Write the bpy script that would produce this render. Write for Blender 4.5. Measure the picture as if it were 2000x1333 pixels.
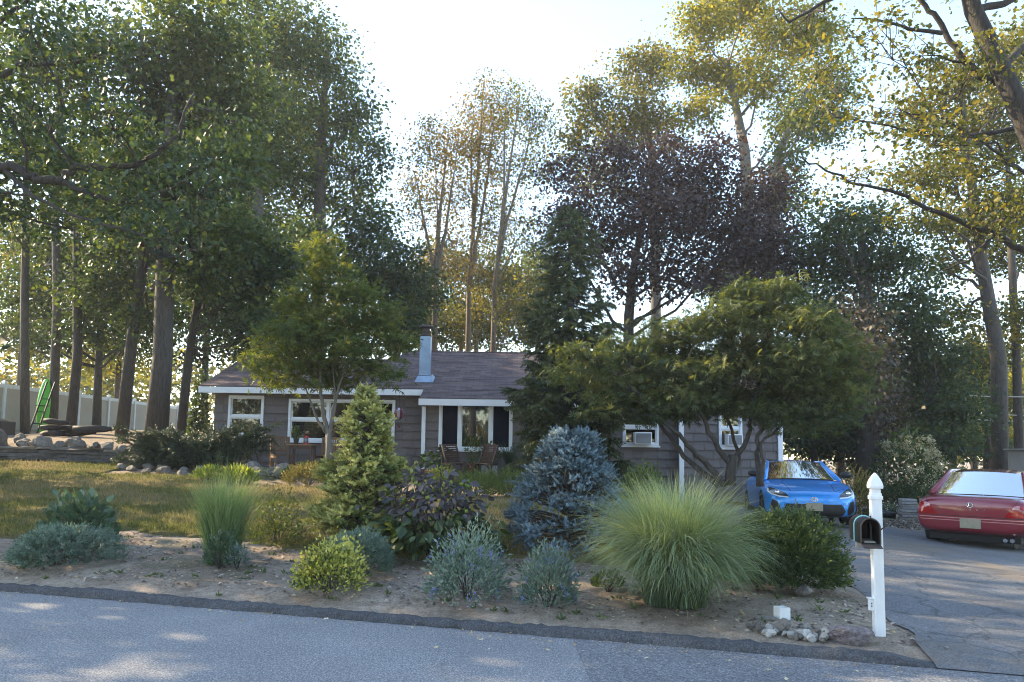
import bpy, bmesh, math, random
import numpy as np
from mathutils import Vector, Matrix
from mathutils.bvhtree import BVHTree

for o in list(bpy.data.objects):
    bpy.data.objects.remove(o)
scene = bpy.context.scene
COL = scene.collection
R = math.radians

# ------------------------------------------------------------------ camera
cam_d = bpy.data.cameras.new('camera')
cam = bpy.data.objects.new('camera', cam_d)
COL.objects.link(cam)
cam_d.sensor_width = 36.0
cam_d.lens = 26.0
cam_d.shift_y = 0.0437
cam_d.clip_start = 0.05
cam_d.clip_end = 900.0
PITCH, ROLL = R(5.0), R(0.8)
_fw = Vector((0, math.cos(PITCH), math.sin(PITCH)))
_u0 = Vector((1, 0, 0)).cross(_fw)
_rt = Vector((1, 0, 0)) * math.cos(ROLL) + _u0 * math.sin(ROLL)
_up = _rt.cross(_fw)
cam.matrix_world = Matrix(((_rt.x, _up.x, -_fw.x, 0), (_rt.y, _up.y, -_fw.y, 0), (_rt.z, _up.z, -_fw.z, 1.6), (0, 0, 0, 1)))
scene.camera = cam

# ------------------------------------------------------------------ sky and sun
SUN_AZ, SUN_EL = R(-68.0), R(28.0)          # azimuth from +Y (view axis) towards +X
world = bpy.data.worlds.new('World')
scene.world = world
world.use_nodes = True
wn, wl = world.node_tree.nodes, world.node_tree.links
wn.clear()
sky = wn.new('ShaderNodeTexSky')
sky.sky_type = 'NISHITA'
sky.sun_disc = False
sky.sun_elevation = SUN_EL
sky.sun_rotation = SUN_AZ
sky.air_density = 1.0
sky.dust_density = 0.3
sky.ozone_density = 1.6
bg = wn.new('ShaderNodeBackground')
bg.inputs['Strength'].default_value = 0.13
wo = wn.new('ShaderNodeOutputWorld')
wl.new(sky.outputs[0], bg.inputs[0])
wl.new(bg.outputs[0], wo.inputs[0])

sun_d = bpy.data.lights.new('sun', 'SUN')
sun_d.energy = 2.9
sun_d.angle = R(0.53)
sun_d.color = (1.0, 0.84, 0.60)
sun = bpy.data.objects.new('sun', sun_d)
COL.objects.link(sun)
sdir = Vector((math.sin(SUN_AZ) * math.cos(SUN_EL), math.cos(SUN_AZ) * math.cos(SUN_EL), math.sin(SUN_EL)))
sun.rotation_euler = sdir.to_track_quat('Z', 'Y').to_euler()
sun.location = (-20, 30, 30)

vs = scene.view_settings
vs.view_transform = 'Standard'
vs.look = 'None'
vs.gamma = 1.0
vs.exposure = 2.5
vs.use_white_balance = True
vs.white_balance_temperature = 7300
vs.white_balance_tint = 8
vs.use_curve_mapping = False
scene.cycles.max_bounces = 8
scene.cycles.diffuse_bounces = 5
scene.cycles.glossy_bounces = 3
scene.cycles.transmission_bounces = 4
scene.cycles.transparent_max_bounces = 8
scene.cycles.volume_bounces = 0
scene.cycles.use_denoising = True
scene.cycles.filter_width = 1.05
scene.cycles.denoising_prefilter = 'ACCURATE'
scene.cycles.sample_clamp_indirect = 6.0

# ------------------------------------------------------------------ materials
MATS = {}
def nodes_of(name):
    m = bpy.data.materials.new(name)
    m.use_nodes = True
    MATS[name] = m
    nt = m.node_tree
    nt.nodes.clear()
    out = nt.nodes.new('ShaderNodeOutputMaterial')
    return m, nt, nt.nodes, nt.links, out

def ramp(nt, fac, stops, interp='LINEAR'):
    r = nt.nodes.new('ShaderNodeValToRGB')
    r.color_ramp.interpolation = interp
    el = r.color_ramp.elements
    while len(el) < len(stops):
        el.new(0.5)
    for e, (p, c) in zip(el, stops):
        e.position = p
        e.color = (c[0], c[1], c[2], 1)
    nt.links.new(fac, r.inputs[0])
    return r.outputs[0]

def noise(nt, scale, detail=4, rough=0.55, coord='Object', stretch=None, dist=0.0):
    tc = nt.nodes.new('ShaderNodeTexCoord')
    src = tc.outputs[coord]
    if stretch:
        mp = nt.nodes.new('ShaderNodeMapping')
        mp.inputs['Scale'].default_value = stretch
        nt.links.new(src, mp.inputs[0])
        src = mp.outputs[0]
    n = nt.nodes.new('ShaderNodeTexNoise')
    n.inputs['Scale'].default_value = scale
    n.inputs['Detail'].default_value = detail
    n.inputs['Roughness'].default_value = rough
    n.inputs['Distortion'].default_value = dist
    nt.links.new(src, n.inputs['Vector'])
    return n.outputs[0]

def world_pos(nt):
    g = nt.nodes.new('ShaderNodeNewGeometry')
    return g.outputs['Position']

def noise_w(nt, scale, detail=4, rough=0.55, stretch=None):
    n = nt.nodes.new('ShaderNodeTexNoise')
    n.inputs['Scale'].default_value = scale
    n.inputs['Detail'].default_value = detail
    n.inputs['Roughness'].default_value = rough
    src = world_pos(nt)
    if stretch:
        mp = nt.nodes.new('ShaderNodeMapping')
        mp.inputs['Scale'].default_value = stretch
        nt.links.new(src, mp.inputs[0])
        src = mp.outputs[0]
    nt.links.new(src, n.inputs['Vector'])
    return n.outputs[0]

def bump(nt, h, strength, dist=0.02):
    b = nt.nodes.new('ShaderNodeBump')
    b.inputs['Strength'].default_value = strength
    b.inputs['Distance'].default_value = dist
    nt.links.new(h, b.inputs['Height'])
    return b.outputs[0]

def mixc(nt, fac, a, b, mode='MIX'):
    m = nt.nodes.new('ShaderNodeMix')
    m.data_type = 'RGBA'
    m.blend_type = mode
    for sock, v in ((m.inputs[0], fac), (m.inputs[6], a), (m.inputs[7], b)):
        if hasattr(v, 'is_output') or isinstance(v, bpy.types.NodeSocket):
            nt.links.new(v, sock)
        elif isinstance(v, (int, float)):
            sock.default_value = v
        else:
            sock.default_value = (v[0], v[1], v[2], 1)
    return m.outputs[2]

def simple(name, c, rough=0.6, metal=0.0, var=0.25, nscale=6.0, bumpv=0.0, coat=0.0, spec=0.5, stretch=None, rnd=0.0):
    m, nt, N, L, out = nodes_of(name)
    p = N.new('ShaderNodeBsdfPrincipled')
    p.inputs['Roughness'].default_value = rough
    p.inputs['Metallic'].default_value = metal
    p.inputs['Specular IOR Level'].default_value = spec
    if coat:
        p.inputs['Coat Weight'].default_value = coat
        p.inputs['Coat Roughness'].default_value = 0.04
    if var:
        n = noise(nt, nscale, 5, 0.6, stretch=stretch)
        lo = [x * (1 - var) for x in c]
        hi = [min(1, x * (1 + var)) for x in c]
        col = ramp(nt, n, [(0.3, lo), (0.7, hi)])
        if rnd:
            oi = N.new('ShaderNodeObjectInfo')
            k = ramp(nt, oi.outputs['Random'], [(0, (1 - rnd,) * 3), (1, (1, 1, 1))])
            col = mixc(nt, 1.0, col, k, 'MULTIPLY')
        L.new(col, p.inputs['Base Color'])
        if bumpv:
            L.new(bump(nt, n, bumpv), p.inputs['Normal'])
    else:
        p.inputs['Base Color'].default_value = (c[0], c[1], c[2], 1)
    L.new(p.outputs[0], out.inputs[0])
    return m

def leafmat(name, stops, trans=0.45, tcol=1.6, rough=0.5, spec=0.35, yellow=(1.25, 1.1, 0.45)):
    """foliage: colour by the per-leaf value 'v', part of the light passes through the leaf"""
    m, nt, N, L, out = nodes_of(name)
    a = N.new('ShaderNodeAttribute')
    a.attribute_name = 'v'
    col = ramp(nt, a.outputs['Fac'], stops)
    p = N.new('ShaderNodeBsdfPrincipled')
    p.inputs['Roughness'].default_value = rough
    p.inputs['Specular IOR Level'].default_value = spec
    L.new(col, p.inputs['Base Color'])
    t = N.new('ShaderNodeBsdfTranslucent')
    tc = mixc(nt, 1.0, col, tuple(tcol * y for y in yellow), 'MULTIPLY')
    L.new(tc, t.inputs[0])
    mx = N.new('ShaderNodeMixShader')
    mx.inputs[0].default_value = trans
    L.new(p.outputs[0], mx.inputs[1])
    L.new(t.outputs[0], mx.inputs[2])
    L.new(mx.outputs[0], out.inputs[0])
    return m

# ------------------------------------------------------------------ mesh helpers
def mk(name, V, F, mat, parent=None, smooth=False, v=None, kind=None, mats=None, midx=None):
    V = np.asarray(V, dtype=np.float32).reshape(-1, 3)
    me = bpy.data.meshes.new(name)
    if isinstance(F, np.ndarray) and F.ndim == 2:
        nf, k = F.shape
        me.vertices.add(len(V))
        me.vertices.foreach_set('co', V.ravel())
        me.loops.add(nf * k)
        me.loops.foreach_set('vertex_index', F.ravel().astype(np.int32))
        me.polygons.add(nf)
        me.polygons.foreach_set('loop_start', np.arange(0, nf * k, k, dtype=np.int32))
        me.update(calc_edges=True)
    else:
        me.from_pydata([tuple(map(float, p)) for p in V], [], [tuple(int(i) for i in f) for f in F])
        me.update()
    if v is not None:
        at = me.attributes.new('v', 'FLOAT', 'FACE')
        at.data.foreach_set('value', np.asarray(v, dtype=np.float32))
    if smooth:
        me.polygons.foreach_set('use_smooth', np.ones(len(me.polygons), dtype=bool))
    if mat is not None:
        me.materials.append(mat)
    o = bpy.data.objects.new(name, me)
    COL.objects.link(o)
    if parent is not None:
        o.parent = parent
    if kind:
        o['kind'] = kind
    return o

def tag(o, label, cat, group=None, kind=None):
    o['label'] = label
    if cat:
        o['category'] = cat
    if group:
        o['group'] = group
    if kind:
        o['kind'] = kind
    return o

def thing(name, label, cat, loc=(0, 0, 0), rz=0.0, group=None):
    o = bpy.data.objects.new(name, None)
    o.empty_display_size = 0.2
    COL.objects.link(o)
    o.location = loc
    o.rotation_euler = (0, 0, rz)
    return tag(o, label, cat, group)

def copy_tree(o, parent=None):
    c = o.copy()
    COL.objects.link(c)
    c.parent = parent
    for ch in list(o.children):
        copy_tree(ch, c)
    return c

class MB:
    """collects boxes, tubes and lathes for one mesh"""
    def __init__(self):
        self.V, self.F = [], []
    def add(self, V, F):
        n = len(self.V)
        self.V += [tuple(p) for p in V]
        self.F += [tuple(i + n for i in f) for f in F]
        return self
    def box(self, x0, x1, y0, y1, z0, z1, M=None):
        P = [(x0, y0, z0), (x1, y0, z0), (x1, y1, z0), (x0, y1, z0), (x0, y0, z1), (x1, y0, z1), (x1, y1, z1), (x0, y1, z1)]
        if M is not None:
            P = [tuple(M @ Vector(p)) for p in P]
        return self.add(P, [(3, 2, 1, 0), (4, 5, 6, 7), (0, 1, 5, 4), (1, 2, 6, 5), (2, 3, 7, 6), (3, 0, 4, 7)])
    def bar(self, a, b, w, h, up=(0, 0, 1)):
        a, b = Vector(a), Vector(b)
        y = (b - a).normalized()
        x = y.cross(Vector(up))
        if x.length < 1e-4:
            x = Vector((1, 0, 0))
        x.normalize()
        z = x.cross(y)
        M = Matrix(((x.x, y.x, z.x, a.x), (x.y, y.y, z.y, a.y), (x.z, y.z, z.z, a.z), (0, 0, 0, 1)))
        return self.box(-w / 2, w / 2, 0, (b - a).length, -h / 2, h / 2, M)
    def tube(self, path, rad, n=8, cap=True):
        path = [Vector(p) for p in path]
        if not hasattr(rad, '__len__'):
            rad = [rad] * len(path)
        V, F = [], []
        px = None
        for i, p in enumerate(path):
            t = (path[min(i + 1, len(path) - 1)] - path[max(i - 1, 0)])
            t = t.normalized() if t.length > 1e-6 else Vector((0, 0, 1))
            x = px if px is not None else (Vector((1, 0, 0)) if abs(t.x) < 0.8 else Vector((0, 1, 0)))
            x = (x - t * x.dot(t))
            x = x.normalized() if x.length > 1e-5 else t.orthogonal().normalized()
            px = x
            y = t.cross(x)
            for k in range(n):
                a = 2 * math.pi * k / n
                V.append(p + (x * math.cos(a) + y * math.sin(a)) * rad[i])
        for i in range(len(path) - 1):
            for k in range(n):
                F.append((i * n + k, i * n + (k + 1) % n, (i + 1) * n + (k + 1) % n, (i + 1) * n + k))
        if cap:
            F.append(tuple(range(n - 1, -1, -1)))
            F.append(tuple((len(path) - 1) * n + k for k in range(n)))
        return self.add(V, F)
    def lathe(self, prof, c=(0, 0, 0), n=20, cap=True):
        V, F = [], []
        for r, z in prof:
            for k in range(n):
                a = 2 * math.pi * k / n
                V.append((c[0] + r * math.cos(a), c[1] + r * math.sin(a), c[2] + z))
        m = len(prof)
        for i in range(m - 1):
            for k in range(n):
                F.append((i * n + k, i * n + (k + 1) % n, (i + 1) * n + (k + 1) % n, (i + 1) * n + k))
        if cap:
            F.append(tuple(range(n - 1, -1, -1)))
            F.append(tuple((m - 1) * n + k for k in range(n)))
        return self.add(V, F)
    def build(self, name, mat, parent=None, smooth=False, bevel=0.0, kind=None):
        o = mk(name, self.V, self.F, mat, parent, smooth, kind=kind)
        if bevel:
            b = o.modifiers.new('bevel', 'BEVEL')
            b.width = bevel
            b.segments = 2
            b.limit_method = 'ANGLE'
        return o

# ------------------------------------------------------------------ terrain
GX = [-14, -12, -5, 0, 4, 6, 8, 9.5]
GZ = [.118, .113, .080, .064, .035, .024, .002, -.008]
def kerb_y(x):
    return 6.66 - .281 * x
def wall_y(x):                                  # line of the dry stone retaining wall
    return 19.95 + (x + 13.67) * (-.10)
def sstep(t):
    t = np.clip(t, 0, 1)
    return t * t * (3 - 2 * t)
def terrain(x, y):
    x = np.asarray(x, float)
    y = np.asarray(y, float)
    d = .963 * (y - kerb_y(x))
    g = np.interp(x, GX, GZ)
    e = np.where(d < 11, d, 11 + (d - 11) * .12)
    z = .08 * sstep(d / .5) * np.clip(1 - (x - 3.2) / .6, 0, 1) + g * np.maximum(e, 0)
    w = sstep((-9.6 - x) / .8)                  # raised terrace behind the retaining wall
    z = z + w * .40 * sstep((y - wall_y(x) - .12) / .25)
    z = z + sstep((x - 7.0) / 1.2) * (1 - sstep((x - 9.6) / 1.0)) * np.clip((y - 17.3) * .14, 0, .35)
    z = z + sstep((-8.4 - x) / 3) * np.clip((y - 21) * .035, 0, .35)
    return np.where(d <= 0, 0.0, z)
def T(x, y):
    return float(terrain(x, y))

# ------------------------------------------------------------------ foliage helpers
LEAF = (np.array([(0, 0, 0), (.36, .42, .07), (0, 1, 0), (-.36, .42, .07)], float), np.array([(0, 1, 2), (0, 2, 3)]))
LEAF_LONG = (np.array([(0, 0, 0), (.16, .4, .05), (0, 1, -.05), (-.16, .4, .05)], float), np.array([(0, 1, 2), (0, 2, 3)]))
LEAF_BROAD = (np.array([(0, 0, 0), (.24, .2, .05), (.34, .48, .07), (.2, .8, .02), (0, 1, -.08), (-.2, .8, .02), (-.34, .48, .07), (-.24, .2, .05)], float),
              np.array([(0, 1, 2), (0, 2, 3), (0, 3, 4), (0, 4, 5), (0, 5, 6), (0, 6, 7)]))
LEAF_OAK = (np.array([(0, 0, 0), (.30, .28, .05), (.16, .55, .03), (.30, .80, .06), (0, 1, -.03), (-.30, .80, .06), (-.16, .55, .03), (-.30, .28, .05)], float),
            np.array([(0, 1, 2), (0, 2, 4), (2, 3, 4), (0, 4, 6), (4, 5, 6), (0, 6, 7)]))
def _lace():
    V, F = [], []
    for k, a in enumerate((-1.25, -.62, 0, .62, 1.25)):       # palmate leaf with five narrow lobes
        L = (0.7, .92, 1, .92, .7)[k]
        d = np.array([math.sin(a), math.cos(a), 0])
        n = np.array([math.cos(a), -math.sin(a), 0])
        b = len(V)
        V += [(0, 0, 0), tuple(d * L * .5 + n * .09 + [0, 0, .03]), tuple(d * L + [0, 0, -.12]), tuple(d * L * .5 - n * .09 + [0, 0, .03])]
        F += [(b, b + 1, b + 2), (b, b + 2, b + 3)]
    return np.array(V, float), np.array(F)
LEAF_LACE = _lace()
def _shoot(n, L, w, up, seed=1):
    rg = np.random.default_rng(seed)                           # a twig set round with needles
    V, F = [], []
    for i in range(n):
        t = (i + .5) / n
        a = i * 2.4
        d = np.array([math.cos(a), up, math.sin(a)])
        d /= np.linalg.norm(d)
        s = np.array([-math.sin(a), 0, math.cos(a)]) * w
        b = len(V)
        p = np.array([0, t * .85, 0])
        l = L * (1 - .35 * t) * rg.uniform(.8, 1.15)
        V += [tuple(p - s), tuple(p + s), tuple(p + d * l)]
        F += [(b, b + 1, b + 2)]
    b = len(V)
    V += [(-.02, 0, 0), (.02, 0, 0), (0, .9, 0)]
    F += [(b, b + 1, b + 2)]
    return np.array(V, float), np.array(F)
def nrm(a):
    return a / np.maximum(np.linalg.norm(a, axis=-1, keepdims=True), 1e-9)
def scatter(proto, pos, dirs, size, rng, nup=0.0, normal=None):
    """copies of a small shape; returns vertices, faces and the per-copy repeat count"""
    PV, PF = proto
    k = len(pos)
    y = nrm(np.asarray(dirs, float))
    if normal is None:
        normal = rng.normal(size=(k, 3)) + np.array([0, 0, nup])
    x = nrm(np.cross(y, normal))
    z = np.cross(x, y)
    size = np.broadcast_to(np.asarray(size, float), (k,))
    V = (pos[:, None, :] + size[:, None, None] * (PV[None, :, 0:1] * x[:, None, :] + PV[None, :, 1:2] * y[:, None, :] + PV[None, :, 2:3] * z[:, None, :]))
    F = PF[None] + (np.arange(k) * len(PV))[:, None, None]
    return V.reshape(-1, 3), F.reshape(-1, PF.shape[1]), len(PF)
def in_ball(rng, n, shell=.5):
    d = nrm(rng.normal(size=(n, 3)))
    r = rng.uniform(shell ** 3, 1, size=(n, 1)) ** (1 / 3)
    return d * r
def foliage(lobes, leaf, size, cov, rng, clump=.62, per=20, shell=.0, droop=.45, nup=1.0, flat=.42, vshift=0.0, tone=None):
    """leaves gathered in clumps spread through the lobes of a crown"""
    area = size * size * (.36 if leaf is not LEAF_LONG else .16)
    P, D, VV, C = [], [], [], []
    for li, lb in enumerate(lobes):
        x, y, z, rx, rz = lb[:5]
        k = lb[5] if len(lb) > 5 else 1.0
        nl = int(cov * k * math.pi * rx * rz / area)
        nc = max(4, nl // per)
        q = in_ball(rng, nc, shell)
        q *= 1 + .16 * rng.normal(size=(nc, 1))
        c = np.array([x, y, z]) + q * np.array([rx, rx, rz])
        C.append(c)
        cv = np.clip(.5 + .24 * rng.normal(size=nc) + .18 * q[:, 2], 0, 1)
        off = rng.normal(size=(nc, per, 3)) * clump * .55 * np.array([1, 1, flat]) * rng.uniform(.6, 1.35, size=(nc, 1, 1))
        p = (c[:, None] + off).reshape(-1, 3)
        d = nrm(off.reshape(-1, 3)) * .8 + rng.normal(size=p.shape) * .6 + np.array([0, 0, -droop])
        P.append(p)
        D.append(d)
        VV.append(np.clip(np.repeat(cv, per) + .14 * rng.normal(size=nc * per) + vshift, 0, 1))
    P, D, VV, C = np.concatenate(P), np.concatenate(D), np.concatenate(VV), C
    V, F, m = scatter(leaf, P, D, size * rng.uniform(.5, 1.3, len(P)), rng, nup)
    return V, F, np.repeat(VV, m), C
def bend(a, b, rng, n=5, sag=.0, wob=.05):
    a, b = np.array(a, float), np.array(b, float)
    L = np.linalg.norm(b - a)
    t = np.linspace(0, 1, n)[:, None]
    p = a + (b - a) * t + np.sin(t * math.pi) * np.array([0, 0, -sag]) * L
    p[1:-1] += rng.normal(size=(n - 2, 3)) * wob * L
    return p
def limbs_mesh(path, rad, lobes, C, rng, twigs=7, limb_r=.075, start=.45, n=6, mains=None):
    """trunk with a limb to each lobe of the crown, and twigs to its leaf clumps"""
    tr = MB().tube(path, rad, 10)
    tw = MB()
    P = np.array(path, float)
    cum = np.r_[0, np.cumsum(np.linalg.norm(np.diff(P, axis=0), axis=1))]
    MP, MR = [], []
    for mp, r0, r1 in (mains or []):
        mp = np.array(mp, float)
        q = np.concatenate([mp[i] + (mp[i + 1] - mp[i]) * np.linspace(0, 1, 4, endpoint=i == len(mp) - 2)[:, None] for i in range(len(mp) - 1)])
        q[1:-1] += rng.normal(size=(len(q) - 2, 3)) * r0 * .25
        rr = np.linspace(r0, r1, len(q))
        tr.tube(q, rr, 8)
        k = max(2, len(q) // 4)
        MP.append(q[k:])
        MR.append(rr[k:])
    if MP:
        MP, MR = np.concatenate(MP), np.concatenate(MR)
    for lb, cs in zip(lobes, C):
        c = np.array(lb[:3])
        if len(MP):
            w = np.linalg.norm(MP - c, axis=1) + 2.0 * np.maximum(0, MP[:, 2] - c[2] + .1)
            j = int(np.argmin(w))
            pb = bend(MP[j], c, rng, n, sag=-.05, wob=.05)
            r0 = min(float(MR[j]) * .7, limb_r)
            tr.tube(pb, np.linspace(r0, max(r0 * .3, .004), n), 6, cap=False)
            for i in rng.choice(len(cs), min(twigs, len(cs)), replace=False):
                tw.tube(bend(pb[rng.integers(1, n)], cs[i], rng, 4, sag=.03, wob=.06), np.linspace(max(r0 * .3, .005), .003, 4), 4, cap=False)
            continue
        f = np.clip((c[2] - P[0, 2] - .9 * np.linalg.norm(c[:2] - P[-1, :2]) - .5 * lb[4]) / max(P[-1, 2] - P[0, 2], .1), start, .985)
        s = f * cum[-1]
        a = np.array([np.interp(s, cum, P[:, i]) for i in range(3)])
        r = float(np.interp(s, cum, rad))
        r0 = min(max(r * .42, .012), limb_r)
        pb = bend(a, c, rng, n, sag=.06, wob=.035)
        tr.tube(pb, np.linspace(r0, max(r0 * .3, .006), n), 6, cap=False)
        pick = rng.choice(len(cs), min(twigs, len(cs)), replace=False)
        for i in pick:
            j = rng.integers(max(1, n // 2), n)
            tw.tube(bend(pb[j], cs[i], rng, 4, sag=.05, wob=.05), np.linspace(max(r0 * .3, .006), .003 + .04 * r0, 4), 4, cap=False)
    return tr, tw
def tree(name, label, cat, path, rad, lobes, leaf, size, cov, leafm, barkm, seed, group=None, twigs=7, start=.45, limb_r=.075, mains=None, **kw):
    rng = np.random.default_rng(seed)
    base = Vector(path[0])
    root = thing(name, label, cat, base, group=group)
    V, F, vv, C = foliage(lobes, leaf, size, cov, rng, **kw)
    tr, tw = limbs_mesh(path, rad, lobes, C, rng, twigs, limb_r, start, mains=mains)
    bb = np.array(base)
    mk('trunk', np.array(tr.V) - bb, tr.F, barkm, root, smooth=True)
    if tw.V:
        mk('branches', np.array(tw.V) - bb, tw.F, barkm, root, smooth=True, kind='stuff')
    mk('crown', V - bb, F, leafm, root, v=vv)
    return root
# ================================================================== materials of the place
def asphalt(name, dark, light, crack=0.0, dirt=None, speck=1.0, cw=.56, cl=.010):
    m, nt, N, L, out = nodes_of(name)
    p = N.new('ShaderNodeBsdfPrincipled')
    p.inputs['Roughness'].default_value = .85
    p.inputs['Specular IOR Level'].default_value = .35
    big = noise_w(nt, .9, 5, .6)
    col = ramp(nt, big, [(.3, dark), (.7, light)])
    fine = noise_w(nt, 75, 3, .8)
    grain = ramp(nt, fine, [(.34, (.50, .50, .50)), (.50, (1, 1, 1)), (.64, (1 + 1.3 * speck,) * 3)])
    col = mixc(nt, 1.0, col, grain, 'MULTIPLY')
    mid = noise_w(nt, 26, 2, .7)
    col = mixc(nt, 1.0, col, ramp(nt, mid, [(.32, (.80, .80, .81)), (.5, (1, 1, 1)), (.66, (1.22, 1.22, 1.21))]), 'MULTIPLY')
    if dirt:
        dn = noise_w(nt, .55, 6, .65, stretch=(1, .6, 1))
        dm = ramp(nt, dn, [(.48, (0, 0, 0)), (.62, (.85, .85, .85))])
        col = mixc(nt, dm, col, dirt)
    h = fine
    if crack:
        v = N.new('ShaderNodeTexVoronoi')
        v.feature = 'DISTANCE_TO_EDGE'
        v.inputs['Scale'].default_value = crack
        warp = N.new('ShaderNodeTexNoise')
        warp.inputs['Scale'].default_value = 3.5
        warp.inputs['Detail'].default_value = 5
        wp = world_pos(nt)
        L.new(wp, warp.inputs['Vector'])
        ad = N.new('ShaderNodeVectorMath')
        ad.operation = 'MULTIPLY_ADD'
        ad.inputs[1].default_value = (.45, .45, 0)
        L.new(warp.outputs[1], ad.inputs[0])
        L.new(wp, ad.inputs[2])
        L.new(ad.outputs[0], v.inputs['Vector'])
        cm = ramp(nt, v.outputs[0], [(.0, (.75, .75, .75)), (cl, (0, 0, 0))])
        where = ramp(nt, noise_w(nt, .32, 3, .5), [(cw, (0, 0, 0)), (cw + .08, (1, 1, 1))])
        cm = mixc(nt, 1.0, cm, where, 'MULTIPLY')
        col = mixc(nt, cm, col, (.045, .044, .044))
    L.new(col, p.inputs['Base Color'])
    L.new(bump(nt, h, .5, .006), p.inputs['Normal'])
    L.new(p.outputs[0], out.inputs[0])
    return m
M_ROAD = asphalt('road_asphalt', (.155, .154, .160), (.205, .203, .208), crack=.55, speck=1.0)
M_KERB = asphalt('kerb_asphalt', (.045, .045, .05), (.072, .072, .077), speck=.5)
M_DRIVE = asphalt('driveway_asphalt', (.090, .092, .099), (.140, .141, .148), crack=1.3, dirt=(.165, .13, .10), speck=.7, cw=.36, cl=.024)

def ground_mat():
    m, nt, N, L, out = nodes_of('bare_soil')
    p = N.new('ShaderNodeBsdfPrincipled')
    p.inputs['Roughness'].default_value = .95
    p.inputs['Specular IOR Level'].default_value = .15
    a = noise_w(nt, 1.1, 6, .65)
    col = ramp(nt, a, [(.28, (.20, .152, .118)), (.5, (.29, .232, .184)), (.72, (.355, .29, .235))])
    b = noise_w(nt, 9, 6, .75)
    col = mixc(nt, 1.0, col, ramp(nt, b, [(.3, (.6, .58, .55)), (.55, (1, 1, 1)), (.75, (1.35, 1.3, 1.25))]), 'MULTIPLY')
    c = noise_w(nt, 55, 4, .8)
    col = mixc(nt, 1.0, col, ramp(nt, c, [(.3, (.6, .6, .6)), (.5, (1, 1, 1)), (.72, (1.5, 1.45, 1.4))]), 'MULTIPLY')
    mo = ramp(nt, noise_w(nt, .7, 4, .6), [(.55, (0, 0, 0)), (.68, (.6, .6, .6))])
    col = mixc(nt, mo, col, (.10, .11, .05))
    L.new(col, p.inputs['Base Color'])
    L.new(bump(nt, mixc(nt, .5, b, c), .9, .03), p.inputs['Normal'])
    L.new(p.outputs[0], out.inputs[0])
    return m
M_SOIL = ground_mat()
def lawn_mat():
    m, nt, N, L, out = nodes_of('lawn_turf')
    p = N.new('ShaderNodeBsdfPrincipled')
    p.inputs['Roughness'].default_value = .95
    p.inputs['Specular IOR Level'].default_value = .1
    a = noise_w(nt, .62, 5, .62, stretch=(.6, 1.3, 1))
    col = ramp(nt, a, [(.30, (.085, .10, .036)), (.44, (.145, .142, .058)), (.54, (.215, .178, .092)), (.70, (.29, .225, .135))])
    c = noise_w(nt, 28, 5, .8, stretch=(1, 2.2, 1))
    col = mixc(nt, 1.0, col, ramp(nt, c, [(.28, (.45, .5, .42)), (.5, (1, 1, 1)), (.75, (1.5, 1.45, 1.3))]), 'MULTIPLY')
    L.new(col, p.inputs['Base Color'])
    L.new(bump(nt, c, 1.0, .04), p.inputs['Normal'])
    L.new(p.outputs[0], out.inputs[0])
    return m
M_LAWN = lawn_mat()
def blade_mat():
    m, nt, N, L, out = nodes_of('grass_blades')
    a = noise_w(nt, .62, 5, .62, stretch=(.6, 1.3, 1))
    col = ramp(nt, a, [(.30, (.095, .12, .04)), (.44, (.16, .165, .062)), (.54, (.25, .21, .11)), (.70, (.33, .26, .155))])
    at = N.new('ShaderNodeAttribute')
    at.attribute_name = 'v'
    col = mixc(nt, 1.0, col, ramp(nt, at.outputs['Fac'], [(0, (.55, .6, .5)), (1, (1.4, 1.3, 1.1))]), 'MULTIPLY')
    d = N.new('ShaderNodeBsdfDiffuse')
    t = N.new('ShaderNodeBsdfTranslucent')
    L.new(col, d.inputs[0])
    L.new(col, t.inputs[0])
    mx = N.new('ShaderNodeMixShader')
    mx.inputs[0].default_value = .35
    L.new(d.outputs[0], mx.inputs[1])
    L.new(t.outputs[0], mx.inputs[2])
    L.new(mx.outputs[0], out.inputs[0])
    return m
M_BLADE = blade_mat()

M_BARK = simple('grey_bark', (.088, .075, .066), .9, var=.45, nscale=9, bumpv=.8, stretch=(3, 3, .5))
M_BARK_D = simple('dark_bark', (.055, .047, .043), .9, var=.45, nscale=9, bumpv=.8, stretch=(3, 3, .5))
M_BARK_K = simple('black_bark', (.034, .029, .027), .9, var=.45, nscale=12, bumpv=.8, stretch=(3, 3, .5))
M_BARK_P = simple('pale_bark', (.15, .115, .085), .85, var=.35, nscale=10, bumpv=.4, stretch=(2, 2, .7))
M_BARK_M = simple('maple_bark', (.13, .115, .10), .85, var=.35, nscale=12, bumpv=.5, stretch=(3, 3, .7))
M_ROCK = simple('field_stone', (.20, .178, .158), .9, var=.45, nscale=5, bumpv=.7, rnd=.45)
M_SLATE = simple('flat_slate', (.135, .13, .135), .85, var=.5, nscale=6, bumpv=.6, rnd=.55, stretch=(1, 1, 4))
M_PEBBLE = simple('river_pebble', (.40, .38, .35), .7, var=.25, nscale=9, bumpv=.2, rnd=.5)
M_WHITE = simple('white_paint', (.74, .75, .77), .45, var=.05, nscale=3)
M_VINYL = simple('white_vinyl', (.76, .76, .76), .4, var=.10, nscale=7.0, stretch=(1, 1, .4))
M_TAN = simple('tan_vinyl', (.46, .39, .31), .6, var=.07, nscale=2)
M_SHINGLE = simple('cedar_shingle', (.172, .146, .143), .9, var=.22, nscale=14, bumpv=.5, rnd=.2, stretch=(7, 1, .6))
M_BLACK = simple('black_plastic', (.012, .012, .013), .5, var=.2, nscale=8)
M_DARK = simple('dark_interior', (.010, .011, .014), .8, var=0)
M_WOOD = simple('teak_wood', (.20, .11, .055), .65, var=.35, nscale=9, bumpv=.2, stretch=(6, 1, 1))
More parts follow.
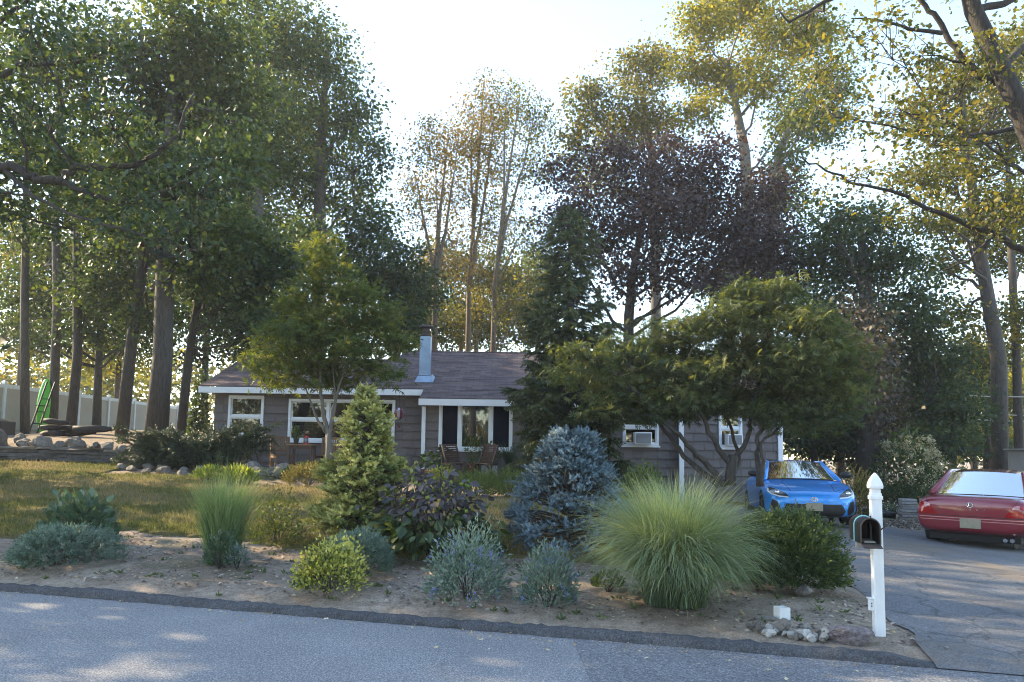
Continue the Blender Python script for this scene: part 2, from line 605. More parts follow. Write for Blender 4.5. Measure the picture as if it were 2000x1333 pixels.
M_WOOD_D = simple('weathered_wood', (.085, .045, .035), .7, var=.4, nscale=9, bumpv=.2, stretch=(6, 1, 1))
M_TERRA = simple('terracotta', (.33, .10, .05), .8, var=.25, nscale=7)
M_REDPOT = simple('red_glaze', (.26, .035, .028), .4, var=.2, nscale=5)
M_NAVY = simple('navy_glaze', (.015, .022, .05), .35, var=.2, nscale=5)
M_GALV = simple('galvanised_metal', (.24, .32, .42), .42, metal=.25, var=.16, nscale=4)
M_RUST = simple('dark_rusty_metal', (.045, .032, .028), .7, var=.5, nscale=12)
M_PATIO = simple('patio_stone', (.22, .21, .215), .9, var=.25, nscale=3, bumpv=.3)
M_CONC = simple('concrete_block', (.30, .285, .27), .9, var=.25, nscale=8, bumpv=.4, rnd=.2)
M_GREENP = simple('lime_plastic', (.13, .55, .06), .4, var=.10, nscale=2)
M_GREYP = simple('grey_panel', (.38, .37, .37), .55, var=.08, nscale=3)
def roof_mat():
    m, nt, N, L, out = nodes_of('asphalt_roof_shingles')
    p = N.new('ShaderNodeBsdfPrincipled')
    p.inputs['Roughness'].default_value = .9
    p.inputs['Specular IOR Level'].default_value = .25
    tc = N.new('ShaderNodeTexCoord')
    mp = N.new('ShaderNodeMapping')
    mp.inputs['Scale'].default_value = (1, .9366, 1)
    L.new(tc.outputs['Object'], mp.inputs[0])
    br = N.new('ShaderNodeTexBrick')
    br.inputs['Color1'].default_value = (.100, .076, .076, 1)
    br.inputs['Color2'].default_value = (.165, .130, .126, 1)
    br.inputs['Mortar'].default_value = (.05, .038, .042, 1)
    br.inputs['Scale'].default_value = 1.0
    br.inputs['Mortar Size'].default_value = .004
    br.inputs['Brick Width'].default_value = .31
    br.inputs['Row Height'].default_value = .128
    L.new(mp.outputs[0], br.inputs['Vector'])
    c = noise(nt, 60, 3, .8)
    col = mixc(nt, 1.0, br.outputs[0], ramp(nt, c, [(.3, (.6, .6, .6)), (.7, (1.45, 1.4, 1.45))]), 'MULTIPLY')
    b = noise(nt, 1.2, 4, .6)
    col = mixc(nt, 1.0, col, ramp(nt, b, [(.3, (.85, .82, .85)), (.7, (1.2, 1.15, 1.12))]), 'MULTIPLY')
    L.new(col, p.inputs['Base Color'])
    L.new(bump(nt, c, .5, .01), p.inputs['Normal'])
    L.new(p.outputs[0], out.inputs[0])
    return m
M_ROOF = roof_mat()
def glass_mat(name, tint, fac, rough=.02, low=.12):
    m, nt, N, L, out = nodes_of(name)
    t = N.new('ShaderNodeBsdfTransparent')
    t.inputs[0].default_value = (*tint, 1)
    g = N.new('ShaderNodeBsdfGlossy')
    g.inputs['Roughness'].default_value = rough
    g.inputs[0].default_value = (.95, .97, 1, 1)
    fr = N.new('ShaderNodeFresnel')
    fr.inputs[0].default_value = 1.5
    ad = N.new('ShaderNodeMath')
    ad.operation = 'MULTIPLY_ADD'
    ad.inputs[1].default_value = fac
    ad.inputs[2].default_value = low
    L.new(fr.outputs[0], ad.inputs[0])
    mx = N.new('ShaderNodeMixShader')
    L.new(ad.outputs[0], mx.inputs[0])
    L.new(t.outputs[0], mx.inputs[1])
    L.new(g.outputs[0], mx.inputs[2])
    L.new(mx.outputs[0], out.inputs[0])
    return m
M_PANE = glass_mat('window_glass', (.50, .53, .56), .9, low=.05)
M_CARGLASS = glass_mat('car_glass', (.30, .34, .35), .8, low=.09)

def ramp3(d, m_, l):
    return [(0.0, d), (.5, m_), (1.0, l)]
L_OAK = leafmat('leaf_green', ramp3((0.025, 0.048, 0.023), (0.052, 0.086, 0.030), (0.121, 0.144, 0.040)), tcol=1.25)
L_BLUEGRN = leafmat('leaf_dark_green', ramp3((0.018, 0.039, 0.025), (0.034, 0.064, 0.032), (0.075, 0.103, 0.037)), tcol=1.2)
L_YEL = leafmat('leaf_olive_gold', ramp3((.036, .050, .018), (.085, .095, .026), (.20, .165, .035)), trans=.5, tcol=1.4)
L_LIT = leafmat('leaf_bright_yellow', ramp3((.07, .09, .02), (.145, .155, .025), (.27, .225, .03)), trans=.55, tcol=1.4)  # leaves in sun: the sunlight is put into the leaf colour
L_ORANGE = leafmat('leaf_autumn_gold', ramp3((.060, .062, .024), (.125, .105, .032), (.22, .15, .04)), trans=.45, tcol=1.3)
L_PURPLE = leafmat('leaf_purple', ramp3((.020, .015, .019), (.040, .026, .030), (.066, .044, .034)), trans=.28, yellow=(1.2, .8, .6))
L_LACE = leafmat('leaf_lace_green', ramp3((.050, .085, .024), (.092, .130, .032), (.165, .175, .048)), trans=.45, tcol=1.25)
L_JMAPLE = leafmat('leaf_maple_olive', ramp3((.038, .060, .028), (.072, .100, .042), (.13, .145, .058)), trans=.42)
L_SPRUCE = leafmat('needle_green', ramp3((0.022, 0.041, 0.024), (0.043, 0.067, 0.034), (0.090, 0.106, 0.041)), trans=.12)
L_GOLDSP = leafmat('needle_gold_tip', ramp3((.060, .095, .026), (.175, .205, .058), (.44, .42, .14)), trans=.15)
L_BLUESP = leafmat('needle_blue', ramp3((.034, .068, .082), (.098, .160, .188), (.19, .275, .32)), trans=.08, yellow=(1, 1, 1))
L_YEW = leafmat('needle_yew', ramp3((0.014, 0.034, 0.022), (0.029, 0.055, 0.031), (0.054, 0.079, 0.041)), trans=.12)
L_SAGE = leafmat('leaf_sage', ramp3((0.056, 0.106, 0.081), (0.119, 0.181, 0.140), (0.213, 0.281, 0.225)), trans=.25, yellow=(1, 1, .8))
L_RHODO = leafmat('leaf_glossy', ramp3((0.034, 0.072, 0.043), (0.066, 0.120, 0.070), (0.138, 0.192, 0.120)), trans=.2, rough=.35, spec=.5)
L_VARIEG = leafmat('leaf_variegated', [(0, (.035, .065, .018)), (.35, (.085, .125, .030)), (.6, (.36, .36, .09)), (1, (.52, .50, .17))], trans=.3)
L_SMOKE = leafmat('leaf_plum_grey', ramp3((0.036, 0.043, 0.043), (0.074, 0.062, 0.072), (0.120, 0.106, 0.114)), trans=.25, yellow=(1.1, .9, .7))
L_BIGGRN = leafmat('leaf_big_green', ramp3((.028, .050, .024), (.050, .085, .036), (.10, .14, .05)), trans=.35)
L_LIME = leafmat('leaf_lime', ramp3((.075, .13, .025), (.15, .215, .04), (.27, .31, .07)), trans=.35)
L_JUNI = leafmat('needle_juniper', ramp3((.040, .075, .020), (.085, .13, .030), (.16, .20, .05)), trans=.25)
L_GOLDTH = leafmat('thread_gold', ramp3((.055, .055, .016), (.12, .11, .028), (.22, .18, .05)), trans=.25)
L_SHRUB = leafmat('leaf_small_green', ramp3((0.024, 0.050, 0.022), (0.054, 0.091, 0.034), (0.108, 0.138, 0.050)), trans=.3)
L_GRASS = leafmat('miscanthus_blade', ramp3((.070, .118, .072), (.165, .232, .138), (.34, .39, .235)), trans=.35)
L_SWITCH = leafmat('switchgrass_blade', ramp3((.060, .120, .055), (.130, .210, .100), (.26, .31, .17)), trans=.4)
L_BLUEFL = leafmat('blossom_blue', ramp3((.10, .12, .32), (.17, .19, .46), (.26, .28, .58)), trans=.2, yellow=(1, 1, 1))
L_CREAM = leafmat('blossom_cream', ramp3((.20, .18, .10), (.34, .31, .18), (.48, .44, .30)), trans=.25, yellow=(1, 1, .9))
L_WHITEFL = leafmat('blossom_white', ramp3((.5, .45, .52), (.7, .68, .74), (.8, .8, .82)), trans=.2, yellow=(1, 1, 1))
L_IVY = leafmat('leaf_dry_vine', ramp3((.028, .024, .024), (.055, .045, .040), (.12, .095, .06)), trans=.25)
L_DEAD = leafmat('leaf_fallen', ramp3((.30, .20, .10), (.46, .36, .20), (.62, .56, .40)), trans=.1)
L_FLOWER = leafmat('blossom_pink', ramp3((.24, .06, .05), (.40, .14, .12), (.5, .3, .25)), trans=.2, yellow=(1, 1, 1))

# ================================================================== ground, road, kerb, lawn, driveway
def axis(knots):
    out = []
    for (a, b, s) in knots:
        out += list(np.arange(a, b, s))
    out.append(knots[-1][1])
    return np.array(out)
gx = axis([(-260, -60, 25), (-60, -26, 4), (-26, 16, .4), (16, 60, 4), (60, 260, 25)])
gy = axis([(-120, -20, 20), (-20, 4, 3), (4, 30, .3), (30, 60, 3), (60, 320, 26)])
X, Y = np.meshgrid(gx, gy)
rg = np.random.default_rng(5)
Z = terrain(X, Y)
dk = .963 * (Y - kerb_y(X))
Z = np.where(dk < -.05, -.12, Z + .012 * rg.normal(size=X.shape) * ((dk > .4) & (X > -16) & (X < 3.0) & (Y < 20)))
def drive_left(y):
    return np.interp(y, [5, 6, 6.7, 7.9, 9.6, 14, 19], [3.24, 3.30, 3.45, 3.76, 4.10, 4.70, 5.15]) + .05 * np.sin(y * 4.1) + .03 * np.sin(y * 9.7 + 1)
def in_drive(x, y):
    return (x > drive_left(y)) & (x < 26) & (y < np.where(x < 8.0, 19.0, 17.2 + (x - 8) * .05))
nx, ny = len(gx), len(gy)
idx = np.arange(nx * ny).reshape(ny, nx)
F = np.stack([idx[:-1, :-1], idx[:-1, 1:], idx[1:, 1:], idx[1:, :-1]], -1).reshape(-1, 4)
tag(mk('ground', np.stack([X, Y, Z], -1), F, M_SOIL, smooth=True, kind='structure'), 'bare brown soil of the planting bed and woodland floor', None)

def sheet(name, x0, x1, y0, y1, s, mask, zoff, mat, label, thick=0.0, zf=None):
    xs, ys = np.arange(x0, x1 + s, s), np.arange(y0, y1 + s, s)
    X, Y = np.meshgrid(xs, ys)
    Z = (terrain(X, Y) if zf is None else zf(X, Y)) + zoff
    idx = np.arange(X.size).reshape(X.shape)
    cx, cy = (X[:-1, :-1] + s / 2), (Y[:-1, :-1] + s / 2)
    k = mask(cx, cy)
    F = np.stack([idx[:-1, :-1], idx[:-1, 1:], idx[1:, 1:], idx[1:, :-1]], -1)[k]
    V = np.stack([X, Y, Z], -1).reshape(-1, 3)
    used = np.unique(F)
    remap = -np.ones(len(V), int)
    remap[used] = np.arange(len(used))
    V, F = V[used], remap[F]
    if thick:                                        # skirt round the rim: the cut edge of the sheet
        E = np.concatenate([F[:, [0, 1]], F[:, [1, 2]], F[:, [2, 3]], F[:, [3, 0]]])
        key = np.sort(E, 1)
        u, inv, cnt = np.unique(key, axis=0, return_inverse=True, return_counts=True)
        E = E[cnt[inv.ravel()] == 1]
        n = len(V)
        F = np.concatenate([F, np.stack([E[:, 0], E[:, 0] + n, E[:, 1] + n, E[:, 1]], -1)])
        V = np.concatenate([V, V - [0, 0, thick]])
    return tag(mk(name, V, F, mat, smooth=False, kind='structure'), label, None)

# road: a flat asphalt sheet up to the kerb, with a mouth into the driveway
rv, rf = [], []
for i, x in enumerate(np.arange(-60, 60.1, .5)):
    rv += [(x, kerb_y(x) + .02, 0), (x, kerb_y(x) - 9.5, 0)]
n = len(rv) // 2
rf = np.array([(2 * i, 2 * i + 1, 2 * i + 3, 2 * i + 2) for i in range(n - 1)])
tag(mk('road', rv, rf, M_ROAD, kind='structure'), 'grey asphalt street in the foreground', None)
# newer darker strip of road surface on the right, laid on top
rv = []
for x in np.arange(.55, 30.1, .25):
    j = .03 * math.sin(x * 5) if x > .6 else 0
    rv += [(x, kerb_y(x) - .02, .006), (x + .25, kerb_y(x) - 9.0, .006)]
n = len(rv) // 2
M_PATCH = asphalt('road_patch', (.108, .109, .116), (.146, .146, .153), crack=.4, speck=1.0)
tag(mk('road_patch', rv, np.array([(2 * i, 2 * i + 1, 2 * i + 3, 2 * i + 2) for i in range(n - 1)]), M_PATCH, kind='structure'), 'darker resurfaced strip of the street', None)

# kerb: low rolled asphalt berm, ragged, ends by the driveway
kx = np.arange(-40, 3.36, .06)
rng = np.random.default_rng(11)
w1 = np.convolve(rng.normal(size=len(kx) + 20), np.ones(21) / 21, 'valid')
prof = [(-.01, .002), (.003, .035), (.02, .058), (.045, .070), (.08, .072), (.12, .066), (.17, .03)]
V = []
for i, x in enumerate(kx):
    e = min(1, max(.12, (3.36 - x) / .5)) * (1 + .35 * w1[i])
    for j, (o, h) in enumerate(prof):
        jit = rng.normal() * .007
        V.append((x + o * .27 + jit, kerb_y(x) + o * .963 * (1 + .25 * w1[i]) + jit, h * e + (.006 * rng.normal() if 0 < j < 6 else 0)))
m_ = len(prof)
F = np.array([(i * m_ + j, (i + 1) * m_ + j, (i + 1) * m_ + j + 1, i * m_ + j + 1) for i in range(len(kx) - 1) for j in range(m_ - 1)])
tag(mk('kerb', V, F, M_KERB, smooth=True, kind='structure'), 'low dark asphalt kerb along the planting bed', None)

def lawn_edge(x):
    return 2.55 + .25 * np.sin(x * .9) + .1 * np.sin(x * 3.1 + 1) - .55 * sstep((-5.5 - x) / 2)
def in_lawn(x, y):
    d = .963 * (y - kerb_y(x))
    back = np.where(x < -9.7, wall_y(x) - .35, np.where(x < -6.0, 17.6 + .15 * np.sin(x * 2), np.where(x < -2.5, 16.4, 15.2)))
    return (d > lawn_edge(x)) & (y < back) & (x < 3.2) & (x > -26)
sheet('lawn', -26, 3.4, 8, 22, .1, in_lawn, .045, M_LAWN, 'mown lawn with dry straw patches', thick=.06)
xs = np.r_[np.arange(3.24, 6, .12), np.arange(6, 12, .25), np.arange(12, 26.1, 1.0)]
ts = np.linspace(0, 1, 90)
X0, TT = np.meshgrid(xs, ts)
yb = np.where(X0 < 8.0, 19.0, 17.25)
Y0 = kerb_y(X0) - .02 + (yb - kerb_y(X0) + .02) * TT
X0 = X0 + (drive_left(Y0) - 3.24) * np.clip(1 - (X0 - 3.24) / 5, 0, 1)
Z0 = terrain(X0, Y0) + .014
idx = np.arange(X0.size).reshape(X0.shape)
F = np.stack([idx[:-1, :-1], idx[:-1, 1:], idx[1:, 1:], idx[1:, :-1]], -1).reshape(-1, 4)
tag(mk('driveway', np.stack([X0, Y0, Z0], -1), F, M_DRIVE, smooth=True, kind='structure'), 'worn asphalt driveway with cracks and dirt', None)
# grass blades of the lawn
rng = np.random.default_rng(3)
n = 260000
y_ = 8.2 + 11.6 * rng.uniform(0, 1, n) ** 1.35
x_ = rng.uniform(-1, 1, n) * (y_ * .75 + .5)
k = in_lawn(x_, y_)
x_, y_ = x_[k], y_[k]
p = np.stack([x_, y_, terrain(x_, y_) + .04], -1)
n = len(p)
d = rng.normal(size=(n, 3)) * [.45, .45, 0] + [0, 0, 1]
V, F, m_ = scatter((np.array([(-.10, 0, 0), (.10, 0, 0), (0, 1, .15)], float), np.array([(0, 1, 2)])), p, d, rng.uniform(.03, .095, n), rng)
tag(mk('grass', V, F, M_BLADE, v=rng.uniform(0, 1, n), kind='stuff'), 'short drying blades of the lawn', 'grass')
# weeds and moss tufts, wood chips and grit on the bare bed
rng = np.random.default_rng(8)
n = 11000
x_ = rng.uniform(-9, 3.6, n)
d_ = rng.uniform(.35, 2.9, n)
y_ = kerb_y(x_) + d_ / .963
p = np.stack([x_, y_, terrain(x_, y_) + .006], -1)
dirs = rng.normal(size=(n, 3)) * [1, 1, .12]
CHIP = (np.array([(-.3, -.5, 0), (.3, -.5, 0), (.22, .5, .1), (-.25, .45, .1), (0, 0, .35)], float), np.array([(0, 1, 4), (1, 2, 4), (2, 3, 4), (3, 0, 4)]))
V, F, m_ = scatter(CHIP, p, dirs, .010 + .045 * rng.uniform(0, 1, n) ** 4, rng, normal=np.tile([0, 0, 1.], (n, 1)))
M_CHIP = leafmat('wood_chips', ramp3((.06, .042, .03), (.17, .125, .09), (.44, .38, .31)), trans=0.0)
tag(mk('soil_debris', V, F, M_CHIP, v=np.repeat(rng.uniform(0, 1, n) ** 1.6, m_), kind='stuff'), 'wood chips, twigs and grit scattered over the bare bed', 'debris')
# fallen leaves on the bed, too small to tell apart
n = 700
x_ = rng.uniform(-8, 3.4, n)
y_ = kerb_y(x_) + rng.uniform(.3, 2.9, n)
p = np.stack([x_, y_, terrain(x_, y_) + .014], -1)
V, F, m_ = scatter(LEAF, p, rng.normal(size=(n, 3)) * [1, 1, .2], rng.uniform(.02, .05, n), rng, nup=3)
tag(mk('leaf_litter', V, F, L_DEAD, v=np.repeat(rng.uniform(0, .8, n), m_), kind='stuff'), 'small dry leaves littering the bed', 'leaves')
# leaves and grit gathered in the gutter, and small weeds in the bed
rng = np.random.default_rng(91)
n = 260
x_ = rng.uniform(-9, 3.2, n)
y_ = kerb_y(x_) - .03 - np.abs(rng.normal(size=n)) * .16
V, F, m_ = scatter(LEAF, np.stack([x_, y_, np.full(n, .012)], -1), rng.normal(size=(n, 3)) * [1, 1, .2], rng.uniform(.012, .034, n), rng, nup=3)
tag(mk('gutter_litter', V, F, L_DEAD, v=np.repeat(rng.uniform(0, .7, n), m_), kind='stuff'), 'crumbs of dry leaf along the foot of the kerb', 'leaves')
n = 130
x_ = rng.uniform(-8, 3.2, n)
y_ = kerb_y(x_) + rng.uniform(.28, 2.6, n)
c = np.stack([x_, y_, terrain(x_, y_)], -1)
P = (c[:, None] + rng.normal(size=(n, 9, 3)) * [.02, .02, 0]).reshape(-1, 3)
V, F, m_ = scatter(LEAF_LONG, P, rng.normal(size=P.shape) * [.8, .8, .2] + [0, 0, .7], rng.uniform(.03, .08, len(P)), rng)
tag(mk('weeds', V, F, L_SHRUB, v=np.repeat(rng.uniform(.2, 1, len(P)), m_), kind='stuff'), 'tiny weeds sprouting in the bare bed', 'weeds')
# ================================================================== house
def under(o, root):
    o.parent = root
    o.location = -Vector(root.location) if root.parent is None else (0, 0, 0)
    return o
house = thing('house', 'low brown shingled house with white trim and grey shingle roof', 'house', (-.7, 20.0, .7))
SL = .367
def roof_z(y):
    return 3.22 + SL * (y - 19.92)
WALLS = [  # name, x0, x1, y (front face), z0, z1, openings (x0, x1, z0, z1), shingles one by one?
    ('wall', -8.15, -2.30, 20.30, .75, 3.32, [(-7.73, -6.82, 1.92, 2.97), (-6.08, -3.22, 1.80, 2.90)], True),
    ('wall', -2.30, 4.42, 19.50, .55, 3.04, [(-1.88, 0.0, 1.62, 2.86), (2.95, 3.84, 1.80, 2.72)], True),
    ('wall', 4.42, 7.02, 19.30, .35, 2.98, [(5.42, 5.97, 1.77, 2.80)], True),
]
rng = random.Random(4)
SH = []
for k in range(8):                                  # eight shingle shapes, one metre square, scaled in place
    r = random.Random(k)
    xs = [0, .25, .5, .75, 1]
    zb = [r.uniform(-.035, .035) for _ in xs]
    V, F = [], []
    for x, b in zip(xs, zb):
        V += [(x, -.040, b), (x, -.004, 1.0), (x, -.001, b)]
    for i in range(4):
        a, c = i * 3, i * 3 + 3
        F += [(a, c, c + 1, a + 1), (a, a + 2, c + 2, c)]
    F += [(0, 1, 2), (12, 14, 13)]
    me = bpy.data.meshes.new('shingle')
    me.from_pydata(V, [], F)
    me.materials.append(M_SHINGLE)
    SH.append(me)
rest = MB()
n_single = 0
for wi, (nm, x0, x1, y, z0, z1, ops, single) in enumerate(WALLS):
    b = MB()
    bx = sorted({x0, x1, *[o[0] for o in ops], *[o[1] for o in ops]})
    for a, c in zip(bx[:-1], bx[1:]):
        o = [q for q in ops if q[0] < (a + c) / 2 < q[1]]
        if o:
            b.box(a, c, y, y + .16, z0, o[0][2])
            b.box(a, c, y, y + .16, o[0][3], z1)
        else:
            b.box(a, c, y, y + .16, z0, z1)
    w = under(b.build('wall', M_SHINGLE), house)
    EX = .222
    zc = z0
    while zc < z1:
        for a, c in zip(bx[:-1], bx[1:]):
            o = [q for q in ops if q[0] < (a + c) / 2 < q[1]]
            spans = [(zc, min(zc + EX, z1))]
            if o:
                sp = []
                for s0, s1 in spans:
                    if s0 < o[0][2]:
                        sp.append((s0, min(s1, o[0][2])))
                    if s1 > o[0][3]:
                        sp.append((max(s0, o[0][3]), s1))
                spans = sp
            for s0, s1 in spans:
                if s1 - s0 < .03:
                    continue
                xx = a
                while xx < c - .01:
                    ww = min(rng.choice((.24, .28, .32, .36)), c - xx)
                    if c - xx - ww < .1:
                        ww = c - xx
                    hidden = (wi == 1 and xx > -1.9 and xx < 2.85) or s1 < (1.0 if wi == 0 else .85)
                    if not hidden and n_single < 300:
                        s = bpy.data.objects.new('shingle', rng.choice(SH))
                        COL.objects.link(s)
                        s.parent = w
                        s.location = (xx + .003, y, s0)
                        s.scale = (ww - .006, rng.uniform(.9, 1.3), s1 - s0 + .004)
                        n_single += 1
                    else:
                        rest.box(xx + .003, xx + ww - .003, y - .034, y - .002, s0, s1 - .012)
                    xx += ww
        zc += EX
o = under(rest.build('shingle_cladding', M_SHINGLE), house)
o['kind'] = 'stuff'
# side and back walls
b = MB()
b.box(-8.15, -7.99, 20.46, 26.5, .75, 3.3)
b.box(-2.30, -2.14, 19.66, 20.46, .55, 3.1)
b.box(6.86, 7.02, 19.46, 29.0, .35, 3.0)
b.box(-8.15, 7.02, 28.84, 29.0, .55, 3.0)
b.add([(-8.15, 20.3, 3.3), (-8.15, 23.0, roof_z(23) - .12), (-8.15, 26.5, 3.1), (-8.0, 20.3, 3.3), (-8.0, 23.0, roof_z(23) - .12), (-8.0, 26.5, 3.1)], [(0, 1, 2), (3, 5, 4), (0, 3, 4, 1), (1, 4, 5, 2)])
under(b.build('side_wall', M_SHINGLE), house)
# roof: stepped shingle courses over the front slope, plain back slopes
b = MB()
cs = .1368
yy = 19.10
ci = 0
while yy < 24.2:
    y2 = min(yy + .12, 24.2)
    for (xa, xb, ya, yb) in ((-8.45, -2.38, 19.92, 23.0), (-2.38, 7.35, 19.10, 24.2), (-3.6, -2.38, 23.0, 24.2)):
        a0, a1 = max(yy, ya), min(y2, yb)
        if a1 - a0 < .004:
            continue
        zz0, zz1 = roof_z(a0), roof_z(a1)
        segs = np.arange(xa, xb, .9).tolist() + [xb]
        for s0, s1 in zip(segs[:-1], segs[1:]):
            j = .003 * math.sin(s0 * 7 + ci * 3.3)
            b.add([(s0, a0, zz0 + .018 + j), (s1, a0, zz0 + .018 + j), (s1, a1, zz1 + .006), (s0, a1, zz1 + .006), (s0, a0, zz0 - .004), (s1, a0, zz0 - .004)],
                  [(0, 1, 2, 3), (4, 5, 1, 0)])
    yy = y2
    ci += 1
r23, r24 = roof_z(23.0), roof_z(24.2)
b.add([(-8.45, 23.0, r23 + .006), (-3.6, 23.0, r23 + .006), (-3.6, 26.8, 3.0), (-8.45, 26.8, 3.0)], [(0, 1, 2, 3)])
b.add([(-3.6, 24.2, r24 + .006), (7.35, 24.2, r24 + .006), (7.35, 29.3, 3.0), (-3.6, 29.3, 3.0)], [(0, 1, 2, 3)])
b.add([(-3.6, 23.0, r23), (-3.6, 24.2, r24), (-3.6, 29.3, 3.0), (-3.6, 26.8, 3.0)], [(0, 1, 2, 3)])
roof = under(b.build('roof', M_ROOF), house)
b = MB()
b.box(-8.5, -3.5, 22.93, 23.07, r23 + .004, r23 + .035)
b.box(-3.65, 7.4, 24.13, 24.27, r24 + .004, r24 + .035)
ro = b.build('ridge_cap', M_ROOF)
ro.parent = roof
# chimney flue on the roof: painted metal box, round pipe and cap
cx_, cy_ = -2.46, 20.78
zb_ = roof_z(cy_)
b = MB()
b.box(cx_ - .15, cx_ + .15, cy_ - .15, cy_ + .15, zb_ - .1, zb_ + 1.24)
b.box(cx_ - .17, cx_ + .17, cy_ - .17, cy_ + .17, zb_ + .12, zb_ + .15)
ch = b.build('chimney', M_GALV, roof, bevel=.01)
b = MB()
b.add([(cx_ - .26, cy_ - .28, roof_z(cy_ - .28) + .025), (cx_ + .26, cy_ - .28, roof_z(cy_ - .28) + .025), (cx_ + .18, cy_ - .17, zb_ + .11), (cx_ - .18, cy_ - .17, zb_ + .11),
       (cx_ - .26, cy_ + .28, roof_z(cy_ + .28) + .025), (cx_ + .26, cy_ + .28, roof_z(cy_ + .28) + .025), (cx_ + .18, cy_ + .17, zb_ + .2), (cx_ - .18, cy_ + .17, zb_ + .2)],
      [(0, 1, 2, 3), (1, 5, 6, 2), (4, 0, 3, 7), (5, 4, 7, 6)])
b.build('flashing', M_GALV, roof)
b = MB()
b.lathe([(.10, 1.2), (.10, 1.50)], (cx_, cy_, zb_), 16)
b.lathe([(.16, 1.255), (.16, 1.275)], (cx_, cy_, zb_), 16)
b.lathe([(.20, 1.50), (.205, 1.53), (.11, 1.58)], (cx_, cy_, zb_), 18)
b.build('flue_pipe', M_RUST, roof, smooth=False)
# eaves: white fascia boards, soffits
def part_box(name, mat, *boxes, bevel=.0, root=house):
    b = MB()
    for q in boxes:
        b.box(*q)
    return under(b.build(name, mat, bevel=bevel), root)
part_box('fascia', M_WHITE, (-8.46, -2.385, 19.905, 19.935, 3.045, 3.205))
part_box('fascia', M_WHITE, (-2.41, 7.36, 19.085, 19.115, 2.735, 2.905))
part_box('soffit', M_WHITE, (-8.45, -2.40, 19.94, 20.29, 3.06, 3.08))
part_box('soffit', M_WHITE, (-2.38, 7.34, 19.12, 19.48, 2.76, 2.78))
b = MB()
b.bar((-8.455, 19.93, 3.12), (-8.455, 23.0, r23 - .1), .03, .16)
b.bar((-8.455, 23.0, r23 - .1), (-8.455, 26.8, 2.95), .03, .16)
under(b.build('rake_board', M_WHITE), house)
for x in (4.42, 6.99):
    part_box('corner_board', M_WHITE, (x - .06, x + .06, 19.235, 19.30, .3, 2.72))
part_box('corner_board', M_WHITE, (-2.36, -2.26, 19.435, 19.50, .5, 2.72))
# windows
def window(x0, x1, z0, z1, y, units, rail=None, fr=.066, blind=None, sidescreen=False, trim=.03):
    w = thing('window', 'x', None)
    del w['label']
    w.parent = house
    w.location = -Vector(house.location)
    f = .07
    b = MB()
    b.box(x0 - trim, x0 + fr - trim, y - .075, y + .08, z0 - trim, z1 + trim)
    b.box(x1 - fr + trim, x1 + trim, y - .075, y + .08, z0 - trim, z1 + trim)
    b.box(x0 + fr - trim, x1 - fr + trim, y - .075, y + .08, z1 - fr + trim, z1 + trim)
    b.box(x0 + fr - trim, x1 - fr + trim, y - .075, y + .08, z0 - trim, z0 + fr - trim)
    b.build('frame', M_WHITE, w, bevel=.006)
    MB().box(x0 - .06, x1 + .06, y - .105, y - .02, z0 - .07, z0 - .032).build('sill', M_WHITE, w, bevel=.005)
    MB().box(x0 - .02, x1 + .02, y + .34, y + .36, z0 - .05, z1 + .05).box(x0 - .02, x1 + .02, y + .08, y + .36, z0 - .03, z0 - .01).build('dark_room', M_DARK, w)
    xa, xb, za, zb = x0 + fr - trim, x1 - fr + trim, z0 + fr - trim, z1 - fr + trim
    cut = [xa + (xb - xa) * u for u in units]
    for i, (a, c) in enumerate(zip(cut[:-1], cut[1:])):
        if i:
            MB().box(a - .035, a + .035, y - .066, y + .06, za, zb).build('mullion', M_WHITE, w, bevel=.005)
        a2, c2 = a + (.035 if i else 0), c - (.035 if i < len(cut) - 2 else 0)
        parts = [(za, zb)]
        if rail:
            zr = za + (zb - za) * rail
            MB().box(a2, c2, y - .06, y + .05, zr - .035, zr + .035).build('meeting_rail', M_WHITE, w, bevel=.005)
            parts = [(za, zr - .035), (zr + .035, zb)]
        for j, (p0, p1) in enumerate(parts):
            s = .028
            yo = y - .02 if j == 0 else y + .005
            b = MB()
            b.box(a2, a2 + s, yo - .012, yo + .02, p0, p1)
            b.box(c2 - s, c2, yo - .012, yo + .02, p0, p1)
            b.box(a2 + s, c2 - s, yo - .012, yo + .02, p0, p0 + s)
            b.box(a2 + s, c2 - s, yo - .012, yo + .02, p1 - s, p1)
            b.build('sash', M_WHITE, w)
            if sidescreen and i != 1:
                MB().box(a2 + s, c2 - s, yo, yo + .004, p0 + s, p1 - s).build('insect_screen', M_SCREEN, w)
            else:
                MB().box(a2 + s, c2 - s, yo, yo + .004, p0 + s, p1 - s).build('pane', M_PANE, w)
            if blind and (blind == 'all' or j == 0):
                zz = p0 + s + .02
                while zz < p1 - s:
                    MB().box(a2 + s, c2 - s, yo + .05, yo + .075, zz, zz + .022).build('blind_slat', M_BLIND, w)
                    zz += .045
    return w
M_SCREEN = simple('dark_screen', (.006, .008, .017), .9, var=.2, nscale=80, spec=.05)
M_BLIND = simple('blind_slat', (.16, .17, .185), .6, var=.1)
M_CURT = simple('pale_curtain', (.30, .29, .25), .8, var=.15, nscale=5, stretch=(8, 1, .3))
M_SHADE = simple('window_shade', (.13, .13, .14), .8, var=.15, nscale=4)
w1 = window(-7.73, -6.82, 1.92, 2.97, 20.30, (0, 1), .48)
MB().box(-7.66, -6.9, 20.37, 20.38, 1.98, 2.9).build('roller_shade', M_SHADE, w1)
w2 = window(-6.08, -3.22, 1.80, 2.90, 20.30, (0, .365, .68, 1), .52, blind='low')
w3 = window(-1.88, 0.0, 1.62, 2.86, 19.50, (0, .27, .72, 1), None, sidescreen=True)
b = MB()
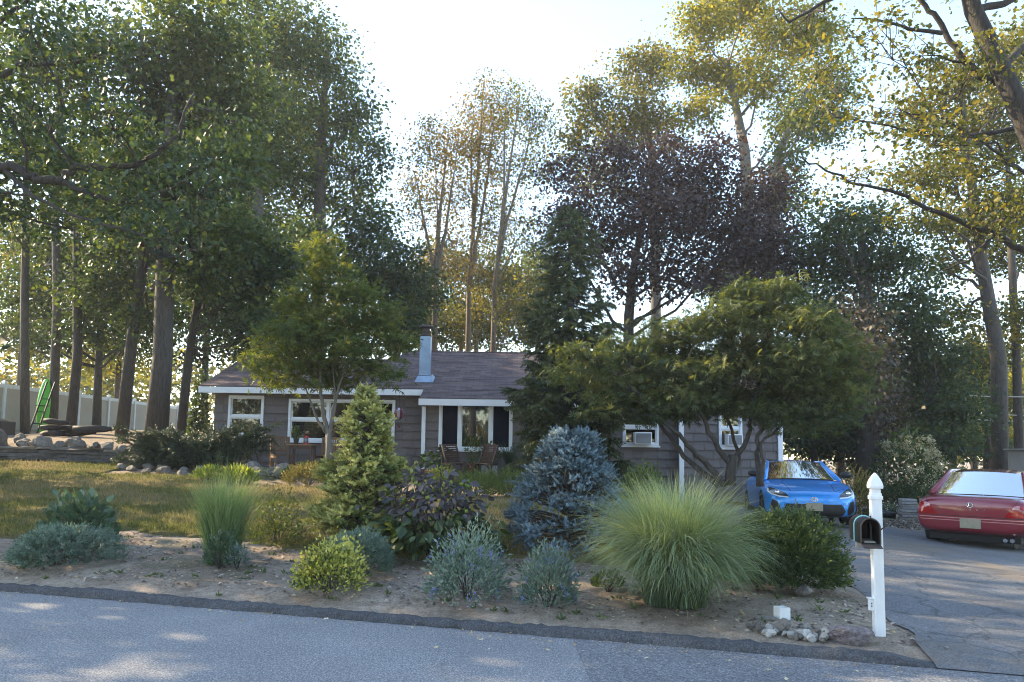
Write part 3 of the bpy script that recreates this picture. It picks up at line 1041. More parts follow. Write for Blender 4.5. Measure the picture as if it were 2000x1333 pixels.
for i in range(26):                                # a pleated curtain behind the middle pane
    xa = -1.32 + i * .03
    if -.98 < xa < -.80:
        continue
    yo = .012 * (i % 2)
    b.add([(xa, 19.60 + yo, 1.7), (xa + .03, 19.612 - yo, 1.7), (xa + .03, 19.612 - yo, 2.78), (xa, 19.60 + yo, 2.78)], [(0, 1, 2, 3)])
b.build('curtain', M_CURT, w3)
w4 = window(2.95, 3.84, 1.80, 2.72, 19.50, (0, 1), .5)
w5 = window(5.42, 5.97, 1.77, 2.80, 19.30, (0, 1), .47, fr=.06)
# air conditioners sitting in two windows
def air_con(x, y, z, w, h, label):
    t = thing('air_conditioner', label, 'air conditioner', (x, y, z), group='window air conditioners')
    MB().box(-w / 2, w / 2, -.30, .06, 0, h).build('casing', M_WHITE, t, bevel=.012)
    MB().box(-w / 2 + .03, w / 2 - .03, -.312, -.302, .03, h - .03).build('grille', M_ACG, t)
    for i in range(9):
        zz = .045 + i * (h - .09) / 8
        MB().box(-w / 2 + .035, w / 2 - .035, -.318, -.313, zz - .004, zz + .004).build('louvre', M_GREYP, t)
M_ACG = simple('grey_grille', (.16, .17, .19), .6, var=.2, nscale=40)
air_con(5.74, 19.27, 1.80, .38, .30, 'white window air conditioner in the narrow window behind the maple stems')
air_con(3.42, 19.47, 1.80, .44, .32, 'white window air conditioner low in the window beside the tall spruce')

# ================================================================== patios
def patio(name, x0, x1, y0, y1, z, label):
    MB().box(x0, x1, y0, y1, z - .35, z).build(name, M_PATIO, bevel=.01, kind='structure')['label'] = label
patio('patio', -2.25, 2.6, 17.55, 19.49, .80, 'grey paved porch under the picture window')
patio('patio', -6.3, -2.45, 18.5, 20.29, .95, 'small raised patio under the wide window')

# ================================================================== chairs, table and pots
def folding_chair(loc, rz, label, h=.92, mat=None):
    mat = mat or M_WOOD_D
    t = thing('folding_chair', label, 'chair', loc, rz, group='slatted folding chairs on the porch')
    # local: faces -Y, seat at z .44
    for s in (-1, 1):
        MB().bar((s * .21, -.24, .0), (s * .21, .22, h), .028, .045).build('back_leg', mat, t)
        MB().bar((s * .185, .26, .0), (s * .185, -.20, .45), .028, .04).build('front_leg', mat, t)
        MB().bar((s * .215, -.22, .45), (s * .215, .17, .45), .025, .04).build('seat_rail', mat, t)
    for i in range(6):
        y = -.20 + i * .072
        MB().box(-.21, .21, y, y + .052, .462, .478).build('seat_slat', mat, t)
    for i in range(8):
        f = .56 + i * .052
        y = -.24 + .46 * f + .012
        z = h * f
        MB().bar((-.2, y, z), (.2, y, z), .012, .036, up=(0, -.3, 1)).build('back_slat', mat, t)
    MB().bar((-.22, .22, h - .01), (.22, .22, h - .01), .03, .06).build('top_rail', mat, t)
    MB().bar((-.2, .20, .06), (.2, .20, .06), .03, .03).build('stretcher', mat, t)
    return t
folding_chair((-1.42, 18.35, .80), R(38), 'dark wooden slatted folding chair nearer the red pot, facing right')
folding_chair((-.62, 18.3, .80), R(-36), 'dark wooden slatted folding chair nearer the spiky plants, facing left')
def wood_chair(loc, rz, label):
    t = thing('garden_chair', label, 'chair', loc, rz, group='teak chairs on the raised patio')
    for s in (-1, 1):
        MB().box(s * .23 - .022, s * .23 + .022, -.22, -.176, 0, .44).build('leg', M_WOOD, t)
        MB().bar((s * .23, .2, 0), (s * .23, .25, .92), .044, .044).build('leg', M_WOOD, t)
        MB().box(s * .23 - .015, s * .23 + .015, -.18, .2, .38, .43).build('seat_rail', M_WOOD, t)
    for i in range(6):
        y = -.22 + i * .075
        MB().box(-.24, .24, y, y + .06, .44, .46).build('seat_slat', M_WOOD, t)
    MB().bar((-.25, .25, .90), (.25, .25, .90), .03, .07).build('top_rail', M_WOOD, t)
    MB().bar((-.25, .225, .56), (.25, .225, .56), .03, .05).build('back_rail', M_WOOD, t)
    for i in range(7):
        x = -.18 + i * .06
        MB().bar((x, .23, .57), (x, .25, .88), .035, .015).build('back_slat', M_WOOD, t)
wood_chair((-5.95, 19.35, .95), R(35), 'teak garden chair left of the small table under the wide window')
wood_chair((-4.85, 19.55, .95), R(-10), 'teak garden chair behind the thin maple trunk, right of the small table')
t = thing('patio_table', 'small teak table with a pot plant under the wide window', 'table', (-5.38, 19.1, .95))
MB().box(-.33, .33, -.28, .28, .70, .735).build('table_top', M_WOOD, t, bevel=.005)
for sx in (-1, 1):
    for sy in (-1, 1):
        MB().box(sx * .27 - .03, sx * .27 + .03, sy * .22 - .03, sy * .22 + .03, 0, .70).build('leg', M_WOOD_D, t)
for sy in (-1, 1):
    MB().box(-.24, .24, sy * .22 - .012, sy * .22 + .012, .61, .70).build('apron', M_WOOD_D, t)

def bushy(pot_r, n, size, leaf, rng, h=.3, z0=0.0, up=.5):
    q = in_ball(rng, n, .3)
    p = q * [pot_r, pot_r, h * .6] + [0, 0, z0 + h * .5]
    d = q + [0, 0, up] + rng.normal(size=(n, 3)) * .4
    return scatter(leaf, p, d, size * rng.uniform(.6, 1.2, n), rng, .8)
def pot_plant(name, label, loc, r, h, potm, plant, mat, seed, group=None, ph=.4, size=.09, n=160, leaf=LEAF, spiky=False, square=False):
    rng = np.random.default_rng(seed)
    t = thing(name, label, 'potted plant', loc, group=group)
    if square:
        MB().box(-r, r, -r, r, 0, h).build('pot', potm, t, bevel=.01)
    else:
        MB().lathe([(r * .7, 0), (r * .95, h * .86), (r * 1.06, h * .87), (r * 1.06, h), (r * .9, h), (r * .88, h * .93)], (0, 0, 0), 18).build('pot', potm, t, smooth=False)
    MB().lathe([(r * .86, h * .9), (.02, h * .92)], (0, 0, 0), 14).build('soil', M_SOIL, t)
    if spiky:
        V, F, vv = blades(rng, n, ph, .022, .05, lean=.75, seg=4)
        V = V + [0, 0, h * .9]
        mk('leaves', V, F, mat, t, v=vv)
    else:
        V, F, m_ = bushy(r * 1.35, n, size, leaf, rng, ph, h * .9)
        mk('leaves', V, F, mat, t, v=np.repeat(rng.uniform(0, 1, n), m_))
    return t
def blades(rng, n, length, width, base_r, lean=.6, seg=5, up=1.0, arch=1.0, vmin=0.0, az=None, lmin=.6):
    """arching grass blades rising from a small base"""
    a = rng.uniform(0, 2 * math.pi, n) if az is None else az
    r = base_r * np.sqrt(rng.uniform(0, 1, n))
    a0 = rng.uniform(0, 2 * math.pi, n)
    base = np.stack([r * np.cos(a0), r * np.sin(a0), np.zeros(n)], -1)
    L = length * rng.uniform(lmin, 1, n)
    th0 = np.abs(rng.normal(size=n)) * .22 * lean + .05
    th1 = np.minimum(th0 + arch * lean * rng.uniform(.4, 1.5, n) * 1.5, 2.72)
    out = np.stack([np.cos(a), np.sin(a), np.zeros(n)], -1)
    side = np.stack([-np.sin(a), np.cos(a), np.zeros(n)], -1) + rng.normal(size=(n, 3)) * .3
    side = nrm(side)
    pts = [base]
    for s in range(seg):
        f = (s + .5) / seg
        th = th0 + (th1 - th0) * f ** 1.4
        step = (L / seg)[:, None] * (np.sin(th)[:, None] * out + np.cos(th)[:, None] * np.array([0, 0, up]))
        pts.append(pts[-1] + step)
    V = np.zeros((n, 2 * seg + 1, 3))
    for s in range(seg):
        w = width * (1 - (s / seg) ** 1.5 * .85) * .5
        V[:, 2 * s] = pts[s] - side * w
        V[:, 2 * s + 1] = pts[s] + side * w
    V[:, 2 * seg] = pts[seg]
    tri = []
    for s in range(seg - 1):
        b = 2 * s
        tri += [(b, b + 1, b + 3), (b, b + 3, b + 2)]
    tri += [(2 * seg - 2, 2 * seg - 1, 2 * seg)]
    tri = np.array(tri)
    F = tri[None] + (np.arange(n) * (2 * seg + 1))[:, None, None]
    vv = np.clip(rng.uniform(0, 1, n)[:, None] * .6 + np.linspace(-.12, .42, len(tri))[None] + vmin, 0, 1)
    return V.reshape(-1, 3), F.reshape(-1, 3), vv.ravel()

pot_plant('potted_plant', 'leafy geranium in a red glazed pot at the porch edge', (-2.0, 18.4, .80), .19, .30, M_REDPOT, None, L_BIGGRN, 1, ph=.42, size=.12, n=150)
pot_plant('potted_plant', 'small plant in a navy pot behind the porch chair', (-1.72, 19.1, .80), .17, .62, M_NAVY, None, L_BLUEGRN, 2, ph=.3, size=.08, n=120)
pot_plant('potted_plant', 'bushy green plant in a red pot between the porch chairs', (-1.0, 19.05, .80), .15, .48, M_REDPOT, None, L_LACE, 3, ph=.7, size=.07, n=420, leaf=LEAF_LONG)
pot_plant('potted_plant', 'dark leafy plant in a black pot under the window', (-1.0, 18.55, .80), .14, .18, M_BLACK, None, L_SHRUB, 4, ph=.35, size=.16, n=90, leaf=LEAF_LONG)
pot_plant('potted_plant', 'tall spiky plant with arching strap leaves right of the porch chairs', (-.05, 18.75, .80), .19, .34, M_BLACK, None, L_BLUEGRN, 5, ph=.95, n=120, spiky=True)
pot_plant('potted_plant', 'reddish spiky plant in a terracotta pot by the tall spruce', (.22, 18.0, .80), .12, .28, M_TERRA, None, L_SHRUB, 6, ph=.5, n=70, spiky=True)
pot_plant('potted_plant', 'trailing greenery in a long grey trough under the window', (-.55, 19.2, .80), .20, .40, M_GREYP, None, L_SHRUB, 7, ph=.6, size=.09, n=260, square=True)
pot_plant('potted_plant', 'round pot plant on the small teak table', (-5.52, 19.05, 1.685), .07, .14, M_BLACK, None, L_BIGGRN, 8, ph=.28, size=.075, n=170)
pot_plant('potted_plant', 'pink flowering plant in a low terracotta bowl beside the young spruce', (-4.05, 18.55, .95), .24, .16, M_TERRA, None, L_FLOWER, 9, ph=.35, size=.05, n=320)
t = thing('lantern', 'red lantern on the small teak table', 'lantern', (-5.26, 19.02, 1.685))
M_REDL = simple('red_enamel', (.42, .022, .03), .35, var=.1)
MB().lathe([(.065, 0), (.065, .03), (.05, .04)], (0, 0, 0), 14).build('base', M_REDL, t)
MB().lathe([(.05, .04), (.055, .12), (.045, .16)], (0, 0, 0), 14).build('globe', M_PANE, t, smooth=True)
MB().lathe([(.05, .16), (.055, .17), (.03, .21), (.012, .22)], (0, 0, 0), 14).build('top', M_REDL, t)
for s in (-1, 1):
    MB().tube([(s * .06, 0, .03), (s * .075, 0, .12), (s * .05, 0, .2)], .006, 6).build('side_tube', M_REDL, t)
MB().tube([(-.05, 0, .2), (-.04, 0, .27), (.04, 0, .27), (.05, 0, .2)], .004, 6).build('handle', M_REDL, t)
# hanging balloon ornament under the eave
t = thing('hanging_ornament', 'round striped balloon ornament hanging under the eave', 'ornament', (-3.02, 19.85, 2.16))
M_STRIPE = simple('silver_stripe', (.45, .40, .42), .25, metal=.4, var=.15)
M_MAROON = simple('maroon_stripe', (.16, .03, .05), .35, var=.15)
for k in range(10):
    prof = [(.004, .0), (.05, .03), (.11, .10), (.14, .19), (.125, .27), (.07, .33), (.01, .35)]
    V, F = [], []
    for r, z in prof:
        for a in (k, k + 1):
            V.append((r * math.cos(a * .6283), r * math.sin(a * .6283), z + .2))
    for i in range(len(prof) - 1):
        F.append((2 * i, 2 * i + 1, 2 * i + 3, 2 * i + 2))
    mk('gore', V, F, M_STRIPE if k % 2 else M_MAROON, t)
MB().tube([(0, 0, .55), (0, 0, .92)], .003, 5).build('cord', M_BLACK, t)
for s in (-1, 1):
    MB().tube([(s * .05, 0, .24), (s * .03, 0, .06)], .002, 4).build('cord', M_BLACK, t)
MB().lathe([(.035, 0), (.045, .06), (.04, .06)], (0, 0, 0), 10).build('basket', M_MAROON, t)

# ================================================================== vinyl fence on the left boundary
fence = thing('fence', 'tan and white vinyl privacy fence along the left boundary', 'fence', (-19.0, 30.0, 2.0))
def fpart(name, mat, *q):
    b = MB()
    for r in q:
        b.box(*r)
    o = b.build(name, mat, fence)
    o.location = -Vector(fence.location)
    return o
ys = [20.4 + 2.4 * i for i in range(11)]
for i, y in enumerate(ys):
    fpart('post', M_VINYL, (-19.065, -18.935, y - .065, y + .065, 1.6, 3.90))
    c = MB().add([(-19.085, y - .085, 3.902), (-18.915, y - .085, 3.902), (-18.915, y + .085, 3.902), (-19.085, y + .085, 3.902), (-19, y, 3.97)], [(0, 1, 4), (1, 2, 4), (2, 3, 4), (3, 0, 4), (3, 2, 1, 0)]).build('post_cap', M_VINYL, fence)
    c.location = -Vector(fence.location)
    if i < len(ys) - 1:
        a, e = y + .066, y + 2.334
        fpart('top_rail', M_VINYL, (-19.03, -18.97, a, e, 3.67, 3.82))
        fpart('bottom_rail', M_VINYL, (-19.03, -18.97, a, e, 1.93, 2.08))
        nb = 8
        for k in range(nb):
            w = (e - a) / nb
            fpart('board', M_TAN, (-19.012, -18.99, a + k * w + .003, a + (k + 1) * w - .003, 2.081, 3.669))

# ================================================================== stones
def rock_mesh(rng, sub=2, rough=.22, flat=.7):
    bm = bmesh.new()
    bmesh.ops.create_icosphere(bm, subdivisions=sub, radius=1)
    ph = [(nrm(rng.normal(size=3)), rng.uniform(.45, .9)) for _ in range(12)]
    for v in bm.verts:
        p = np.array(v.co)
        for d, c in ph:                                   # planes that cut facets into the stone
            k = p @ d - c
            if k > 0:
                p = p - d * k * .85
        p = p * (1 + rough * .55 * math.sin(4.1 * p[0] + 2 * p[1] + ph[0][1] * 20) * math.sin(3.3 * p[2] + 5 * p[1] + ph[1][1] * 30) + rough * .22 * rng.normal())
        v.co = p * [1, 1, flat]
    me = bpy.data.meshes.new('stone')
    bm.to_mesh(me)
    bm.free()
    return me
rng = np.random.default_rng(21)
ROCKS = [rock_mesh(rng, 3, .20, rng.uniform(.6, .9)) for _ in range(9)]
for me in ROCKS:
    me.materials.append(M_ROCK)
def rock(name, label, loc, s, seed, group=None, mat=None, cat='stone', rot=None, sq=(1, 1, 1)):
    r = np.random.default_rng(seed)
    me = ROCKS[seed % len(ROCKS)]
    if mat:
        me = me.copy()
        me.materials.clear()
        me.materials.append(mat)
    o = bpy.data.objects.new(name, me)
    COL.objects.link(o)
    o.location = loc
    o.scale = (s * sq[0], s * sq[1], s * sq[2])
    o.rotation_euler = rot or (r.uniform(-.4, .4), r.uniform(-.4, .4), r.uniform(0, 6.28))
    if label:
        tag(o, label, cat, group)
    return o
# dry stone retaining wall: flat stones in courses, pale capstones
wall = thing('retaining_wall', 'low dry stone retaining wall of flat slate at the back of the lawn', 'stone wall', (-13.0, 20.0, 1.2))
rs = random.Random(9)
xw = -17.0
for c in range(5):
    x = -17.2 + rs.uniform(0, .3)
    while x < -9.7:
        w = rs.uniform(.35, .95)
        yb = wall_y(x + w / 2)
        zb = T(x + w / 2, yb - .4) - .03 + c * .098
        h = .09 if c < 4 else .06
        dy = rs.uniform(-.03, .03) - (.07 if c == 4 else 0)
        r = np.random.default_rng(int((x + 20) * 1000) + c)
        V = []
        for (sx, sz) in ((0, 0), (1, 0), (1, 1), (0, 1)):
            for sy in (0, 1):
                V.append((x + .006 + sx * (w - .012) + r.normal() * .012, yb + dy - .16 + sy * .36 + (r.normal() * .022 if sy == 0 else 0), zb + .004 + sz * (h - .006) + r.normal() * .008))
        F = [(0, 2, 4, 6), (1, 7, 5, 3), (0, 1, 3, 2), (2, 3, 5, 4), (4, 5, 7, 6), (6, 7, 1, 0)]
        o = mk('stone', np.array(V) - np.array(wall.location), F, M_SLATE if c < 4 else M_ROCK, wall)
        x += w
BOUL = [(-14.7, .30, 1), (-14.05, .42, 0), (-13.2, .28, 0), (-12.75, .34, 0), (-12.2, .22, 0), (-11.75, .36, 0), (-11.2, .24, 0), (-10.85, .28, 0), (-10.45, .2, 0), (-13.6, .25, 1), (-12.0, .2, 1), (-10.1, .22, 0)]
LB = ['round pale boulder at the left end of the stone wall', 'pointed grey boulder standing tall on the stone wall', 'squat boulder right of the pointed one on the stone wall',
      'broad grey boulder beside the squat one on the wall', 'small boulder wedged between larger ones on the wall', 'wide pale boulder below the dark log heap', 'tan boulder right of the wide pale one on the wall',
      'speckled boulder under the end of the dark logs', 'small rounded stone near the right end of the wall', 'low boulder tucked behind the pointed boulder', 'low boulder tucked behind the wide pale boulder', 'last boulder at the right end of the stone wall']
for i, ((x, s, back), lb) in enumerate(zip(BOUL, LB)):
    y = wall_y(x) + .28 + back * .4
    rock('boulder', lb, (x, y, T(x, y) + s * .35), s, 30 + i, 'boulders on the stone wall', rot=(0, 0, i * 1.3), sq=(1, .8, 1.25 if i == 1 else .9))
EDGE = [(-9.75, 18.6, .17), (-9.45, 18.9, .22), (-9.35, 18.35, .15), (-9.05, 18.6, .2), (-8.85, 18.1, .13), (-8.6, 18.45, .2), (-8.35, 18.0, .22), (-8.05, 18.25, .17), (-7.85, 17.75, .16), (-7.45, 17.9, .26), (-6.95, 17.5, .18), (-6.5, 17.45, .2), (-6.1, 17.9, .28), (-5.75, 18.15, .3)]
ORD = 'first second third fourth fifth sixth seventh eighth ninth tenth eleventh twelfth thirteenth last'.split()
for i, (x, y, s) in enumerate(sorted(EDGE)):
    rock('edging_stone', ORD[i] + ' stone from the left edging the dark yew bed', (x, y, T(x, y) + s * .3), s, 50 + i, 'stones edging the yew bed', rot=(0, 0, i * 2.1), sq=(1, .9, .85))
for i, (x, y, s) in enumerate([(-6.35, 18.35, .38), (-5.55, 18.2, .42)]):
    rock('boulder', ('pale lichened boulder at the patio corner', 'dark furrowed boulder below the patio chairs')[i], (x, y, T(x, y) + s * .25), s, 70 + i, rot=(0, 0, i * 2), sq=(1, .8, .8))
# pebbles beside the kerb
rng = np.random.default_rng(77)
k = 0
while k < 46:
    x = 2.0 + .66 * rng.uniform() ** .8
    y = kerb_y(x) + .30 + abs(rng.normal()) * .12 + max(0, 2.35 - x) * .45 * rng.uniform()
    s = rng.uniform(.022, .048)
    rock('pebble', 'small pale river pebble in the heap by the kerb', (x, y, T(x, y) + s * .4 + rng.uniform(0, .02)), s, 200 + k, 'river pebbles heaped by the kerb', mat=M_PEBBLE if k % 3 else None, cat='pebble')
    k += 1
rock('stone', 'tan rounded stone on top of the river pebbles', (2.33, 6.42, .16), .075, 301)
rock('stone', 'flat brown slab lying beside the white planter box', (2.33, 6.78, .125), .11, 302, sq=(1, .7, .35), rot=(0, 0, .4))
rock('stone', 'grey angular stone below the clipped shrub', (3.02, 7.72, T(3.02, 7.72) + .05), .13, 303, sq=(1, .8, .7), rot=(0, 0, 1.2))
M_LICHEN = simple('purple_grey_rock', (.15, .125, .13), .9, var=.6, nscale=6, bumpv=.8)
rock('stone', 'purplish grey rock with a white streak by the mailbox post', (2.80, 6.24, .11), .22, 307, mat=M_LICHEN, sq=(1.05, .65, .62), rot=(.1, .0, -.25))
# white open box planter stub
t = thing('planter_box', 'small white open plastic box on the soil near the kerb', 'box', (2.47, 6.84, T(2.47, 6.84)), R(12))
for q in ((-.052, -.046, -.052, .052, 0, .105), (.046, .052, -.052, .052, 0, .105), (-.046, .046, -.052, -.046, 0, .105), (-.046, .046, .046, .052, 0, .105)):
    MB().box(*q).build('side', M_VINYL, t)
MB().box(-.046, .046, -.046, .046, 0, .05).build('soil', M_SOIL, t)

# ================================================================== mailbox
mz = T(3.12, 6.38)
t = thing('mailbox_post', 'white vinyl mailbox post with a pointed finial', 'post', (3.12, 6.38, mz - .02), R(-9))
t.scale = (.80, .80, 1)
MB().box(-.052, .052, -.052, .052, 0, 1.20).build('shaft', M_VINYL, t, bevel=.008)
MB().box(-.060, .060, -.060, .060, 1.142, 1.175).build('collar', M_VINYL, t, bevel=.004)
b = MB()
for r0, z0_, r1, z1_ in ((.044, 1.2, .044, 1.235),):
    b.box(-r0, r0, -r0, r0, z0_, z1_)
b.build('neck', M_VINYL, t, bevel=.004)
prof = [(.062, 1.236), (.065, 1.258), (.058, 1.285), (.045, 1.315), (.026, 1.345), (.004, 1.37)]
V, F = [], []
for r, z in prof:
    V += [(-r, -r, z), (r, -r, z), (r, r, z), (-r, r, z)]
for i in range(len(prof) - 1):
    for k in range(4):
        F.append((4 * i + k, 4 * i + (k + 1) % 4, 4 * i + 4 + (k + 1) % 4, 4 * i + 4 + k))
F += [(3, 2, 1, 0), tuple(range(20, 24))]
mk('finial', V, F, M_VINYL, t)
MB().box(-.21, -.052, -.030, .030, .735, .775).build('bracket', M_CONC, t)
MB().box(-.10, -.0525, -.035, .02, .215, .31).build('junction_box', M_VINYL, t, bevel=.004)
MB().box(-.083, -.071, -.037, -.0355, .245, .258).box(-.083, -.071, -.037, -.0355, .268, .281).build('socket', M_BLACK, t)
MB().box(-.112, -.05, -.045, .03, .312, .32).build('box_lid', M_VINYL, t)
t = thing('mailbox', 'dented black metal mailbox with open door and a teal band', 'mailbox', (2.995, 6.33, mz + .775), R(-13))
t.scale = (.86, .9, .92)
M_MBOX = simple('black_rusted_enamel', (.014, .011, .011), .5, var=.6, nscale=7, bumpv=.1)
M_TEAL = simple('teal_cord', (.22, .52, .55), .6, var=.1)
def arch(r, h, n=14):
    return [(-r, 0)] + [(-r * math.cos(a), h - r + r * math.sin(a)) for a in np.linspace(0, math.pi, n)] + [(r, 0)]
pa = arch(.085, .225)
V, F = [], []
for y in (-.24, .24):
    V += [(x, y, z) for x, z in pa]
n = len(pa)
F += [(i, i + 1, n + i + 1, n + i) for i in range(n - 1)]
F += [(n - 1, 0, n, 2 * n - 1)]
F += [tuple(range(2 * n - 1, n - 1, -1))]
sh = mk('shell', V, F, M_MBOX, t, smooth=False)
sol = sh.modifiers.new('s', 'SOLIDIFY')
sol.thickness = .004
MB().tube([(x, -.242, z) for x, z in pa], .007, 6).build('front_rim', M_RUST, t)
MB().tube([(x * 1.05, .02, z * 1.02) for x, z in pa], .006, 6).build('band', M_TEAL, t)
b = MB()
b.bar((0, -.24, .0), (.005, -.31, -.028), .17, .006)
b.build('door', M_RUST, t)
MB().box(-.05, .05, -.2, .05, .008, .02).build('newspaper', M_CURT, t)
MB().tube([(0, -.245, .225), (0, -.25, .25)], .008, 6).build('latch', M_RUST, t)
MB().tube([(.09, -.2, .12), (.13, -.24, .16), (.15, -.235, .165)], .006, 6).build('flag', M_RUST, t)
# fallen leaves on the street
rng = np.random.default_rng(14)
LP = [(-1.72, 7.02), (-.85, 6.72), (-.66, 6.62), (-.25, 6.34), (.33, 6.05), (.28, 6.28), (1.05, 5.85), (1.45, 5.72), (1.9, 5.62), (1.95, 5.36), (2.35, 5.52), (2.75, 5.32), (-2.9, 7.3), (-2.75, 7.28), (-.6, 6.1), (2.6, 5.05), (-5.2, 8.05), (.95, 6.18), (-.15, 6.05), (2.9, 5.6)]
for i, (x, y) in enumerate(LP):
    s = rng.uniform(.03, .055)
    V, F, m_ = scatter(LEAF_OAK, np.zeros((1, 3)), np.array([[math.cos(i * 2.2), math.sin(i * 2.2), .12]]), s, rng, normal=np.array([[.25 * rng.normal(), .25 * rng.normal(), 1]]))
    o = mk('fallen_leaf', V, F, L_DEAD, v=np.full(len(F), rng.uniform(.25, 1)))
    o.location = (x, min(y, kerb_y(x) - .1), .02)
    tag(o, 'curled pale dry leaf lying on the street asphalt', 'leaf', 'dry leaves on the street')
# ================================================================== cars
def paint(name, c, flake=.15):
    m, nt, N, L, out = nodes_of(name)
    p = N.new('ShaderNodeBsdfPrincipled')
    p.inputs['Metallic'].default_value = .25
    p.inputs['Roughness'].default_value = .38
    p.inputs['Coat Weight'].default_value = 1.0
    p.inputs['Coat Roughness'].default_value = .05
    n = noise(nt, 2.5, 5, .7)
    dirt = ramp(nt, n, [(.35, c), (.75, tuple(x * (1 - flake) + .10 * flake for x in c))])
    L.new(dirt, p.inputs['Base Color'])
    L.new(p.outputs[0], out.inputs[0])
    return m
M_BLUE = paint('blue_car_paint', (.002, .29, .82), .05)
M_RED = paint('dark_red_car_paint', (.22, .004, .018), .10)
M_TYRE = simple('tyre_rubber', (.014, .014, .015), .85, var=.3, nscale=20)
M_RIM = simple('dark_alloy', (.06, .06, .065), .35, metal=.7, var=.1)
M_RIMS = simple('silver_alloy', (.45, .45, .46), .35, metal=.8, var=.1)
M_CHROME = simple('chrome', (.75, .76, .78), .15, metal=1.0, var=0)
M_LENS = simple('lamp_housing', (.05, .055, .06), .15, var=.3, nscale=12, coat=.8)
M_LED = simple('lamp_light_strip', (.75, .78, .8), .2, var=0)
M_TAIL = simple('red_tail_lamp', (.36, .008, .012), .12, var=.25, nscale=9, coat=1.0)
M_TAILC = simple('clear_red_lens', (.55, .22, .22), .12, var=.15, nscale=9, coat=1.0)
M_PLATE = simple('licence_plate', (.30, .255, .185), .5, var=.12, nscale=18)
M_SEAM = simple('panel_seam', (.01, .01, .012), .7, var=0)

def car_shell(name, st, wheels, wr, mat, root, secf):
    """body lofted through cross-sections, smoothed, wheel housings cut out"""
    V, F = [], []
    n = None
    for s in st:
        half = secf(*s)
        ring = [(-x, s[0], z) for x, z in half[1:-1]][::-1]
        full = [(x, s[0], z) for x, z in half] + ring
        n = len(full)
        V += full
    for i in range(len(st) - 1):
        for k in range(n):
            F.append((i * n + k, (i + 1) * n + k, (i + 1) * n + (k + 1) % n, i * n + (k + 1) % n))
    F.append(tuple(range(n)))
    F.append(tuple(range((len(st) - 1) * n + n - 1, (len(st) - 1) * n - 1, -1)))
    o = mk(name, V, F, mat, smooth=True)
    bm = bmesh.new()
    bm.from_mesh(o.data)
    bmesh.ops.recalc_face_normals(bm, faces=bm.faces)
    bm.to_mesh(o.data)
    bm.free()
    ss = o.modifiers.new('s', 'SUBSURF')
    ss.levels = ss.render_levels = 3
    cuts = []
    for (x, y, z) in wheels:
        b = MB()
        sx = 1 if x > 0 else -1
        P = [Vector((sx * (abs(x) - .30), y, z)), Vector((sx * (abs(x) + .35), y, z))]
        b.tube(P, wr, 40)
        c = b.build('cutter', None)
        bm = bmesh.new()
        bm.from_mesh(c.data)
        bmesh.ops.recalc_face_normals(bm, faces=bm.faces)
        bm.to_mesh(c.data)
        bm.free()
        md = o.modifiers.new('b', 'BOOLEAN')
        md.operation = 'DIFFERENCE'
        md.object = c
        md.solver = 'EXACT'
        cuts.append(c)
    bpy.context.view_layer.update()
    dg = bpy.context.evaluated_depsgraph_get()
    me = bpy.data.meshes.new_from_object(o.evaluated_get(dg))
    o.modifiers.clear()
    old = o.data
    o.data = me
    bpy.data.meshes.remove(old)
    for c in cuts:
        bpy.data.objects.remove(c)
    me.polygons.foreach_set('use_smooth', np.ones(len(me.polygons), dtype=bool))
    me.set_sharp_from_angle(angle=R(38))
    bm = bmesh.new()
    bm.from_mesh(me)
    bvh = BVHTree.FromBMesh(bm)
    bm.free()
    o.parent = root
    return o, bvh

def patch(name, bvh, pts, axis, mat, root, off=.004, cut=.05, thick=.0, frm=None):
    """a flat outline laid onto the body surface; axis 'F'/'B' = seen from front/back (x,z), 'L'/'R' from the sides (y,z), 'T' from above (x,y)"""
    bm = bmesh.new()
    vs_ = [bm.verts.new((p[0], p[1], 0)) for p in pts]
    bm.faces.new(vs_)
    bmesh.ops.triangulate(bm, faces=bm.faces[:])
    for _ in range(6):
        lg = [e for e in bm.edges if e.calc_length() > cut]
        if not lg:
            break
        bmesh.ops.subdivide_edges(bm, edges=lg, cuts=1)
        bmesh.ops.triangulate(bm, faces=bm.faces[:])
    for v in bm.verts:
        a, c = v.co.x, v.co.y
        if axis == 'F':
            o, d = Vector((a, 6, c)), Vector((0, -1, 0))
        elif axis == 'B':
            o, d = Vector((a, -6, c)), Vector((0, 1, 0))
        elif axis == 'R':
            o, d = Vector((6, a, c)), Vector((-1, 0, 0))
        elif axis == 'L':
            o, d = Vector((-6, a, c)), Vector((1, 0, 0))
        else:
            o, d = Vector((a, c, 6)), Vector((0, 0, -1))
        h = bvh.ray_cast(o, d)
        if h[0] is None:
            h = bvh.find_nearest(o + d * 4.2)
        v.co = h[0] - d * off
    bmesh.ops.recalc_face_normals(bm, faces=bm.faces)
    me = bpy.data.meshes.new(name)
    bm.to_mesh(me)
    bm.free()
    me.materials.append(mat)
    me.polygons.foreach_set('use_smooth', np.ones(len(me.polygons), dtype=bool))
    o = bpy.data.objects.new(name, me)
    COL.objects.link(o)
    o.parent = root
    return o
def strip(name, bvh, line, w, axis, mat, root, off=.003, n=14):
    """a narrow band following a polyline over the body"""
    P = []
    for a, b in zip(line[:-1], line[1:]):
        for t in np.linspace(0, 1, n, endpoint=False):
            P.append(np.array(a) * (1 - t) + np.array(b) * t)
    P.append(np.array(line[-1]))
    up, dn = [], []
    for i, p in enumerate(P):
        t = P[min(i + 1, len(P) - 1)] - P[max(i - 1, 0)]
        nn = np.array([-t[1], t[0]]) / (np.linalg.norm(t) + 1e-9)
        up.append(p + nn * w / 2)
        dn.append(p - nn * w / 2)
    return patch(name, bvh, up + dn[::-1], axis, mat, root, off, cut=.08)
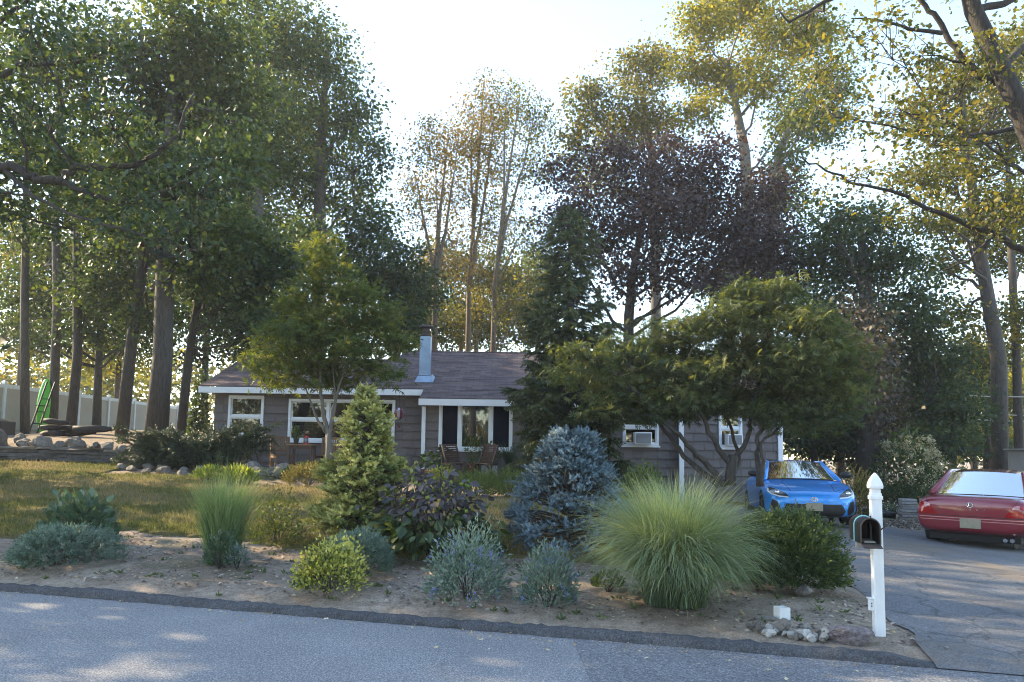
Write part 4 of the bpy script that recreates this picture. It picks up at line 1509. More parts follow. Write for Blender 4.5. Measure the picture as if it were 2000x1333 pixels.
def wheel(root, x, y, r, w, rim, spokes=10):
    s = 1 if x > 0 else -1
    t = MB()
    prof = [(r - .085, -w / 2 + .02), (r - .02, -w / 2), (r, -w / 2 + .03), (r, w / 2 - .03), (r - .02, w / 2), (r - .085, w / 2 - .02)]
    n = 32
    V, F = [], []
    for rr, o in prof:
        for k in range(n):
            a = 2 * math.pi * k / n
            V.append((x + o * s, y + rr * math.cos(a), r + rr * math.sin(a)))
    for i in range(len(prof) - 1):
        for k in range(n):
            F.append((i * n + k, i * n + (k + 1) % n, (i + 1) * n + (k + 1) % n, (i + 1) * n + k))
    wh = mk('wheel', V, F, M_TYRE, root, smooth=True)
    b = MB()
    xo = x + s * (w / 2 - .035)
    for k in range(spokes):
        a = 2 * math.pi * k / spokes
        c = (xo, y + (r - .09) * math.cos(a), r + (r - .09) * math.sin(a))
        b.bar((xo, y, r), c, .045, .03, up=(1, 0, 0))
    b.tube([(xo - s * .02, y, r), (xo + s * .018, y, r)], .055, 14)
    ring = [(xo, y + (r - .085) * math.cos(a), r + (r - .085) * math.sin(a)) for a in np.linspace(0, 2 * math.pi, 33)]
    b.tube(ring, .014, 6, cap=False)
    b.build('rim', rim, wh)
    MB().tube([(xo - s * .07, y, r), (xo - s * .055, y, r)], r - .09, 24).build('brake_disc', M_SEAM, wh)
def grid(name, rows, mat, root, smooth=True):
    h, w = len(rows), len(rows[0])
    V = [p for r in rows for p in r]
    F = np.array([(i * w + j, i * w + j + 1, (i + 1) * w + j + 1, (i + 1) * w + j) for i in range(h - 1) for j in range(w - 1)])
    return mk(name, V, F, mat, root, smooth)
def text_mesh(name, body, size, mat, root, M, spacing=1.0, ext=.003):
    cu = bpy.data.curves.new(name, 'FONT')
    cu.body = body
    cu.size = size
    cu.align_x = 'CENTER'
    cu.align_y = 'CENTER'
    cu.space_character = spacing
    cu.extrude = ext
    o = bpy.data.objects.new(name, cu)
    COL.objects.link(o)
    dg = bpy.context.evaluated_depsgraph_get()
    me = bpy.data.meshes.new_from_object(o.evaluated_get(dg))
    bpy.data.objects.remove(o)
    me.materials.append(mat)
    q = bpy.data.objects.new(name, me)
    COL.objects.link(q)
    q.parent = root
    q.matrix_local = M
    return q
def ring(name, c, rx, rz, w, mat, root, y, n=28, tilt=0):
    P = [(c[0] + rx * math.cos(a), y, c[1] + rz * math.sin(a)) for a in np.linspace(0, 2 * math.pi, n)]
    return MB().tube(P, w, 6, cap=False).build(name, mat, root, smooth=True)

def greenhouse(root, base, roof, mat, pill=.05):
    """cabin: base and roof outlines as half-width / y / z at front and back; glass panels, painted roof and pillars"""
    (fb, rb), (fr, rr) = base, roof
    return None

# ---------------------------------------------- blue coupe
car = thing('coupe', 'bright blue sports coupe parked nose out beside the house', 'car', (5.80 + .2 * 2.12, 14.25 + .98 * 2.12, .17), R(168.5))
car.rotation_euler = (R(1.6), 0, R(168.5))
def sec_b(y, w, zb, zs, zt):
    m = zb + .45 * (zs - zb)
    return [(0, zb), (.62 * w, zb), (.93 * w, zb + .03), (w, zb + .16), (.985 * w, m), (1.0 * w, m + .6 * (zs - m)), (.93 * w, zs), (.70 * w, zt - .012), (.36 * w, zt), (0, zt)]
ST = [(2.13, .46, .27, .50, .56), (2.08, .64, .20, .55, .62), (1.93, .785, .165, .62, .70), (1.65, .865, .16, .735, .765), (1.30, .885, .16, .815, .82), (.85, .875, .16, .85, .90),
      (.3, .865, .16, .87, .92), (-.4, .865, .16, .895, .93), (-.95, .88, .16, .925, .95), (-1.30, .89, .17, .935, .965), (-1.7, .87, .2, .92, .98), (-2.0, .80, .26, .88, .985), (-2.12, .70, .33, .82, .95)]
WH = [(.765, 1.29, .315), (-.765, 1.29, .315), (.775, -1.285, .315), (-.775, -1.285, .315)]
body, bvh = car_shell('body', ST, WH, .352, M_BLUE, car, sec_b)
for (x, y, z) in WH:
    wheel(car, x, y, .315, .215, M_RIM)
    MB().tube([(x - (.29 if x > 0 else -.29), y, z), (x - (.28 if x > 0 else -.28), y, z)], .349, 24).build('wheel_housing', M_SEAM, car)
# cabin shell: dark inside, glass, painted roof and pillars
def cab_row(y, z, hw, crown, n=9):
    return [(hw * t, y + .10 * (1 - t * t) * (1 if y > 0 else -1), z + crown * (1 - t * t)) for t in np.linspace(-1, 1, n)]
A0, A1 = cab_row(.80, .885, .70, .03), cab_row(.06, 1.245, .545, .035)        # windscreen base, header
B0, B1 = cab_row(-.72, 1.235, .53, .04), cab_row(-1.42, .965, .62, .03)       # rear header, rear glass base
def lerp_rows(a, b, n):
    return [[tuple(np.array(p) * (1 - t) + np.array(q) * t) for p, q in zip(a, b)] for t in np.linspace(0, 1, n)]
grid('windscreen', lerp_rows(A0, A1, 5), M_CARGLASS, car)
grid('rear_window', lerp_rows(B0, B1, 5), M_CARGLASS, car)
mid = cab_row(-.32, 1.27, .55, .04)
mid = [(p[0], -.32, p[2]) for p in mid]
rf_ = grid('roof', lerp_rows(A1, mid, 4) + lerp_rows(mid, B0, 4)[1:], M_BLUE, car)
for s in (-1, 1):
    g = [(.715 * s, .78, .885), (.76 * s, .2, .91), (.765 * s, -.5, .93), (.72 * s, -1.02, .95)]
    h = [(.56 * s, .075, 1.235), (.575 * s, -.1, 1.262), (.565 * s, -.55, 1.262), (.54 * s, -.80, 1.235)]
    grid('side_window', [g, [tuple((np.array(a) + np.array(b)) / 2 + np.array([.012 * s, 0, 0])) for a, b in zip(g, h)], h], M_CARGLASS, car)
    MB().tube([(.735 * s, .86, .875), (.64 * s, .45, 1.08), (.557 * s, .07, 1.25), (.57 * s, -.1, 1.278), (.56 * s, -.55, 1.275), (.54 * s, -.78, 1.245), (.60 * s, -1.1, 1.09), (.69 * s, -1.5, .96)], [.04, .034, .030, .026, .028, .045, .065, .07], 8).build('pillar', M_BLUE, car, smooth=True)
    MB().bar((.765 * s, -.28, .90), (.575 * s, -.28, 1.26), .05, .02).build('door_pillar', M_BLACK, car)
    ml = MB().lathe([(.02, -.07), (.085, -.055), (.098, 0), (.085, .05), (.02, .065)], (0, 0, 0), 14).build('door_mirror', M_BLACK, car, smooth=True)
    ml.location = (.93 * s, .58, 1.00)
    ml.rotation_euler = (R(80), 0, R(-12 * s))
    ml.scale = (1.15, .72, 1)
    MB().bar((.80 * s, .60, .93), (.92 * s, .58, .97), .05, .03).build('mirror_arm', M_BLACK, car)
MB().box(-.60, .60, -1.2, .55, .55, .82).build('cabin_floor', M_DARK, car)
for s in (-1, 1):
    MB().box(s * .34 - .22, s * .34 + .22, -.45, -.33, .8, 1.08).box(s * .34 - .11, s * .34 + .11, -.44, -.36, 1.09, 1.2).build('seat', M_BLACK, car, bevel=.03)
MB().box(-.66, .66, .42, .72, .80, .93).build('dashboard', M_BLACK, car, bevel=.03)
MB().box(-.06, .06, .12, .14, 1.16, 1.22).build('rear_view_mirror', M_BLACK, car)
MB().box(-.44, -.36, .13, .15, 1.19, 1.225).build('toll_tag', M_WHITE, car)
MB().tube([(-.35, .80, .905), (.25, .74, .945)], .009, 5).build('wiper', M_BLACK, car)
MB().tube([(.2, .82, .905), (.62, .70, .93)], .009, 5).build('wiper', M_BLACK, car)
MB().add([(-.02, -.60, 1.30), (.02, -.60, 1.30), (0, -.70, 1.285), (0, -.68, 1.36)], [(0, 1, 3), (1, 2, 3), (2, 0, 3)]).build('antenna', M_BLUE, car)
for s in (-1, 1):
    def fx(pts):
        return [(p[0] * s, p[1]) for p in pts]
    hl = patch('headlight', bvh, fx([(.44, .545), (.50, .63), (.62, .69), (.735, .735), (.79, .715), (.80, .66), (.76, .60), (.62, .555)]), 'F', M_LENS, car, .006)
    o = strip('light_strip', bvh, fx([(.46, .552), (.62, .565), (.755, .605), (.792, .66), (.775, .715)]), .022, 'F', M_LED, car, .010)
    o = MB().lathe([(.045, 0), (.05, .015), (.035, .03), (.0, .032)], (0, 0, 0), 14).build('projector_lamp', M_CHROME, hl, smooth=True)
    h = bvh.ray_cast(Vector((.65 * s, 6, .635)), Vector((0, -1, 0)))
    o.location = h[0] + Vector((0, .002, 0))
    o.rotation_euler = (R(-90), 0, 0)
    patch('corner_intake', bvh, fx([(.62, .20), (.60, .33), (.66, .47), (.74, .50), (.77, .40), (.74, .24)]), 'F', M_BLACK, car, .005)
    strip('hood_crease', bvh, fx([(.36, .80), (.46, 1.3), (.40, 1.95)]), .012, 'T', M_SEAM, car, .001)
    ax = 'R' if s > 0 else 'L'
    strip('door_seam', bvh, [(.62, .84), (.66, .5), (.60, .26), (-.50, .26), (-.62, .5), (-.55, .88)], .008, ax, M_SEAM, car, .002)
    MB().box(.865 * s - .01, .865 * s + .012 * s, -.40, -.22, .74, .765).build('door_handle', M_BLUE, car)
    patch('side_vent', bvh, [(.80, .46), (.92, .60), (.86, .62), (.72, .50)], ax, M_BLACK, car, .004)
    strip('side_skirt', bvh, [(.90, .20), (-.9, .20)], .07, ax, M_BLACK, car, .004)
strip('hood_seam', bvh, [(-.66, 1.72), (-.4, 1.97), (.4, 1.97), (.66, 1.72)], .009, 'T', M_SEAM, car, .0015)
patch('grille', bvh, [(-.50, .20), (-.57, .30), (-.50, .43), (.50, .43), (.57, .30), (.50, .20)], 'F', M_BLACK, car, .005)
strip('front_lip', bvh, [(-.74, .185), (.74, .185)], .03, 'F', M_BLACK, car, .012)
h = bvh.ray_cast(Vector((0, 6, .42)), Vector((0, -1, 0)))[0].y
pl = MB().box(-.152, .152, h + .012, h + .02, .30, .455).build('licence_plate', M_PLATE, car, bevel=.003)
pl['label'] = 'plain tan front licence plate'
h = bvh.ray_cast(Vector((0, 6, .515)), Vector((0, -1, 0)))[0].y + .012
emb = ring('badge', (0, .515), .062, .040, .008, M_CHROME, car, h)
for rx, rz, cz in ((.022, .034, .515), (.042, .016, .530)):
    ring('badge_oval', (0, cz), rx, rz, .006, M_CHROME, emb, h)

# ---------------------------------------------- red saloon
car = thing('saloon', 'dark red older saloon parked with its tail towards the street', 'car', (9.72, 14.95, T(8.9, 13.8) - .01), R(-42.0))
def sec_r(y, w, zb, zs, zt):
    m = zb + .5 * (zs - zb)
    return [(0, zb), (.66 * w, zb), (.93 * w, zb + .03), (.985 * w, zb + .14), (w, m), (.985 * w, m + .6 * (zs - m)), (.95 * w, zs), (.80 * w, zt - .012), (.42 * w, zt), (0, zt)]
ST = [(2.44, .62, .30, .58, .64), (2.38, .76, .22, .62, .68), (2.1, .86, .19, .70, .745), (1.45, .905, .18, .80, .83), (.9, .905, .18, .86, .90), (.2, .905, .18, .88, .92), (-.6, .905, .18, .895, .93),
      (-1.35, .905, .18, .905, .945), (-1.8, .90, .2, .905, .955), (-2.15, .885, .25, .895, .955), (-2.34, .865, .30, .87, .94), (-2.43, .83, .33, .80, .90), (-2.46, .76, .38, .68, .80)]
WH = [(.79, 1.45, .32), (-.79, 1.45, .32), (.79, -1.42, .32), (-.79, -1.42, .32)]
body, bvh = car_shell('body', ST, WH, .36, M_RED, car, sec_r)
for (x, y, z) in WH:
    wheel(car, x, y, .32, .205, M_RIMS, 7)
    MB().tube([(x - (.29 if x > 0 else -.29), y, z), (x - (.28 if x > 0 else -.28), y, z)], .357, 24).build('wheel_housing', M_SEAM, car)
A0, A1 = cab_row(.98, .885, .74, .02), cab_row(.28, 1.33, .60, .035)
B0, B1 = cab_row(-.98, 1.335, .60, .035), cab_row(-1.62, .945, .73, .02)
mid = [(p[0], -.35, p[2]) for p in cab_row(-.35, 1.375, .62, .04)]
grid('windscreen', lerp_rows(A0, A1, 5), M_CARGLASS, car)
grid('rear_window', lerp_rows(B0, B1, 5), M_CARGLASS, car)
grid('roof', lerp_rows(A1, mid, 4) + lerp_rows(mid, B0, 4)[1:], M_RED, car)
for s in (-1, 1):
    g = [(.76 * s, .95, .885), (.80 * s, .2, .915), (.80 * s, -.6, .93), (.775 * s, -1.3, .94)]
    h = [(.615 * s, .28, 1.325), (.63 * s, 0, 1.36), (.63 * s, -.6, 1.36), (.61 * s, -.98, 1.33)]
    grid('side_window', [g, [tuple((np.array(a) + np.array(b)) / 2 + np.array([.015 * s, 0, 0])) for a, b in zip(g, h)], h], M_CARGLASS, car)
    MB().tube([(.77 * s, 1.02, .88), (.69 * s, .62, 1.12), (.61 * s, .28, 1.34), (.63 * s, 0, 1.378), (.63 * s, -.6, 1.378), (.605 * s, -.98, 1.35), (.68 * s, -1.32, 1.14), (.765 * s, -1.68, .945)], [.035, .03, .028, .026, .028, .035, .05, .055], 8).build('pillar', M_RED, car, smooth=True)
    MB().bar((.80 * s, -.30, .91), (.632 * s, -.30, 1.36), .06, .02).build('door_pillar', M_BLACK, car)
    ml = MB().lathe([(.02, -.07), (.085, -.055), (.098, 0), (.085, .05), (.02, .065)], (0, 0, 0), 14).build('door_mirror', M_RED, car, smooth=True)
    ml.location = (.98 * s, .72, .98)
    ml.rotation_euler = (R(80), 0, 0)
    ml.scale = (1.1, .7, 1)
    ax = 'R' if s > 0 else 'L'
    strip('door_seam', bvh, [(.78, .86), (.80, .5), (.72, .28), (-.98, .28), (-1.15, .6), (-1.05, .90)], .008, ax, M_SEAM, car, .002)
    strip('door_seam', bvh, [(-.30, .90), (-.30, .28)], .008, ax, M_SEAM, car, .002)
    strip('side_moulding', bvh, [(2.0, .50), (-2.1, .50)], .03, ax, M_RED, car, .010)
    def fx(pts):
        return [(p[0] * s, p[1]) for p in pts]
    tl = patch('tail_light', bvh, fx([(.50, .615), (.56, .70), (.62, .80), (.70, .835), (.79, .82), (.825, .74), (.825, .615)]), 'B', M_TAIL, car, .008)
    patch('reversing_lens', bvh, fx([(.62, .755), (.645, .81), (.70, .83), (.735, .822), (.72, .76)]), 'B', M_TAILC, tl, .012)
    MB().box(s * .34 - .22, s * .34 + .22, -.55, -.42, .8, 1.1).box(s * .34 - .12, s * .34 + .12, -.54, -.45, 1.11, 1.24).build('seat', M_BLACK, car, bevel=.03)
    MB().box(s * .34 - .28, s * .34 + .28, -1.30, -1.15, .7, 1.02).build('rear_seat', M_BLACK, car, bevel=.04)
MB().box(-.66, .66, -1.9, .9, .55, .82).build('cabin_floor', M_DARK, car)
MB().box(-.66, .66, -1.62, -1.25, .86, .90).build('parcel_shelf', M_BLACK, car)
strip('bumper_line', bvh, [(-.82, .57), (.82, .57)], .016, 'B', M_TAILC, car, .010)
strip('bumper_line', bvh, [(-.83, .525), (.83, .525)], .012, 'B', M_TAILC, car, .010)
strip('bumper_seam', bvh, [(-.86, .605), (.86, .605)], .010, 'B', M_SEAM, car, .003)
strip('boot_seam', bvh, [(-.60, .62), (-.66, .82), (-.72, .93)], .008, 'B', M_SEAM, car, .003)
strip('boot_seam', bvh, [(.60, .62), (.66, .82), (.72, .93)], .008, 'B', M_SEAM, car, .003)
h = bvh.ray_cast(Vector((0, -6, .50)), Vector((0, 1, 0)))[0].y
pl = MB().box(-.16, .16, h - .03, h - .02, .40, .565).build('licence_plate', M_PLATE, car, bevel=.003)
pl['label'] = 'plain tan rear licence plate'
h = bvh.ray_cast(Vector((0, -6, .80)), Vector((0, 1, 0)))[0].y - .012
emb = ring('badge', (0, .80), .048, .040, .005, M_CHROME, car, h)
for s in (-1, 1):
    MB().tube([(s * .030, h, .768), (s * .008, h, .832)], .006, 5).build('badge_stroke', M_CHROME, emb)
MB().tube([(-.016, h, .79), (.016, h, .79)], .005, 5).build('badge_stroke', M_CHROME, emb)
for i, c in enumerate('ACURA'):
    x = -.22 + i * .11
    hh = bvh.ray_cast(Vector((x, -6, .725)), Vector((0, 1, 0)))[0].y - .006
    text_mesh('letter', c, .05, M_CHROME, car, Matrix.Translation((x, hh, .725)) @ Matrix.Rotation(R(90), 4, 'X'))
MB().tube([(.50, -2.2, .235), (.50, -2.44, .23)], .035, 12).build('exhaust_tip', M_CHROME, car)
MB().tube([(.60, -2.2, .235), (.60, -2.44, .23)], .035, 12).build('exhaust_tip', M_CHROME, car)
MB().box(-.7, .7, -2.2, 2.2, .16, .30).build('underbody', M_SEAM, car)
# ================================================================== garden plants
def plant(name, label, cat, x, y, parts, group=None, dz=0.0):
    root = thing(name, label, cat, (x, y, T(x, y) + dz), group=group)
    for nm, V, F, vv, mat in parts:
        mk(nm, V, F, mat, root, v=vv)
    return root
def stems(rng, n, r, h, w=.006):
    b = MB()
    for i in range(n):
        a = rng.uniform(0, 6.28)
        e = np.array([math.cos(a) * r * rng.uniform(.3, .9), math.sin(a) * r * rng.uniform(.3, .9), h * rng.uniform(.5, .85)])
        b.tube(bend((e[0] * .15, e[1] * .15, 0), e, rng, 4, sag=-.1, wob=.04), np.linspace(w, w * .4, 4), 4, cap=False)
    return b
def mound(name, label, cat, x, y, r, h, leaf, size, n, mat, seed, group=None, up=.5, lump=.18, stem=True, shell=.72, top=1.0, barkm=None, ry=None, flowers=None, dome=.06):
    """rounded shrub: leaves in the outer shell of an uneven dome, stems inside"""
    rng = np.random.default_rng(seed)
    ry = ry or r
    d = nrm(rng.normal(size=(n, 3)))
    d[:, 2] = np.abs(d[:, 2]) * 1.0 - .12 * (rng.uniform(size=n) < .3)
    ld = nrm(rng.normal(size=(14, 3)))
    la = np.clip((d @ ld.T) - .55, 0, 1) @ rng.uniform(-.6, 1.0, 14)
    rad = (1 + lump * 2.2 * la + lump * .35 * rng.normal(size=n)) * rng.uniform(shell ** 3, 1, n) ** (1 / 3)
    p = d * rad[:, None] * [r, ry, h]
    p[:, 2] = np.maximum(p[:, 2], .01) + dome
    dd = nrm(d * [1, 1, .7] + [0, 0, up] + rng.normal(size=(n, 3)) * .45)
    V, F, m_ = scatter(leaf, p, dd, size * rng.uniform(.6, 1.25, n), rng, .7)
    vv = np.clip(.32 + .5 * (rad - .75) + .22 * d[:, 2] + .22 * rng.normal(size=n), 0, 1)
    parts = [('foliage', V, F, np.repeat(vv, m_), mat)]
    if flowers:
        fm, fn, fs = flowers
        fi = rng.choice(np.where(rad > .85)[0], fn)
        FP = (p[fi] * 1.04)[:, None, :] + rng.normal(size=(fn, 14, 3)) * fs * np.array([.6, .6, 1.0])
        FP = FP.reshape(-1, 3)
        V2, F2, m2 = scatter(LEAF, FP, rng.normal(size=FP.shape) + [0, 0, .6], fs * .75, rng)
        parts.append(('blossom', V2, F2, rng.uniform(0, 1, len(F2)), fm))
    root = plant(name, label, cat, x, y, parts, group)
    if stem:
        b = stems(rng, 14, r * .8, h * .95, .004 + r * .010)
        mk('stems', b.V, b.F, barkm or M_BARK_D, root, smooth=True, kind='stuff')
    return root
SH_YEW = _shoot(16, .30, .055, .7)
SH_SPR = _shoot(18, .24, .035, .9)
SH_SPRF = _shoot(18, .26, .06, .8)
SH_BLUE = _shoot(22, .30, .070, .55)
SH_JUN = _shoot(12, .22, .05, 1.4)
SPRIG = (np.array([(0, 0, 0), (.05, .25, .22), (.0, .5, .3), (-.05, .22, .26), (.2, .3, -.12), (.34, .55, 0), (.1, .5, .02), (-.22, .4, -.1), (-.34, .65, .02), (-.1, .58, .04), (0, .6, 0), (.1, .85, .02), (0, 1.1, 0), (-.1, .85, .02)], float),
         np.array([(0, 1, 2), (0, 2, 3), (0, 4, 5), (0, 5, 6), (0, 7, 8), (0, 8, 9), (10, 11, 12), (10, 12, 13)]))

mound('catmint', 'low grey green catmint mound at the left end of the bed', 'shrub', -5.45, 9.05, .50, .42, SPRIG, .085, 1900, L_SAGE, 101, ry=.5)
mound('rhododendron', 'broad leaved green shrub behind the catmint mound', 'shrub', -5.70, 10.0, .42, .66, LEAF_BROAD, .12, 620, L_RHODO, 102, up=.7, shell=.5)
# upright switchgrass with thin plumes
rng = np.random.default_rng(103)
V, F, vv = blades(rng, 1900, 1.22, .009, .17, lean=.55, seg=5, arch=.7, lmin=.45)
root = plant('switchgrass', 'tall upright green grass clump in the left part of the bed', 'grass clump', -3.50, 9.15, [('blades', V, F, vv, L_SWITCH)])
V, F, vv = blades(rng, 46, 1.50, .006, .12, lean=.3, seg=4, arch=.5, vmin=.5)
mk('seed_stalks', V, F, L_SWITCH, root, v=vv)
mound('wispy_shrub', 'airy yellowish shrub behind the tall green grass', 'shrub', -3.15, 10.15, .36, .66, LEAF, .036, 1900, L_LACE, 104, shell=.35, lump=.3)
mound('herb', 'small dark green herb at the foot of the tall grass', 'plant', -3.42, 8.86, .17, .30, SPRIG, .07, 260, L_RHODO, 105)
mound('lavender', 'tiny blue grey herb right of the tall grass foot', 'plant', -3.20, 8.84, .12, .17, LEAF_LONG, .06, 260, L_SAGE, 106, flowers=(L_BLUEFL, 12, .014))
mound('euonymus', 'yellow variegated low shrub near the kerb', 'shrub', -1.88, 7.78, .31, .46, LEAF, .042, 2600, L_VARIEG, 107, lump=.32, shell=.55)
mound('catmint', 'rounded blue green mound behind the yellow variegated shrub', 'shrub', -1.72, 8.55, .40, .44, SPRIG, .055, 2400, L_SAGE, 108, lump=.12)
mound('bluebeard', 'loose grey leaved shrub with blue flowers in the middle of the bed', 'shrub', -.42, 7.52, .34, .48, LEAF_LONG, .06, 2600, L_SAGE, 109, lump=.4, shell=.35, flowers=(L_BLUEFL, 46, .026), up=.6)
mound('bluebeard', 'smaller grey leaved shrub with blue spikes in front of the blue spruce', 'shrub', .37, 7.18, .29, .50, LEAF_LONG, .052, 2600, L_SAGE, 110, lump=.25, shell=.4, flowers=(L_BLUEFL, 36, .02), up=.8)
mound('groundcover_plant', 'tiny dark green plant left of the big grass', 'plant', 1.02, 7.78, .17, .13, LEAF, .045, 300, L_SHRUB, 111)
# big-leaved plum coloured shrub with lime seed pods
rng = np.random.default_rng(112)
n = 900
d = nrm(rng.normal(size=(n, 3)))
d[:, 2] = np.abs(d[:, 2]) - .12
p = d * (rng.uniform(.45, 1, (n, 1)) ** .5) * [.74, .62, .98] * (1 + .15 * rng.normal(size=(n, 1)))
p[:, 2] = np.maximum(p[:, 2] + .22, .05)
dd = nrm(d * [1, 1, .2] + [0, 0, -.45] + rng.normal(size=(n, 3)) * .4)
k = p[:, 2] < .55
V1, F1, m1 = scatter(LEAF_BROAD, p[k], dd[k], .17 * rng.uniform(.6, 1.2, k.sum()), rng, 1.4)
V2, F2, m2 = scatter(LEAF_BROAD, p[~k], dd[~k], .115 * rng.uniform(.6, 1.25, (~k).sum()), rng, 1.4)
q = p[rng.choice(np.where(p[:, 2] > .5)[0], 70)] * 1.06
POD = (np.array([(.5, 0, 0), (-.5, 0, 0), (0, .5, 0), (0, -.5, 0), (0, 0, .6), (0, 0, -.6)], float), np.array([(0, 2, 4), (2, 1, 4), (1, 3, 4), (3, 0, 4), (2, 0, 5), (1, 2, 5), (3, 1, 5), (0, 3, 5)]))
V3, F3, m3 = scatter(POD, q, rng.normal(size=q.shape), .06 * rng.uniform(.7, 1.2, len(q)), rng)
root = plant('oakleaf_shrub', 'large purple grey leaved shrub with lime pods beside the young spruce', 'shrub', -.98, 9.45,
             [('lower_leaves', V1, F1, rng.uniform(0, 1, len(F1)), L_BIGGRN), ('upper_leaves', V2, F2, np.repeat(rng.uniform(.1, 1, (~k).sum()), m2), L_SMOKE), ])
mk('seed_pods', V3, F3, L_LIME, root, v=np.repeat(rng.uniform(.2, 1, len(q)), m3), kind='stuff')
b = stems(rng, 26, .62, 1.2, .010)
mk('stems', b.V, b.F, M_BARK_D, root, smooth=True, kind='stuff')

def conifer(name, label, x, y, h, r0, nb, shoot, size, mat, seed, rise=.25, hang=0.0, profile=None, base=.12, per=9, barkm=None, side=.8, group=None, dz=0.0, tip=1.0, spread=1.0, ltop=None):
    """spire of branches set with needled shoots"""
    rng = np.random.default_rng(seed)
    root = thing(name, label, 'conifer', (x, y, T(x, y) + dz), group=group)
    tr = MB().tube([(0, 0, 0), (0, 0, h * .5), (0, 0, h * .98)], [.035 * h ** .9, .02 * h ** .9, .006], 8)
    br = MB()
    P, D, S, VV = [], [], [], []
    prof = profile or (lambda f: (1 - f) ** .85)
    for i in range(nb):
        f = base + (1 - base) * (i + rng.uniform(0, 1)) / nb
        L = r0 * prof(f) * rng.uniform(.72, 1.16)
        a = i * 2.39996 + rng.normal() * .25
        o = np.array([math.cos(a), math.sin(a), 0])
        p0 = np.array([0, 0, h * f])
        end = p0 + o * L + np.array([0, 0, L * (rise + .5 * max(0, f - .6))])
        path = bend(p0, end, rng, 5, sag=.12 if hang else -.04, wob=.03)
        br.tube(path, np.linspace(.012 + .012 * L, .004, 5), 4, cap=False)
        m = max(3, int(per * L / r0 + 3))
        t = np.sqrt(rng.uniform(.10, 1, m))
        t[0] = 1
        seg = np.minimum((t * 4).astype(int), 3)
        u = t * 4 - seg
        pos = path[seg] * (1 - u)[:, None] + path[seg + 1] * u[:, None]
        tang = nrm(path[seg + 1] - path[seg])
        lat = np.cross(tang, [0, 0, 1.0]) * rng.choice([-1, 1], (m, 1))
        dd = nrm(tang * .8 + lat * side * (1 - .75 * (t > .97))[:, None] + np.array([0, 0, .12 - hang]) + rng.normal(size=(m, 3)) * .28)
        P.append(pos)
        D.append(dd)
        S.append(size * (.75 + .35 * rng.uniform(size=m)) * (.7 + .5 * (1 - f)))
        VV.append(np.clip(.18 + .62 * t ** 2.2 * tip + .22 * rng.normal(size=m) * .7 + .1 * rng.normal() + .15 * f, 0, 1))
    P.append(np.array([[0, 0, h * .93], [0, 0, h * .97]]))
    D.append(np.array([[0, 0, 1.], [0, 0, 1]]))
    S.append(np.array([size, size * .9]))
    VV.append(np.array([.8, .9]))
    P, D, S, VV = map(np.concatenate, (P, D, S, VV))
    V, F, m_ = scatter(shoot, P, D, S, rng)
    mk('trunk', tr.V, tr.F, barkm or M_BARK_D, root, smooth=True)
    mk('branches', br.V, br.F, barkm or M_BARK_D, root, smooth=True, kind='stuff')
    mk('needles', V, F, mat, root, v=np.repeat(VV, m_))
    return root
conifer('young_spruce', 'young spruce with golden tips in the middle of the bed', -1.98, 10.05, 2.15, .80, 220, SH_SPRF, .20, L_GOLDSP, 113, rise=.30, per=26, base=.02,
        profile=lambda f: (1 - f) ** .72 * (.82 + .18 * math.sin(f * 19)))
conifer('tall_spruce', 'tall weeping spruce in front of the porch', 1.32, 17.3, 6.75, 1.48, 330, SH_SPRF, .36, L_SPRUCE, 114, rise=-.12, hang=.75, per=28, base=.03,
        profile=lambda f: (1 - f) ** .50 * (.88 + .22 * math.sin(f * 23)) + .05)
# dwarf blue spruce: dense layered mound of upright blue shoots
rng = np.random.default_rng(115)
P, D, VV = [], [], []
lay = []
for i in range(270):
    f = rng.uniform(.0, 1) ** 1.1
    a = rng.uniform(0, 6.28)
    r = .80 * (1 - .80 * f ** 1.9) * rng.uniform(.62, 1.0) ** .5 * (1 + .10 * math.sin(3 * a + 9 * f))
    c = np.array([math.cos(a) * r, math.sin(a) * r, .14 + 1.42 * f])
    lay.append(c)
    m = 17
    out = np.array([math.cos(a), math.sin(a), .45])
    dr = nrm(out * .9 + rng.normal(size=(m, 3)) * .75 + [0, 0, .1])
    P.append(c + dr * .035 + rng.normal(size=(m, 3)) * [.05, .05, .02])
    D.append(dr)
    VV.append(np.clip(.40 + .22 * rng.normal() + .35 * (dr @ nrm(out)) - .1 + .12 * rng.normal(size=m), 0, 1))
P, D, VV = map(np.concatenate, (P, D, VV))
V, F, m_ = scatter(SH_BLUE, P, D, .092 * rng.uniform(.8, 1.2, len(P)), rng)
root = thing('blue_spruce', 'dwarf blue spruce with dense steel blue needles', 'conifer', (.78, 9.75, T(.78, 9.75)))
mk('needles', V, F, L_BLUESP, root, v=np.repeat(VV, m_))
b = MB().tube([(0, 0, 0), (0, 0, 1.4)], [.05, .015], 8)
for c in lay:
    b.tube(bend((0, 0, c[2] * .75), c, rng, 3, wob=.03), [.014, .010, .005], 4, cap=False)
mk('trunk', b.V, b.F, M_BARK_D, root, smooth=True)

